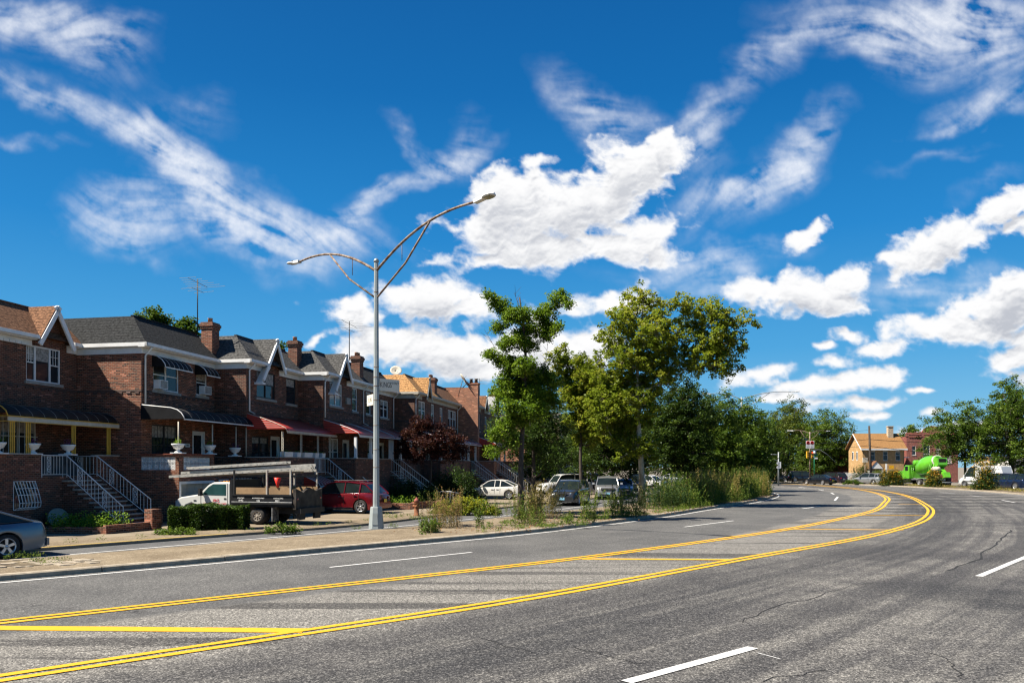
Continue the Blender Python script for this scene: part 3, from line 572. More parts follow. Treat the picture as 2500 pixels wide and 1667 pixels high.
# ================================================================ row houses (local x along the front, -y towards the street)
RZ=math.atan2(.982,.187); UD=(.187,.982)
def hpt(O,a,b,z=0.): return Vector((O[0]+UD[0]*a+UD[1]*b,O[1]+UD[1]*a-UD[0]*b,z))   # a along the front, b out from it
def holes(mb,x0,x1,z0,z1,hs,y=0.,dep=.12):
    xs=sorted({x0,x1,*[h[0] for h in hs],*[h[1] for h in hs]}); zs=sorted({z0,z1,*[h[2] for h in hs],*[h[3] for h in hs]})
    for i in range(len(xs)-1):
        for j in range(len(zs)-1):
            cx,cz=(xs[i]+xs[i+1])/2,(zs[j]+zs[j+1])/2
            if any(h[0]<cx<h[1] and h[2]<cz<h[3] for h in hs): continue
            mb.quad((xs[i],y,zs[j]),(xs[i+1],y,zs[j]),(xs[i+1],y,zs[j+1]),(xs[i],y,zs[j+1]))
    for a,b,c,d in hs:
        mb.quad((a,y,c),(a,y,d),(a,y+dep,d),(a,y+dep,c)); mb.quad((b,y,c),(b,y+dep,c),(b,y+dep,d),(b,y,d))
        mb.quad((a,y,d),(b,y,d),(b,y+dep,d),(a,y+dep,d)); mb.quad((a,y,c),(a,y+dep,c),(b,y+dep,c),(b,y,c))
def window(par,x0,x1,z0,z1,style='double',fm=None,y=.07,sill=True,curtain=.5,seed=0,lab=None):
    fm=fm or WHITE; r=random.Random(seed); mb=MB(); t=.065
    mb.box(x0,x1,y-.03,y+.04,z0,z0+t).box(x0,x1,y-.03,y+.04,z1-t,z1).box(x0,x0+t,y-.032,y+.038,z0+t,z1-t).box(x1-t,x1,y-.032,y+.038,z0+t,z1-t)
    w=x1-x0; muls=[]
    if style=='triple': muls=[x0+w*.27,x0+w*.70]
    elif style=='two': muls=[x0+w*.5]
    elif style=='bars': muls=[x0+w*.33,x0+w*.66]
    for m in muls: mb.box(m-.045,m+.045,y-.028,y+.036,z0+t,z1-t)
    ed=[x0]+muls+[x1]; zm=z0+(z1-z0)*.52
    for k in range(len(ed)-1):
        if style=='triple' and k==1: continue
        mb.box(ed[k]+.05,ed[k+1]-.05,y-.02,y+.03,zm-.025,zm+.025)
        if style=='triple':
            a,b=ed[k]+.06,ed[k+1]-.06
            for q in (.33,.66): mb.box(a+(b-a)*q-.01,a+(b-a)*q+.01,y-.006,y+.012,zm,z1-t)
            mb.box(a,b,y-.006,y+.012,(zm+z1)/2-.01,(zm+z1)/2+.01)
    f=mb.build('window',fm,par)
    if lab: f['label']=lab
    g=MB(); g.box(x0+.03,x1-.03,y+.012,y+.018,z0+.03,z1-.03); g.build('pane',GLASS,f)
    if curtain:
        c=MB(); zz=z1-t-(z1-z0)*r.uniform(.2,.5)*curtain*2
        for k in range(len(ed)-1):
            if r.random()<.8: c.box(ed[k]+.07,ed[k+1]-.07,y+.0085,y+.0105,max(z0+.1,zz),z1-t)
        if c.v: c.build('blind',CURT,f)
    if sill: s=MB(); s.box(x0-.1,x1+.1,-.07,.05,z0-.13,z0-.003); s.build('sill',STONE,f)
    return f
def roofpart(par,W,D,hipL,shm,x0=0.,ze=8.15,zr=9.6,set_=1.1,ov=.35,name='roof'):
    mb=MB(); xl=x0-(.16 if hipL else 0); xr=x0+(.95 if hipL else 0)
    A=(xl,-ov,ze);B=(W,-ov,ze);C=(W,set_,zr);Dd=(xr,set_,zr); E=(xr,D,zr); F=(xl,D,ze); Gp=(W,D,zr); H=(W,D,ze)
    mb.quad(A,B,C,Dd); mb.quad(A,Dd,E,F); mb.quad(Dd,C,Gp,E); mb.quad(B,H,Gp,C); mb.quad(F,E,Gp,H); mb.quad(A,F,H,B)
    r=mb.build(name,shm,par); c=MB()
    c.box(xr-.03,W,set_-.04,set_+.12,zr,zr+.05)
    c.build('ridge_flashing',shm,r); return r
def eaves(par,W,D,hipL,gab,x0=0.,mat=None):
    mat=mat or WHITE; f=MB(); xs=[(x0-(.24 if hipL else 0),W)]
    if gab: xs=[(xs[0][0],gab[0]),(gab[1],W)]
    for a,b in xs:
        if b-a<.05: continue
        f.prism([(-.45,8.02),(-.45,8.17),(-.36,8.19),(-.33,8.0)],'x',a,b)                 # gutter
        f.box(a,b,-.33,-.003,7.97,8.03)                                                     # soffit
        f.box(max(a,x0),b,-.045,-.003,7.72,7.967)                                           # frieze
    if hipL: f.box(-.24+x0,-.15+x0,-.45,D,8.01,8.17).box(-.15+x0,-.003+x0,-.33,D,7.975,8.035).box(x0-.04,x0-.003,-.04,D,7.70,7.968)
    return f.build('gutter',mat,par)
def gable(par,g0,g1,zp,shm,brick,low=None,trim=None):
    trim=trim or WHITE; xm=(g0+g1)/2; y0=-.42; zb=8.12
    mb=MB(); mb.add([(g0,-.004,7.9),(g1,-.004,7.9),(g1,-.004,zb),(xm,-.004,zp-.1),(g0,-.004,zb),(g0,.3,7.9),(g1,.3,7.9),(g1,.3,zb),(xm,.3,zp-.1),(g0,.3,zb)],[(0,1,2,3,4),(5,9,8,7,6),(0,4,9,5),(1,6,7,2),(4,3,8,9),(3,2,7,8)])
    gb=mb.build('gable',brick,par)
    r=MB(); k=(zp-zb)/(xm-g0); ex=.12
    r.quad((g0-ex,y0,zb-ex*k),(xm,y0,zp),(xm,1.15,zp),(g0-ex,-.35+.0,zb-ex*k)); r.quad((g1+ex,y0,zb-ex*k),(g1+ex,-.35,zb-ex*k),(xm,1.15,zp),(xm,y0,zp))
    r.build('gable_roof',shm,gb,solid=.06)
    t=MB()
    def rake(xa,za,xb,zb_,wd=.2):
        d=Vector((xb-xa,0,zb_-za)).normalized(); n=Vector((-d.z,0,d.x)); 
        if n.z>0: n=-n
        P=[Vector((xa,0,za)),Vector((xb,0,zb_)),Vector((xb,0,zb_))+n*wd,Vector((xa,0,za))+n*wd]
        t.prism([(p.x,p.z) for p in P],'y',y0-.05,y0+.03)
    lo_=low if low else (g0-ex-.05,zb-(ex+.05)*k)
    rake(lo_[0],lo_[1],xm+.03,zp+.03); rake(g1+ex+.05,zb-(ex+.05)*k,xm-.03,zp+.03)
    if low:
        t.box(low[0]-.12,low[0]+.22,y0-.06,-.004,low[1]-.30,low[1]-.18)
        t.prism([(low[0],low[1]-.2),(low[0]+.1,low[1]-.2),(g0+.18,zb-.15),(g0+.0,zb-.12)],'y',y0+.04,-.006)
    t.build('bargeboard',trim,gb)
    return gb
def chimney(par,x0,x1,y0,y1,zt,mat,pots=1):
    mb=MB(); mb.box(x0,x1,y0,y1,7.6,zt-.35).box(x0-.04,x1+.04,y0-.04,y1+.04,zt-.35,zt-.22).box(x0-.08,x1+.08,y0-.08,y1+.08,zt-.22,zt-.08).box(x0-.03,x1+.03,y0-.03,y1+.03,zt-.08,zt)
    c=mb.build('chimney',mat,par)
    p=MB()
    for k in range(pots): p.lathe([(.13,0),(.12,.22),(.14,.25),(.09,.25),(.09,0)],(x0+(x1-x0)*(k+.6)/(pots+.2),(y0+y1)/2,zt),10)
    p.build('chimney_pot',pm('clay_pot',(.36,.20,.12),.8),c); return c
PROF_BLACK=[(0,5.06),(-1.2,5.02),(-1.6,4.97),(-1.92,4.84),(-2.10,4.68),(-2.18,4.50)]
PROF_RED=[(0,5.35),(-.8,5.12),(-1.5,4.87),(-1.9,4.70),(-2.15,4.58),(-2.25,4.42)]
def awning(par,x0,x1,prof,mat,side,rib=None,step=.62,val=None,closeL=True,closeR=False,trim=None,name='awning',zlow=None):
    mb=MB(); n=max(2,int((x1-x0)/.3)); mb.grid([[(x0+(x1-x0)*i/n,y,z) for y,z in prof] for i in range(n+1)],smooth=True)
    a=mb.build(name,mat,par,solid=.025)
    zl=zlow or prof[-1][1]+.12
    for on,x in ((closeL,x0),(closeR,x1)):
        if on: s=MB(); s.prism([p for p in prof if p[1]>zl]+[(prof[-1][0],zl),(0,zl)],'x',x-.012,x+.012); s.build('awning_side',side,a)
    if rib:
        s=MB(); k=0; x=x0
        while x<=x1+.01:
            s.tube([(x,y-.004,z+.010) for y,z in prof],.010 if mat!=RED_V else .016,4); x+=step
        s.build('awning_rib',rib,a)
    t=MB(); y,z=prof[-1]; t.box(x0,x1,y-.02,y+.02,z-.02,z+.03); t.tube([(x0,y-.01,z+.015) for y,z in prof],.022,5)
    if val:
        k=0; x=x0
        while x<x1-.05: t.prism([(x,z),(x+.14,z),(x+.11,z-.09),(x+.07,z-.12),(x+.03,z-.09)],'y',y-.012,y+.008); x+=.14
    t.build('awning_edge',trim or WHITE,a); return a
def scroll(mb,c,ax,h,w,r=.012):   # cast-iron scroll panel in the plane spanned by ax (unit vector) and z
    c=Vector(c); ax=Vector(ax)
    def P(u,v): return c+ax*u+Vector((0,0,v))
    mb.tube([P(-w/2,-h/2),P(-w/2,h/2)],r,4); mb.tube([P(w/2,-h/2),P(w/2,h/2)],r,4)
    for k in range(3):
        z0=-h/2+h*(k+.5)/3; s=1 if k%2 else -1
        mb.tube([P(s*w*(.40-.34*t/9)*math.cos(t*.75)*1.0,z0+h*.155*math.sin(t*.75)*(1-.06*t)) for t in range(10)],r*.8,4)
        mb.tube([P(-s*w*.34*math.cos(t*.6),z0+h*.12+h*.11*math.sin(t*.6)) for t in range(7)],r*.8,4)
def railing(par,pts,h,mat,step=.16,orn=(),name='railing'):
    mb=MB(); P_=[Vector(p) for p in pts]
    up=Vector((0,0,h)); mb.tube([p+up for p in P_],.024,5); mb.tube([p+Vector((0,0,.07)) for p in P_],.016,4)
    for i in range(len(P_)-1):
        a,b=P_[i],P_[i+1]; L=(b-a).length; hd=Vector((b.x-a.x,b.y-a.y,0)); Lh=hd.length; n=max(1,int(Lh/step)); hd/=max(Lh,1e-6)
        for k in range(n+1):
            t=k/n; p=a.lerp(b,t)
            if any(abs(t*Lh-o)<.13 for o in (orn[i] if i<len(orn) else ())): continue
            mb.tube([p+Vector((0,0,.07 if k not in (0,n) else -.05)),p+up],.009 if k not in (0,n) else .017,4)
        for o in (orn[i] if i<len(orn) else ()):
            p=a.lerp(b,o/Lh); scroll(mb,p+Vector((0,0,h*.53)),hd,h*.84,.2)
    return mb.build(name,mat,par)
def steps(par,x0,x1,b0,b1,z0,z1,n,brick,name='stairs'):
    mb=MB(); tr=MB(); d=(b1-b0)/n
    for k in range(n):
        z=z0+(z1-z0)*(k+1)/(n+1); y1=-(b0+d*k)-.001*k; mb.box(x0,x1,-(b0+d*(k+1)),y1,-.1,z-.055); tr.box(x0-.05,x1+.05,-(b0+d*(k+1))-.05,y1-.02,z-.055,z)
    s=mb.build(name,brick,par); tr.build('tread',STONE,s); return s
def door(par,x0,x1,z0,z1,y=.09,mat=None,arch=None):
    mat=mat or WHITE; mb=MB(); t=.07; mb.box(x0-t,x0,y-.1,y+.02,z0,z1).box(x1,x1+t,y-.1,y+.02,z0,z1).box(x0-t,x1+t,y-.1,y+.02,z1,z1+t)
    mb.box(x0,x0+.13,y-.03,y,z0,z1).box(x1-.13,x1,y-.03,y,z0,z1).box(x0+.13,x1-.13,y-.03,y,z0,z0+.5).box(x0+.13,x1-.13,y-.03,y,z1-.13,z1)
    if arch: mb.prism([(x0-.15,z1+.07),(x1+.15,z1+.07),((x0+x1)/2,z1+.42)],'y',y-.14,y)
    d=mb.build('door',mat,par); g=MB(); g.box(x0+.1,x1-.1,y-.012,y-.004,z0+.45,z1-.1); g.build('pane',GLASS,d); h=MB(); h.lathe([(.03,0),(.035,.03),(.0,.05)],(x1-.07,y-.06,z0+1.0),8,'y'); h.build('handle',YEL,d); return d
def posts(par,xs,b,z0,z1,mat,style='pair'):
    for x in xs:
        mb=MB()
        if style=='pair':
            for dx in (-.09,0,.09): mb.box(x+dx-.018,x+dx+.018,-b-.018,-b+.018,z0,z1)
            mb.box(x-.11,x+.11,-b-.022,-b+.022,z0,z0+.05)
        elif style=='lace':
            mb.box(x-.09,x-.06,-b-.02,-b+.02,z0,z1).box(x+.06,x+.09,-b-.02,-b+.02,z0,z1)
            k=z0
            while k<z1-.16: mb.tube([(x-.06,-b,k),(x+.06,-b,k+.08),(x-.06,-b,k+.16)],.012,4); k+=.16
        elif style=='square': mb.box(x-.075,x+.075,-b-.075,-b+.075,z0,z1).box(x-.1,x+.1,-b-.1,-b+.1,z0,z0+.08)
        else: mb.tube([(x,-b,z0),(x,-b,z1)],.03,8)
        mb.build('post',mat,par)
def spout(par,x,y,zt,zb,mat=None,jog=None,kick=None):
    mb=MB(); P_=[(x,y-.38,zt),(x,y-.36,zt-.08),(x,y-.07,zt-.38),(x,y-.07,zb)]
    if kick: P_+= [(x+kick,y-.09,zb-.12)]
    mb.tube(P_,.042,6); return mb.build('downspout',mat or WHITE,par)
def porch(par,x0,x1,b,brick,zf=2.2,zt=3.05,gap=(),left=True,lattice=False,gar=None,right=False):
    mb=MB(); hs=[gar] if gar else []
    if gar: hs=[(gar[0],gar[1],0.,gar[2])]
    holes(mb,x0,x1,0.,zf,hs,-b,.25)
    mb.quad((x0,0,0),(x0,-b,0),(x0,-b,zf),(x0,0,zf)); mb.quad((x1,-b,0),(x1,0,0),(x1,0,zf),(x1,-b,zf)); mb.quad((x0,-b,zf),(x1,-b,zf),(x1,0,zf),(x0,0,zf))
    segs=[]; s=x0
    for g in sorted(gap): segs.append((s,g[0])); s=g[1]
    segs.append((s,x1)); L=[]
    for a,c in segs:
        if c-a<.1: continue
        if lattice:
            mb.box(a,c,-b,-b+.18,zf+.003,zf+.24).box(a,c,-b,-b+.18,zt-.1,zt).box(a,a+.36,-b+.002,-b+.178,zf+.24,zt-.1).box(c-.3,c,-b+.002,-b+.178,zf+.24,zt-.1); L.append(((a+.36,-b+.09,0),(c-.3,-b+.09,0)))
        else: mb.box(a,c,-b,-b+.2,zf+.003,zt)
    if left:
        if lattice: mb.box(x0+.003,x0+.18,-b+.19,-.003,zf+.004,zf+.24).box(x0+.003,x0+.18,-b+.19,-.003,zt-.1,zt-.002); L.append(((x0+.09,-b+.19,0),(x0+.09,-.01,0)))
        else: mb.box(x0+.003,x0+.2,-b+.21,-.003,zf+.004,zt-.002)
    if right: mb.box(x1-.2,x1-.003,-b+.21,-.003,zf+.004,zt-.002)
    p=mb.build('porch',brick,par)
    cm=pm('brick_coping',(.20,.055,.03),.8,var=.3,sc_=12) if lattice else STONE
    for a,c in segs:
        if c-a>.1: MB().box(a-.02,c+.02,-b-.03,-b+.22,zt+.002,zt+.055).build('coping',cm,p)
    if left: MB().box(x0-.03,x0+.22,-b+.223,-.005,zt,zt+.052).build('coping',cm,p)
    if L:
        for a,c in L:
            lt=MB()
            a=Vector(a);c=Vector(c); d=(c-a); n=max(1,round(d.length/.29)); d/=n; nn=Vector((-d.y,d.x,0)).normalized()*.045; ax=d.normalized(); hh=zt-.1-zf-.24; rws=2; u=hh/rws
            for i in range(n):
                for j in range(rws):
                    o=a+d*i; z=zf+.24+u*j; S=d.length
                    def bar(p,q,wd=.03):
                        p=Vector(p);q=Vector(q); e=(q-p); m=Vector((-e.y,e.x)).normalized()*wd; pts=[]
                        for s_ in (-1,1):
                            for t_,w_ in ((p,1),(q,1),(q,-1),(p,-1)):
                                uu=t_+m*w_; pts.append(o+ax*uu.x+Vector((0,0,z+uu.y))+nn*s_)
                        lt.add(pts,[(0,1,2,3),(7,6,5,4),(0,4,5,1),(1,5,6,2),(2,6,7,3),(3,7,4,0)])
                    bar((.0,.0),(S,0)); bar((0,0),(0,u)); bar((0,u),(S,u)); bar((S,0),(S,u))
                    bar((0,0),(S*.5,u*.38)); bar((S*.5,u*.38),(S,0)); bar((0,u),(S*.5,u*.62)); bar((S*.5,u*.62),(S,u)); bar((0,0),(S*.36,u*.5)); bar((S*.36,u*.5),(0,u)); bar((S,0),(S*.64,u*.5)); bar((S*.64,u*.5),(S,u))
            lt.build('breeze_block_panel',WHITE,p)
    return p
def garage(par,x0,x1,z1,b,mat=None,lab=None):
    mb=MB(); y=-b+.16; mb.box(x0,x1,y,y+.03,0,z1)
    n=4
    for j in range(n):
        for i in range(4):
            w_=(x1-x0)/4; h=z1/n; mb.box(x0+i*w_+.06,x0+(i+1)*w_-.06,y-.02,y-.002,j*h+.05,(j+1)*h-.05)
    g=mb.build('garage_door',mat or CREAM,par); f=MB(); f.box(x0-.12,x0,-b-.02,y,0,z1+.12).box(x1,x1+.12,-b-.02,y,0,z1+.12).box(x0,x1,-b-.02,y,z1,z1+.12); f.build('door_frame',WHITE,g)
    if lab: g['label']=lab
    return g
def text(s,size,loc,rot,mat,par=None,name='lettering',ext=.003,al='CENTER',sx=1.):
    c=bpy.data.curves.new(name,'FONT'); c.body=s; c.size=size; c.extrude=ext; c.align_x=al; c.align_y='CENTER'; t_=bpy.data.objects.new('tmp',c); COL.objects.link(t_)
    bpy.context.view_layer.update(); me=bpy.data.meshes.new_from_object(t_.evaluated_get(bpy.context.evaluated_depsgraph_get())); bpy.data.objects.remove(t_); bpy.data.curves.remove(c)
    me.name=name; me.materials.clear(); me.materials.append(mat); o=bpy.data.objects.new(name,me); COL.objects.link(o)
    o.location=loc; o.rotation_euler=rot; o.scale=(sx,1,1)
    if par is not None: o.parent=par
    return o
BLACKP=pm('black_paint',(.015,.015,.016),.4); DARKM=pm('dark_metal',(.05,.05,.052),.5,.6)
def house(O,label,W,brick,shm,hipL=True,gab=None,zp=9.62,low=None,wins=(),D=10.,x0=0.,chim=None,group='brick row houses stepping along the service road',sidemat=None,roofx0=None,parapet=False,gut=None,lower=(),doors=(),trimw=None,side_from=0.):
    h=empty('row_house',(O[0],O[1],0),RZ,label,'house',group)
    hs=[(a,b,c,d) for a,b,c,d,*_ in wins]+[(a,b,c,d) for a,b,c,d,*_ in lower]+[(a-.07,b+.07,2.2,d+.07) for a,b,d in doors]
    mb=MB(); holes(mb,x0,W,0,8.1,hs); mb.quad((W,0,0),(W,D,0),(W,D,8.1),(W,0,8.1)); mb.quad((W,D,0),(x0,D,0),(x0,D,8.1),(W,D,8.1)); mb.quad((x0,0,8.1),(W,0,8.1),(W,D,8.1),(x0,D,8.1))
    mb.quad((x0,D,0),(x0,0,0),(x0,0,8.1),(x0,D,8.1))
    if parapet: mb.prism([(0,7.9),(0,8.4),(.9,9.75),(3.5,9.75),(D,9.75),(D,7.9)],'x',x0-.02,x0+.3)
    wl=mb.build('wall',brick,h)
    bc=MB(); 
    for z in (5.98,): 
        bc.box(x0-.018,W,-.018,-.002,z,z+.085)
        bc.box(x0-.018,x0-.002,-.0,3.4,z,z+.085)
        n=int((W-x0)/.43)
        for k in range(n): bc.box(x0+.1+k*.43,x0+.31+k*.43,-.03,-.004,z-.09,z-.002)
        for k in range(7): bc.box(x0-.03,x0-.004,.1+k*.43,.31+k*.43,z-.09,z-.002)
    bc.build('brick_band',BRICKD,wl)
    for a,b,c,d in hs: dk=MB(); dk.quad((a,.119,c),(b,.119,c),(b,.119,d),(a,.119,d)); dk.build('dark_room_sheet',UNLIT,wl)  # black sheet in each opening, painted darkness of the unlit room
    for i,wn in enumerate(wins): window(h,*wn[:4],style=wn[4],fm=wn[5] if len(wn)>5 else trimw,seed=int(abs(O[0])*10)+i,curtain=wn[6] if len(wn)>6 else .5)
    for i,wn in enumerate(lower): window(h,*wn[:4],style=wn[4],fm=wn[5] if len(wn)>5 else trimw,seed=i+77,sill=False,curtain=wn[6] if len(wn)>6 else .4)
    for a,b,d in doors: door(h,a,b,2.2,d,mat=trimw)
    if hipL is not None: roofpart(h,W,D,hipL,shm,x0 if roofx0 is None else roofx0)
    eaves(h,W,D,bool(hipL),(gab[0]-.1,gab[1]+.1) if gab else None,x0,gut)
    if gab: gable(h,gab[0],gab[1],zp,shm,brick,low,gut)
    if chim: chimney(h,*chim[:5],brick,chim[5])
    return h
BRICKD=brick_mat('dark_soldier_brick',(.06,.03,.022),(.10,.045,.03),(.09,.07,.06),.3)
O1=(-21.12,30.7);O2=(-16.76,36);O3=(-13.87,41.55);O4=(-11.2,47.2);O6=(-7.3,59.6);O8=(-3.6,71.9)
# house 1 (left edge, brown roof, black curved awning on ochre posts)
h1=house(O1,'dark brick house with brown shingle roof and ochre awning posts at the left edge',6.0,BRICK,SH_BROWN,False,(3.41,5.26),9.6,None,[(3.05,5.0,6.24,7.78,'triple')],x0=-4.,lower=[(1.7,3.6,3.0,4.65,'two',CREAM)],doors=[(-1.7,-.8,4.4)])
dt=MB()
for k in range(24): dt.box(-3.9+k*.3,-3.78+k*.3,-.09,-.046,7.72,7.82) if -3.9+k*.3<3.2 or -3.9+k*.3>5.3 else None
dt.box(-3.9,3.3,-.06,-.047,7.725,7.815); dt.build('dentil_trim',WHITE,h1)
awning(h1,-.25,6.0,PROF_BLACK,AWBROWN,AWBROWN,STONE,.62,trim=YEL)
v=MB(); v.box(-.25,6.0,-2.2,-2.17,4.33,4.50); v.build('valance',CREAM,h1); v=MB(); v.box(-.27,6.0,-2.21,-2.165,4.30,4.33).box(-.27,-.25,-2.2,0,4.30,4.33).box(-.27,-.25,-2.2,0,4.50,4.53); v.build('awning_frame',YEL,h1)
posts(h1,(0,.77,3.2,5.35),2.15,3.06,4.32,YEL,'pair')
porch(h1,-.63,5.98,2.2,BRICK,gap=((1.38,4.45),),left=False); 
pl=MB(); pl.box(-4,-.64,-2.2,0,0,2.2).box(-4,-.64,-2.2,-2.0,2.2,3.05); pl.build('porch_wing',BRICK,h1)
pl=MB(); pl.box(-1.15,-.85,-2.2,-1.95,3.06,4.9); pl.build('pilaster',CREAM,h1)
st=steps(h1,2.5,4.42,2.2,4.95,2.2,.08,11,BRICK); 
railing(h1,[(1.4,-2.2,2.2),(2.52,-2.2,2.2),(2.52,-2.4,2.2),(2.52,-5.0,.12)],.84,WHITE,orn=((.38,),(),(.62,1.75)))
railing(h1,[(4.42,-.9,2.2),(4.42,-2.3,2.2),(4.42,-4.9,.35)],.84,WHITE,orn=((.55,),(.72,1.85)))
g=MB()
# white bowed security grille over the basement window
for k in range(8):
    x=-.02+1.05*k/7; g.tube([(x,-2.23,2.02),(x,-2.42,1.5),(x,-2.5,1.2),(x,-2.47,1.02),(x,-2.23,.93)],.014,4)
for z,y in ((2.02,-2.23),(1.75,-2.33),(1.5,-2.42),(1.2,-2.5),(1.02,-2.47),(.93,-2.23)): g.tube([(-.02,y,z),(1.03,y,z)],.014,4)
for x in (-.02,1.03): g.tube([(x,-2.22,2.02),(x,-2.22,.93)],.014,4)
g.build('window_grille',WHITE,h1); g=MB(); g.box(.03,.98,-2.212,-2.203,.98,1.97); g.build('basement_window',GLASS,h1)
pd=MB(); pd.box(4.42,4.75,-5.25,-4.9,0,.55); pd.build('stair_pier',BRICK,h1)
nb=MB(); nb.box(-.62,-.12,-.03,-.01,3.95,4.13); q=nb.build('house_number',CREAM,h1); text('4405',.13,(-.37,-.035,4.04),(R(90),0,0),BLACKP,q)
gr=MB()
for k in range(7): gr.tube([(1.78+.28*k,-.06,3.05),(1.78+.28*k,-.06,4.6)],.012,4)
gr.tube([(1.7,-.06,3.85),(3.6,-.06,3.85)],.012,4); gr.build('window_bars',WHITE,h1)
# house 2
h2=house(O2,'brick house with black mansard roof, black awnings and white breeze-block porch wall',6.05,BRICK2,SH_BLACK,True,None,9.6,None,[(.86,2.85,6.15,7.55,'two',None,.2),(4.32,5.28,6.2,7.45,'double',None,.4)],chim=(5.75,6.43,.0,.62,10.15,1),lower=[(.75,2.75,2.55,4.55,'two',DARKM,.3)],doors=[(4.05,5.0,4.3)])
awning(h2,-.02,6.2,[(0,5.37),(-1.5,5.21),(-1.8,5.12),(-2.0,4.98),(-2.12,4.82),(-2.16,4.70)],AWBLACK,AWBLACK,STONE,.62,zlow=4.72)
PW=[(0,7.72),(-.25,7.66),(-.5,7.5),(-.65,7.3),(-.68,7.16)]
for a,b in ((.78,2.95),(4.2,5.4)):
    aw=awning(h2,a,b,PW,AWBLACK,AWBLACK,WHITE,.36,name='window_awning',zlow=7.2)
for x0_,z0_ in ((.95,6.2),(4.62,6.27)):
    ac=MB(); ac.box(x0_,x0_+.62,-.28,.04,z0_,z0_+.42)
    a_=ac.build('air_conditioner',WHITE,h2); g=MB()
    for k in range(7): g.box(x0_+.05,x0_+.57,-.292,-.283,z0_+.05+k*.05,z0_+.075+k*.05)
    g.build('grille',DARKM,a_)
porch(h2,-.02,6.0,1.9,BRICK2,zt=3.12,gap=((2.8,6.0),),lattice=True,gar=(.1,2.7,1.84)); garage(h2,.12,2.68,1.8,1.9,lab='dirty white panelled garage door')
dd=MB(); dd.box(3.2,4.1,-1.93,-1.903,0,1.95); dd.build('basement_door',WHITE,h2)
posts(h2,(.02,2.75,4.9,5.9),1.85,3.1,4.6,CREAM,'round'); railing(h2,[(2.85,-1.85,2.2),(5.9,-1.85,2.2)],.85,DARKM)
for x in (4.4,5.8): railing(h2,[(x,-1.9,2.2),(x,-4.5,.2)],.85,DARKM)
steps(h2,4.35,5.85,1.9,4.6,2.2,0.,10,BRICK2)
spout(h2,.2,0,8.0,5.45); 
nb=MB(); nb.box(3.35,3.72,-.03,-.01,3.55,3.72); q=nb.build('house_number',WHITE,h2); text('4407',.12,(3.53,-.035,3.635),(R(90),0,0),BLACKP,q)
bs=MB()
for k in range(8): bs.tube([(.85+.26*k,-.05,2.6),(.85+.26*k,-.05,4.5)],.012,4)
bs.build('window_bars',DARKM,h2)
# houses 3-5
h3=house(O3,'brick house with dark windows, swooping white gable and plain red metal awning',6.5,BRICK,SH_GREY,True,(1.75,3.5),9.62,(.95,7.25),[(1.1,3.15,6.3,7.75,'two',DARKM,.8),(4.5,5.68,6.24,7.72,'double',DARKM,.7)],chim=(5.98,6.6,.05,.62,10.1,1),lower=[(.6,2.4,2.5,4.2,'two',DARKM,.2)],doors=[(2.7,3.6,4.2)])
awning(h3,.1,6.45,PROF_RED,RED_V,RED_H,None,val=True,trim=CREAM)
porch(h3,-.2,6.4,2.0,BRICK,gap=((5.35,6.4),)); posts(h3,(.2,2.35,4.5,6.2),1.95,3.06,4.4,CREAM,'lace')
steps(h3,5.4,7.2,2.0,4.6,2.2,0.,11,BRICK); railing(h3,[(3.9,-2.05,2.2),(5.32,-2.05,2.2),(5.32,-2.2,2.2),(5.32,-4.75,.2)],.85,WHITE,orn=((.6,),(),(.75,1.9))); railing(h3,[(7.28,-1.4,2.2),(7.28,-2.2,2.2),(7.28,-4.7,.2)],.85,WHITE,orn=((),(.8,2.0)))
awning(h3,2.6,4.8,[(-2.0,2.05),(-2.5,1.85),(-2.85,1.68),(-2.95,1.5)],RED_V,RED_H,WHITE,.4,val=True,name='basement_awning',zlow=1.52)
spout(h3,.22,0,8.0,5.5,kick=.5); spout(h3,6.25,0,8.0,5.4); garage(h3,3.7,3.9,1.2,2.0)
h4=house(O4,'brick house with white triple gable window above the lit red awning end',6.45,BRICK,SH_GREY,True,(1.65,3.45),9.6,(.85,7.2),[(.95,2.85,6.3,7.7,'two'),(4.5,5.37,6.2,7.7,'double')],chim=(5.85,6.5,.02,.62,9.95,2),lower=[(.8,2.3,2.6,4.3,'two')],doors=[(3.0,3.9,4.2)])
awning(h4,.1,3.3,PROF_RED,RED_V,RED_H,WHITE,3.15,val=True); awning(h4,3.35,6.4,PROF_RED,RED_V,RED_H,WHITE,3.0,val=False,closeL=False)
porch(h4,.1,6.42,2.0,BRICK,gap=()); posts(h4,(.25,2.7),1.95,3.06,4.35,WHITE,'square'); spout(h4,.15,0,8.0,5.5); spout(h4,6.3,0,8.0,5.5,kick=.8)
acb=MB(); acb.box(3.35,3.95,-.12,-.002,6.55,6.95); acb.build('air_conditioner',STONE,h4)
O5=tuple(hpt(O4,6.46,0)[:2])
h5=house(O5,'brick house with slate-black roof behind the street name sign, joined without a gable',6.4,BRICK,SH_BLACK,False,None,9.6,None,[(.45,1.4,6.15,7.65,'double'),(3.25,4.9,6.1,7.35,'two')],lower=[(.8,2.3,2.6,4.3,'two')],doors=[(3.0,3.9,4.2)])
awning(h5,-.1,2.05,PROF_RED,RED_V,RED_H,WHITE,2.1); awning(h5,2.1,6.3,[(y*.92,z-.05) for y,z in PROF_RED],RED_V,RED_H,WHITE,4.1)
porch(h5,.02,6.4,2.0,BRICK,gap=((.25,1.6),),left=False); posts(h5,(-.2,.2,1.9,4.2),1.95,3.06,4.35,WHITE,'square'); spout(h5,5.9,0,8.0,5.4)
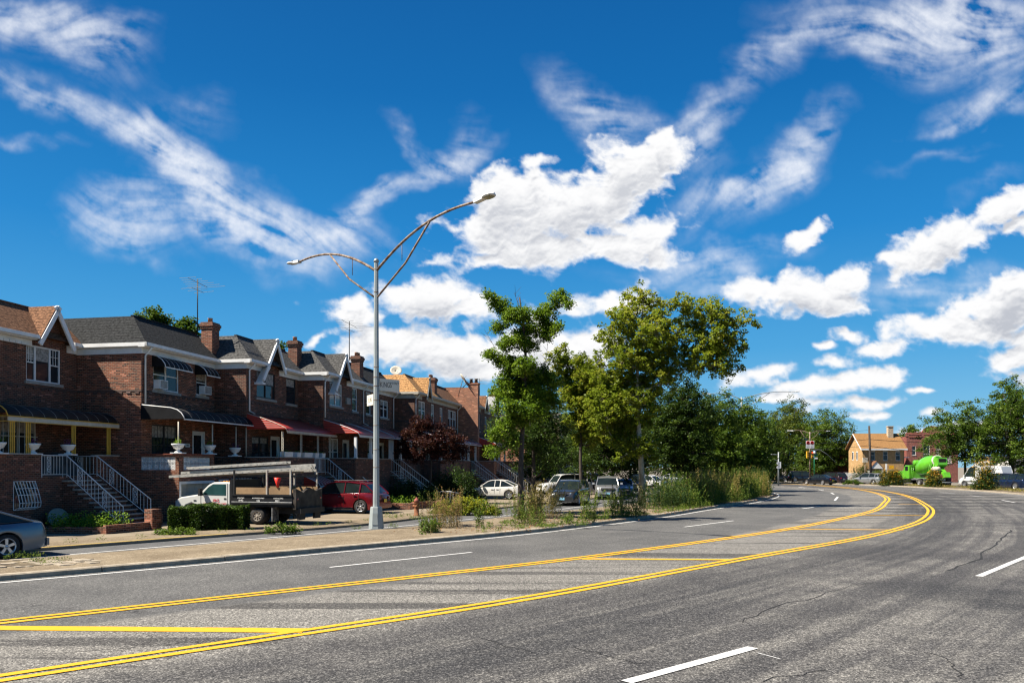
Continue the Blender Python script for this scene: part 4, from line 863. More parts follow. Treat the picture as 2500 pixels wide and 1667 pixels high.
steps(h5,-.25,1.6,2.0,4.7,2.2,.1,11,BRICK); railing(h5,[(-.28,-1.6,2.2),(-.28,-2.1,2.2),(-.28,-4.7,.25)],.85,WHITE,orn=((),(.7,1.9))); railing(h5,[(1.6,-1.6,2.2),(1.6,-2.1,2.2),(1.6,-4.7,.25)],.85,WHITE)
railing(h5,[(-.28,-4.8,.1),(-.28,-6.1,.1),(-.28,-6.7,0.)],.85,WHITE)
# houses 6-9
h6=house(O6,'brick house with tan shingle hip roof and narrow gable half hidden by the purple tree',6.25,BRICK,SH_TAN,True,(1.9,3.2),9.5,None,[(1.0,2.75,6.15,7.6,'two'),(4.35,5.2,6.05,7.6,'double')],chim=(5.5,6.2,.05,.9,9.85,2),lower=[(.8,2.3,2.6,4.3,'two')],doors=[(3.0,3.9,4.2)],gut=CREAM)
awning(h6,.0,6.2,PROF_RED,RED_V,RED_H,None); porch(h6,.02,6.2,2.0,BRICK); spout(h6,.15,0,8.0,5.4); posts(h6,(.3,3.0),1.95,3.06,4.35,WHITE,'square')
O7=tuple(hpt(O6,6.26,0)[:2])
h7=house(O7,'brick house with brown roof and four-part window, right of the tan-roofed one',6.4,BRICK,SH_BROWN,False,None,9.6,None,[(.6,1.5,6.0,7.5,'double'),(3.15,5.9,6.0,7.5,'bars')],lower=[(.8,2.3,2.6,4.3,'two')],doors=[(3.0,3.9,4.2)],gut=CREAM)
awning(h7,-.1,2.4,PROF_RED,RED_V,RED_H,WHITE,2.4); awning(h7,2.45,6.4,PROF_RED,RED_V,RED_H,WHITE,3.9); porch(h7,.02,6.4,2.0,BRICK,gap=((3.2,4.9),),left=False); posts(h7,(.1,1.3,2.6,5.2),1.95,3.06,4.35,WHITE,'square'); spout(h7,6.2,0,8.0,5.4)
steps(h7,3.25,4.9,2.0,4.7,2.2,.1,11,BRICK2); 
for x in (3.25,4.9): railing(h7,[(x,-1.4,2.2),(x,-2.1,2.2),(x,-4.7,.25)],.85,WHITE)
h8=house(O8,'brick house with tall orange side wall, parapet and chimney carrying the satellite dishes',6.4,BRICK,SH_BROWN,False,(3.4,4.9),9.3,None,[(1.9,3.2,5.9,7.5,'double'),(5.2,6.1,5.9,7.4,'double')],parapet=True,chim=None,lower=[(.8,2.3,2.6,4.3,'two')],gut=CREAM)
c=MB(); c.box(-.06,.55,-.55,.35,0,10.0).box(-.1,.6,-.6,.4,10.0,10.12); c=c.build('chimney',BRICKO,h8); p=MB()
for y in (-.33,.13): p.lathe([(.16,0),(.13,.28),(.17,.38),(.1,.38),(.1,0)],(.2,y,10.12),10)
p.build('chimney_pot',BARKD,c)
sd=MB(); sd.box(-.045,-.022,.35,9.9,0,9.7); sd.build('side_wall',BRICKO,h8)
awning(h8,.6,6.3,PROF_RED,RED_V,RED_H,WHITE,5.6); porch(h8,.02,6.4,2.0,BRICKO,gap=((3.2,4.9),)); posts(h8,(.8,2.6,5.2),1.95,3.06,4.35,WHITE,'square')
steps(h8,1.0,2.6,2.0,4.9,2.2,.1,11,BRICK2)
for x in (1.0,2.6): railing(h8,[(x,-1.4,2.2),(x,-2.1,2.2),(x,-4.9,.25)],.85,WHITE)
O9=tuple(hpt(O8,6.42,0)[:2])
h9=house(O9,'small grey-slate house partly behind the ginkgo leaves',6.4,BRICK2,SH_SLATE,False,(1.2,2.9),9.6,None,[(.9,1.8,5.9,7.4,'double'),(4.1,5.6,5.9,7.4,'two')],chim=(5.2,6.2,.1,1.0,10.1,1),lower=[(.8,2.3,2.6,4.3,'two')])
porch(h9,.02,6.4,2.0,BRICKO,gap=((3.2,4.9),)); awning(h9,.2,6.3,PROF_RED,RED_V,RED_H,WHITE,5.9); steps(h9,3.2,4.9,2.0,4.9,2.2,.1,11,BRICK2)
for x in (3.2,4.9): railing(h9,[(x,-1.4,2.2),(x,-2.1,2.2),(x,-4.9,.25)],.85,WHITE)
# further row behind the trees: red brick then beige walk-up
def block(name,label,cat,O,W,D,H,brick,wins,flat=True,group=None,rz=None,stoop=None,roofm=None):
    h=empty(name,(O[0],O[1],0),RZ if rz is None else rz,label,cat,group); mb=MB(); hs=[w_[:4] for w_ in wins]; holes(mb,0,W,0,H,hs)
    mb.quad((W,0,0),(W,D,0),(W,D,H),(W,0,H)); mb.quad((W,D,0),(0,D,0),(0,D,H),(W,D,H)); mb.quad((0,D,0),(0,0,0),(0,0,H),(0,D,H)); mb.build('wall',brick,h)
    [MB().quad((a,.119,c),(b,.119,c),(b,.119,d),(a,.119,d)).build('dark_room_sheet',UNLIT,h) for a,b,c,d in hs]  # room darkness painted as a flat black sheet
    if flat: r=MB(); r.box(-.12,W+.12,-.15,D+.1,H+.002,H+.3).box(-.05,W+.05,-.08,D,H-.25,H-.002); r.build('roof',roofm or STONE,h)
    for i,w_ in enumerate(wins): window(h,*w_[:4],style=w_[4] if len(w_)>4 else 'double',seed=i*3+int(W*7))
    if stoop: 
        steps(h,stoop[0],stoop[1],0.,3.3,2.2,.1,9,brick)
        for x in stoop: railing(h,[(x,-.1,2.1),(x,-3.2,.25)],.85,WHITE)
    return h
O10=(1.6,86.5)
block('row_house','red brick house with stoop behind the small dark tree','house',O10,7,10,7.6,BRICKO,[(.8,2.,2.9,4.4),(4.6,5.8,2.9,4.4),(.8,2.,5.4,6.9),(4.6,5.8,5.4,6.9),(2.8,3.8,2.3,4.4)],stoop=(2.6,4.0),group='brick row houses stepping along the service road')
block('apartment_house','beige brick walk-up behind the median trees','apartment house',(5.6,94.0),14,10,8.6,BEIGEB,[(1.0+2.3*k,2.2+2.3*k,z,z+1.5) for k in range(6) for z in (2.9,5.8)],stoop=(5.0,6.6))
block('apartment_house','brown brick walk-up with orange stoop sides seen under the plane tree','apartment house',(8.6,111.0),16,10,8.4,BRICKO,[(1.0+2.3*k,2.2+2.3*k,z,z+1.5) for k in range(6) for z in (2.9,5.8)],stoop=(5.0,6.6))
# ---------------------------------------------------------------- right-hand buildings
tn=empty('detached_house',(55.7,126.5,0),0,'tan brick house with orange-brown gable roof behind the wooden pole','house'); W_,D_=11.2,8.; tn.scale=(.64,.66,.86)
F3=.12
mb=MB(); wz=[(2.1,3.3,4.1,5.9),(5.5,6.7,4.1,5.9),(8.9,10.1,4.1,5.9),(5.6,6.8,.4,2.1),(8.9,10.2,.4,2.1)]; wz=[(a*.92,b*.92,c,d) for a,b,c,d in wz]; W_=10.3
holes(mb,0,W_,-.3,6.3,wz); mb.prism([(0,-.3),(D_,-.3),(D_,6.3),(D_/2,9.0),(0,6.3)],'x',0,.1); mb.prism([(0,-.3),(D_,-.3),(D_,6.3),(D_/2,9.0),(0,6.3)],'x',W_-.1,W_); mb.quad((0,D_,-.3),(0,D_,6.3),(W_,D_,6.3),(W_,D_,-.3)); mb.build('wall',TANB,tn)
[MB().quad((a,.119,c),(b,.119,c),(b,.119,d),(a,.119,d)).build('dark_room_sheet',UNLIT,tn) for a,b,c,d in wz]  # black sheets in place of the dark rooms
mb=MB(); mb.quad((-.7,-.6,6.25),(W_+.5,-.6,6.25),(W_+.5,D_/2,9.15),(-.7,D_/2,9.15)); mb.quad((-.7,D_+.6,6.25),(-.7,D_/2,9.15),(W_+.5,D_/2,9.15),(W_+.5,D_+.6,6.25)); mb.build('roof',SH_TANO if 'SH_TANO' in globals() else shingle_mat('orange_brown_shingle',(.20,.105,.04),(.26,.14,.055),.6,.3),tn,solid=.14)
mb=MB(); mb.box(-.7,W_+.5,-.75,-.62,6.0,6.3).box(0,W_,-.04,-.003,5.95,6.25).prism([(-.62,6.05),(-.62,6.3),(D_/2,9.2),(D_/2,8.95)],'x',-.76,-.66); mb.build('eaves_trim',WHITE,tn)
mb=MB(); mb.box(7.6,8.9,2.6,3.5,7.5,10.4).box(7.5,9.0,2.5,3.6,10.4,10.55); mb.build('chimney',BEIGEB,tn)
for i,(a,b,c,d) in enumerate(wz): window(tn,a,b,c,d,'double',seed=i+50,curtain=.2)
for y0,z0 in ((2.6,4.2),(5.0,4.2)):
    mb=MB(); mb.box(-.05,-.002,y0,y0+.9,z0,z0+1.6); q=mb.build('window',WHITE,tn); mb=MB(); mb.box(-.06,-.052,y0+.12,y0+.78,z0+.12,z0+1.48); mb.build('pane',GLASS,q)
mb=MB(); mb.box(1.2,1.35,-1.6,-1.45,0,2.6).box(4.0,4.15,-1.6,-1.45,0,2.6).box(1.2,1.3,-1.45,0,0,2.6).box(4.05,4.15,-1.45,0,0,2.6).prism([(1.0,2.6),(4.35,2.6),(2.67,3.9)],'y',-1.7,-1.6); pb=mb.build('entry_porch',WHITE,tn)
mb=MB(); mb.quad((.9,-1.8,2.55),(2.67,-1.8,4.0),(2.67,0,4.0),(.9,0,2.55)); mb.quad((4.45,-1.8,2.55),(4.45,0,2.55),(2.67,0,4.0),(2.67,-1.8,4.0)); mb.build('porch_roof',SH_BROWN,pb,solid=.08); door(tn,2.2,3.1,0.,2.15,y=-.02)
bb=empty('brick_building',(64.9,131,0),R(-8),'dark red brick building with stepped parapet and tall white windows','building'); bb.scale=(.72,.9,.87); mb=MB(); wz=[(1.2,2.0,5.1,6.8),(3.6,5.0,3.4,7.1),(6.3,7.3,3.6,7.1),(8.6,9.6,3.6,7.1)]; holes(mb,0,11,0,8.6,wz); mb.quad((0,12,0),(0,0,0),(0,0,8.6),(0,12,8.6)); mb.quad((11,0,0),(11,12,0),(11,12,8.6),(11,0,8.6)); mb.quad((0,0,8.6),(11,0,8.6),(11,12,8.6),(0,12,8.6)); mb.build('wall',BRICKF,bb)
mb=MB(); mb.prism([(-.1,8.61),(-.1,9.2),(3.2,9.35),(3.7,9.9),(4.5,10.3),(5.5,10.45),(6.5,10.3),(7.3,9.9),(7.8,9.35),(11.1,9.2),(11.1,8.61)],'y',-.06,.3); pp=mb.build('parapet',BRICKF,bb)
mb=MB(); pts=[(-.15,9.2),(3.2,9.35),(3.7,9.9),(4.5,10.3),(5.5,10.45),(6.5,10.3),(7.3,9.9),(7.8,9.35),(11.15,9.2)]
mb.tube([(x,0,z+.05) for x,z in pts],.12,4); 
for a,b in ((.4,3.1),(3.6,7.2),(7.7,10.6)): mb.box(a,b,-.12,-.065,8.5,8.6).box(a,b,-.12,-.065,8.95,9.05)
mb.build('coping',pm('brownstone_trim',(.36,.13,.09),.8),pp)
for i,(a,b,c,d) in enumerate(wz): window(bb,a,b,c,d,'double',seed=i+150,curtain=1.)
mb=MB(); mb.box(-1.4,-.02,-1.5,0,2.2,2.35).box(-1.4,-1.3,-1.5,-1.4,0,4.6).box(-1.4,-.02,-1.55,-1.45,2.9,3.0).box(-1.4,-.02,-1.5,0,4.6,4.75); mb.build('side_porch',WHITE,bb)
wg=empty('low_garage_building',(74,118,0),R(6),'low white-walled garages behind the van','building'); mb=MB(); mb.box(0,20,0,8,0,3.9); mb.build('wall',pm('white_render',(.60,.57,.51),.8,grime=.2),wg); mb=MB(); mb.box(-.4,20.4,-.5,8.4,3.9,4.15); mb.build('roof',SH_GREY,wg)
for k in range(4):
    mb=MB(); mb.box(1+4.8*k,4.6+4.8*k,-.05,-.003,0,2.6); q=mb.build('garage_door',CREAM,wg)
for k,(x,y,w_,h_,lb,mt) in enumerate(((86,112,22,8,'brown brick terrace in tree shade at the right edge',BRICK2),(53,140,8,6.4,'red brick side wall behind the white fence left of the tan house',BRICKF))):
    b_=block('brick_building' if k else 'terrace_house',lb,'building' if k else 'house',(x,y),w_,9,h_,mt,[(1.5+3*j,2.7+3*j,z,z+1.5) for j in range(int(w_/3)-1) for z in ((1.2,4.4) if h_>7 else (3.4,))],rz=R(-6 if k else 8))
# ================================================================ vehicles (local +x = forward, +y = left)
def paint(name,c,metal=.35,rough=.3): 
    m,q,b,o=newmat(name); tc=q.n('ShaderNodeTexCoord').outputs['Object']; n=q.noise(tc,1.3,5,.6).outputs['Fac']
    q.l(q.mix(q.m('MULTIPLY',q.sm(n,.4,.8),.25),c,tuple(min(1,x*.7+.03) for x in c)),b.inputs[0]); b.inputs['Metallic'].default_value=metal; b.inputs['Roughness'].default_value=rough; b.inputs['Coat Weight'].default_value=.8; b.inputs['Coat Roughness'].default_value=.04; return m
RUB=pm('tyre_rubber',(.022,.022,.022),.85,var=.3,sc_=5,grime=.4); ALLOY=pm('alloy_rim',(.55,.55,.56),.3,.8,var=.1); CHROME=pm('chrome',(.75,.75,.76),.12,1.,var=.05); TRIM=pm('black_trim',(.02,.02,.021),.5); TAIL=pm('tail_light_red',(.38,.012,.012),.15,coat=1); HEADL=pm('headlight_glass',(.55,.58,.60),.1,.3,coat=1); PLATE=pm('plate_white',(.65,.66,.62),.4); PLATEY=pm('plate_yellow',(.75,.50,.05),.4); PLATEB=pm('plate_blue',(.25,.50,.65),.4); UNDER=pm('underbody',(.01,.01,.01),.9); ORANGE=pm('amber_lens',(.7,.25,.02),.2)
def interp(xs,ys,x):
    return float(np.interp(x,xs,ys))
def wheel(par,x,y,r,w,side,rimr=.68,spk=5,rim=None,name='wheel'):
    rim=rim or ALLOY; e=empty(name,(x,y,r)); e.parent=par
    t=MB(); s=side; pr=[(r*rimr,-w/2),(r*.93,-w/2),(r*.985,-w*.36),(r,-w*.2),(r,w*.2),(r*.985,w*.36),(r*.93,w/2),(r*rimr,w/2)]
    t.lathe(pr,(0,0,0),28,'y',cap=False); t.build('tyre',RUB,e)
    m=MB(); R_=r*rimr; yo=s*(w/2-.015)
    m.lathe([(R_,yo-s*.10),(R_*1.0,yo+s*.012),(R_*.93,yo+s*.012),(R_*.88,yo-s*.02),(R_*.86,yo-s*.09)],(0,0,0),24,'y')
    m.lathe([(R_*.2,yo-s*.07),(R_*.19,yo+s*.002),(R_*.02,yo+s*.012)],(0,0,0),12,'y')
    for k in range(spk):
        a=2*PI*k/spk+.3; c,sn=math.cos(a),math.sin(a); wd=R_*(.13 if spk>6 else .17); px,pz=-sn,c
        P=[]
        for rr_,ww in ((R_*.1,wd*.8),(R_*.93,wd)):
            for sg in (-1,1): P.append((c*rr_+px*ww*sg,sn*rr_+pz*ww*sg))
        vs=[(p[0],yo-s*.012,p[1]) for p in P]+[(p[0],yo-s*.06,p[1]) for p in P]
        m.add(vs,[(0,1,3,2),(4,6,7,5),(0,2,6,4),(1,5,7,3),(2,3,7,6)])
    m.build('rim',rim,e); d=MB(); d.lathe([(R_*.9,yo-s*.10),(R_*.9,yo-s*.12)],(0,0,0),16,'y'); d.build('brake_disc',DARKM,e); return e
def car(name,label,cat,p,hd,L,W,H,deck,gh,wb,wr,pt,fo=None,group=None,gl=None,rim=None,spk=5,plate=None,rack=False,chromeside=False,grille='bar',rx=None,zlow=.20,detail=True,wtop=.74,van=False,spare=False):
    """deck: (x fraction from the front, z) of bonnet/belt/boot line; gh: roof line points (x fraction, z), first and last lie on the deck"""
    gl=gl or CARGL; c=empty(name,(p[0],p[1],p[2] if len(p)>2 else .012),math.atan2(hd[1],hd[0]),label,cat,group)
    xf=L/2; dx=[xf-f*L for f,_ in deck][::-1]; dz=[z for _,z in deck][::-1]; fo=fo if fo is not None else L*.19; wx=[xf-fo,xf-fo-wb]
    ns=64; xs=sorted(set([-xf+L*i/ns for i in range(ns+1)]+[w_+d for w_ in wx for d in (-wr*1.16,-wr*1.08,wr*1.08,wr*1.16)]))
    def hw(x):
        t=abs(x)/xf; e=max(0,(t-.72)/.28); return W/2*(1-.20*e**2.2 - .02*(t<.0))
    def zt(x): return interp(dx,dz,x)
    Ra=wr*1.14; rows=[]
    for x in xs:
        h=hw(x); z1=zt(x); zb=zlow+.07*max(0,(abs(x)/xf-.8)/.2); inn=zb
        for w_ in wx:
            if abs(x-w_)<Ra: zb=max(zb,wr+math.sqrt(Ra*Ra-(x-w_)**2)*.98)
        zm=max(.42*z1+.12,zb+.03); zs=max(z1-.11,zm+.02)
        ring=[(x,h*.80,zb),(x,h*.965,zb),(x,h*.995,(zb+zm)/2),(x,h,zm),(x,h*.985,(zm+zs)/2+.02),(x,h*.965,zs),(x,h*.93,z1-.035),(x,h*.84,z1-.004),(x,h*.45,z1+.018),(x,0,z1+.024)]
        rows.append(ring+[(a,-b,d) for a,b,d in ring[-2::-1]])
    mb=MB(); mb.grid(rows,smooth=True); 
    for rw in (rows[0],rows[-1]): mb.add(rw,[tuple(range(len(rw)))])
    body=mb.build('body',pt,c,sharp=38)
    u=MB(); u.box(-xf*.93,xf*.93,-W*.40,W*.40,zlow,min(dz)*.75)
    for w_ in wx: u.box(w_-Ra*.98,w_+Ra*.98,-W*.455,W*.455,zlow+.05,wr+Ra*.8)
    u.build('underbody',UNDER,c)
    # greenhouse
    gx=[xf-f*L for f,_ in gh]; gz=[z for _,z in gh]; gz[0]=zt(gx[0]); gz[-1]=zt(gx[-1])
    n=30; X_=[gx[0]+(gx[-1]-gx[0])*i/n for i in range(n+1)]; X_=sorted(set(X_+gx),reverse=True)
    rz_=lambda x: interp(gx[::-1],gz[::-1],x)
    def sec(x,off=0.):
        zb=zt(x)-.01; z=rz_(x); f=min(1,max(0,(z-zb)/(H-zt(0)))); hb=hw(x)*.90; ht=hb-(hb-W/2*wtop)*f; return zb,z,hb,ht
    i_ws=gx[1]; i_rw=gx[-2]
    roof=MB(); ws=MB(); rw_=MB()
    def panel(mbb,a,b,k,ins=1.,up=0.):
        xx=[a+(b-a)*i/k for i in range(k+1)]; mbb.grid([[(x,(s_*sec(x)[3])*ins,sec(x)[1]+up+.03*(1-abs(s_))) for s_ in (-1,-.85,-.5,0,.5,.85,1)] for x in xx])
    panel(roof,gx[1]+.03,gx[-2]-.03,12)
    panel(ws,gx[0],gx[1]+.03,5); panel(rw_,gx[-2]-.03,gx[-1],5)
    for s_ in (1,-1):
        roof.tube([(x,s_*sec(x)[3]*.985,sec(x)[1]-.005) for x in np.linspace(gx[0]+.02,gx[-1]-.02,26)],.036,6)
    # pillars
    bx=(gx[1]+gx[-2])/2+.02*L; cx=gx[-2]+(.06*L if not van else 0)
    pil=[(bx,.032)]+([(cx,.05)])
    if van: pil=[]
    for s_ in (1,-1):
        for x,r_ in pil:
            zb,z,hb,ht=sec(x); roof.tube([(x,s_*(hb*.995),zb),(x-.03,s_*ht*.99,z-.01)],r_,4)
    roof.build('roof',pt,c,sharp=40)
    ws.build('windshield',gl,c); rw_.build('rear_window',gl if not van else pt,c)
    for s_ in (1,-1):
        g=MB(); xa=gx[0]-.02; xb=gx[-1]+.02 if not van else gx[1]-.95; xx=np.linspace(xa,xb,18); g.grid([[(x,s_*sec(x)[2]*.985,sec(x)[0]),(x,s_*sec(x)[3]*.985,sec(x)[1]-.01)] for x in xx]); g.build('side_window',gl,c)
        if van:
            g=MB(); xx=np.linspace(xb,gx[-1],14); g.grid([[(x,s_*sec(x)[2]*1.03,sec(x)[0]-.05),(x,s_*(sec(x)[2]*.6+sec(x)[3]*.4)*1.04,sec(x)[0]*.6+sec(x)[1]*.4),(x,s_*sec(x)[3]*1.0,sec(x)[1]-.01)] for x in xx]); g.build('side_panel',pt,c)
    for w_,nm in ((wx[0],1),(wx[1],2)):
        for s_ in (1,-1): wheel(c,w_,s_*(W/2-.125),wr,.22,s_,.68,spk,rim)
    zh=zt(xf*.93)
    for s_ in (1,-1):
        h=MB(); y=hw(xf*.95); h.grid([[(xf-.02-.30*t,s_*(y*(.60+.42*t)),zh-.20+.03*t),(xf+.005-.30*t,s_*(y*(.60+.425*t)),zh-.12+.03*t),(xf-.05-.30*t,s_*(y*(.60+.41*t)),zh-.03+.03*t)] for t in (0,.25,.5,.75,1)]); h.build('headlight',HEADL,c)
        zr=zt(-xf*.95); t_=MB(); y=hw(-xf*.95); a,b=(zr-.26,zr-.08) if not spare else (zr-.45,zr-.05); t_.grid([[(-xf-.008+.22*t*t,s_*y*(.55+.455*t),a),(-xf-.012+.24*t*t,s_*y*(.55+.46*t),(a+b)/2),(-xf+.03+.26*t*t,s_*y*(.55+.44*t),b)] for t in (0,.25,.5,.75,1)]); t_.build('tail_light',TAIL,c)
        m_=MB(); mx=gx[0]-.28; mz=zt(mx)+.10; m_.prism([(mx+.10,mz-.07),(mx-.06,mz-.08),(mx-.10,mz+.06),(mx+.02,mz+.08)],'y',s_*(hw(mx)+.04),s_*(hw(mx)+.22)); m_.box(mx-.04,mx+.02,min(s_*hw(mx)*.9,s_*(hw(mx)+.06)),max(s_*hw(mx)*.9,s_*(hw(mx)+.06)),mz-.08,mz-.05); m_.build('wing_mirror',pt,c)
        if detail:
            d=MB(); hb=lambda x:hw(x)*1.0+.002
            for x in (gx[0]-.12,bx,cx if not van else bx-.3):
                d.box(x-.008,x+.008,s_*hb(x)-.012,s_*hb(x)+.002,zlow+.22,zt(x)-.13)
            d.box(wx[1]+Ra,wx[0]-Ra,min(s_*W/2*.985,s_*W/2*1.01),max(s_*W/2*.985,s_*W/2*1.01),zlow-.01,zlow+.09); d.build('door_seam',TRIM,c)
            k=MB()
            for x in (bx+.18,cx+.22): k.box(x-.1,x+.1,min(s_*(hw(x)-.01),s_*(hw(x)+.025)),max(s_*(hw(x)-.01),s_*(hw(x)+.025)),zt(x)-.20,zt(x)-.17)
            k.build('door_handle',CHROME if chromeside else pt,c)
            if chromeside: k=MB(); k.box(wx[1]+Ra,wx[0]-Ra,min(s_*W/2,s_*(W/2+.03)),max(s_*W/2,s_*(W/2+.03)),zlow+.09,zlow+.13); k.build('sill_trim',CHROME,c)
            k=MB(); k.tube([(x,s_*(sec(x)[2]+.004),sec(x)[0]+.012) for x in np.linspace(gx[0]-.05,gx[-1]+.1,10)],.012,4); k.build('window_trim',CHROME if chromeside else TRIM,c)
    g=MB()
    if grille=='spindle': g.prism([(-.36,zh-.05),(-.20,zh-.25),(-.42,.28),(.42,.28),(.20,zh-.25),(.36,zh-.05)],'x',xf-.02,xf+.022)
    else: g.box(xf-.04,xf+.018,-W*.27,W*.27,zh-.22,zh-.08).box(xf-.05,xf+.012,-W*.33,W*.33,.30,.44)
    q=g.build('grille',TRIM,c)
    if grille!='none':
        g=MB(); 
        for z in ((zh-.18,zh-.12) if grille!='spindle' else (.25,)): g.box(xf+.0,xf+.035,-W*(.25 if grille!='spindle' else .34),W*(.25 if grille!='spindle' else .34),z-.012,z+.012)
        g.build('grille_bar',CHROME,q)
    zr=zt(-xf*.95); g=MB(); g.box(-xf-.03,-xf+.04,-W*.43,W*.43,.30,.50); g.build('rear_bumper',pt if not van else TRIM,c)
    pl=plate or PLATE
    for s_,x,z in ((1,xf+.035,.48),(-1,-xf-.045,min(zr-.32,.82))):
        g=MB(); g.box(x-.006,x+.006,-.16,.16,z-.085,z+.085); g.build('number_plate',pl,c)
    if rack:
        for s_ in (1,-1):
            g=MB(); g.tube([(gx[1]-.1,s_*W*.33,H-.01),(gx[1]-.2,s_*W*.33,H+.05),(gx[-2]+.2,s_*W*.33,H+.05),(gx[-2]+.1,s_*W*.33,H-.02)],.018,5); g.build('roof_rail',DARKM,c)
    return c
SED_D=[(0,.50),(.012,.62),(.05,.70),(.15,.79),(.28,.89),(.34,.93),(.6,.96),(.80,1.0),(.90,1.02),(.97,.99),(.99,.85),(1,.6)]
SED_G=[(.28,.9),(.43,1.36),(.5,1.44),(.60,1.45),(.70,1.38),(.87,1.0)]
SUV_D=[(0,.60),(.01,.80),(.04,.92),(.12,1.01),(.26,1.08),(.5,1.10),(.85,1.14),(.96,1.12),(.985,.95),(1,.62)]
SUV_G=[(.25,1.05),(.385,1.60),(.48,1.68),(.70,1.68),(.88,1.60),(.975,1.12)]
BOX_G=[(.27,1.05),(.36,1.68),(.45,1.78),(.75,1.78),(.93,1.74),(.985,1.12)]
def w(*p): return (p[0],p[1])
# grey-blue saloon at the left edge
P_GB=paint('slate_blue_paint',(.095,.13,.17),.55,.25)
d=Vector((-.6,-.8,0)).normalized(); q=Vector((-14.45,22.45,0)); cc=q+d*(4.9/2-1.12)
car('parked_car','slate blue saloon cut by the left edge, parked nose away beside the median end','car',(cc.x-.35,cc.y+.3,.02),d,4.9,1.86,1.45,SED_D,[(.30,.9),(.44,1.36),(.52,1.44),(.60,1.44),(.72,1.35),(.91,1.02)],2.83,.345,P_GB,fo=.95,spk=5)
# red crossover
P_R=paint('deep_red_paint',(.19,.008,.014),.5,.22); d=Vector((-.95,.30,0)).normalized(); q=Vector((-7.75,42.75,0)); cc=q+d*(1.42-.05)
car('parked_suv','shiny dark red crossover parked on the driveway behind the lamp post','suv',(cc.x,cc.y,.11),d,4.77,1.88,1.69,[(0,.55),(.01,.72),(.05,.84),(.14,.94),(.27,1.02),(.5,1.07),(.85,1.13),(.95,1.10),(.985,.95),(1,.6)],[(.20,1.0),(.38,1.56),(.47,1.66),(.62,1.67),(.84,1.55),(.965,1.1)],2.83,.37,P_R,fo=.98,spk=6,chromeside=True,rack=True,plate=PLATEY)
P_W=paint('pearl_white_paint',(.62,.60,.55),.05,.3); d=Vector((-.97,.24,0)).normalized(); cc=Vector((.9,60.6,0))+d*2.3
car('parked_car','cream white saloon parked beside the far white stoops','car',(cc.x,cc.y,.11),d,4.6,1.78,1.45,SED_D,SED_G,2.76,.34,P_W,spk=8)
P_LX=paint('graphite_paint',(.060,.060,.062),.7,.22); d=Vector((-.30,-.95,0)).normalized(); cc=Vector((4.0,54.2,0))
car('driving_suv','graphite crossover with wide dark grille and chrome lower lip on the service road','suv',(cc.x,cc.y,.012),d,4.89,1.9,1.69,SUV_D,[(.25,1.05),(.40,1.60),(.49,1.68),(.68,1.68),(.86,1.56),(.965,1.12)],2.79,.385,P_LX,spk=7,grille='spindle',plate=PLATEB,chromeside=True)
P_SV=paint('silver_paint',(.40,.40,.39),.7,.3); d=Vector((-.10,-1,0)).normalized()
car('parked_suv','boxy silver SUV facing the camera behind the graphite crossover','suv',(7.65,64.0,.012),d,4.78,1.96,1.78,[(0,.6),(.01,.86),(.03,.98),(.12,1.06),(.26,1.12),(.5,1.14),(.85,1.15),(.96,1.14),(.985,.95),(1,.62)],BOX_G,2.7,.37,P_SV,spk=5,plate=PLATEB,rack=True)
P_BL=paint('pale_blue_paint',(.16,.22,.34),.5,.3)
car('parked_car','pale blue saloon with a yellow dashboard sign behind the silver SUV','car',(10.1,72,.012),(-.15,-1),4.7,1.8,1.45,SED_D,SED_G,2.76,.34,P_BL)
P_WH=paint('plain_white_paint',(.52,.52,.51),0.,.35); P_BK=paint('black_paint_car',(.008,.009,.012),.3,.2); P_DB=paint('dark_blue_paint',(.012,.022,.055),.5,.22)
car('parked_suv','white SUV seen over the bonnet of the graphite crossover','suv',(4.7,71,.11),(-.9,-.35),4.9,1.9,1.85,SUV_D,BOX_G,2.8,.37,P_WH)
car('parked_car','white saloon between the graphite crossover and the median lamp post','car',(7.3,84,.012),(-.2,-1),4.7,1.8,1.45,SED_D,SED_G,2.76,.34,P_WH)
car('parked_suv','black SUV under the trees behind the silver SUV','suv',(9.6,94,.012),(-.3,-1),4.9,1.9,1.8,SUV_D,BOX_G,2.8,.37,P_BK)
car('parked_suv','dark blue SUV right of the pale blue saloon','suv',(13.2,84,.012),(-.1,-1),4.8,1.9,1.75,SUV_D,BOX_G,2.8,.37,P_DB)
car('parked_car','white hatchback right of the plane tree trunk','car',(17.0,97,.012),(.7,-.7),4.4,1.8,1.5,SED_D,[(.24,.9),(.42,1.40),(.5,1.48),(.72,1.47),(.88,1.36),(.97,1.0)],2.6,.33,P_WH)
for k,(x,y,mt,lb) in enumerate(((19.5,118,P_SV,'silver saloon glimpsed under the median trees'),(24.5,121,P_WH,'white saloon glimpsed under the median trees'),(30.8,125,P_BK,'black saloon glimpsed past the end of the tall weeds'))):
    car('parked_car',lb,'car',(x,y,.012),(1,-.1),4.6,1.8,1.45,SED_D,SED_G,2.7,.34,mt,detail=False,group='cars crossing beyond the median')
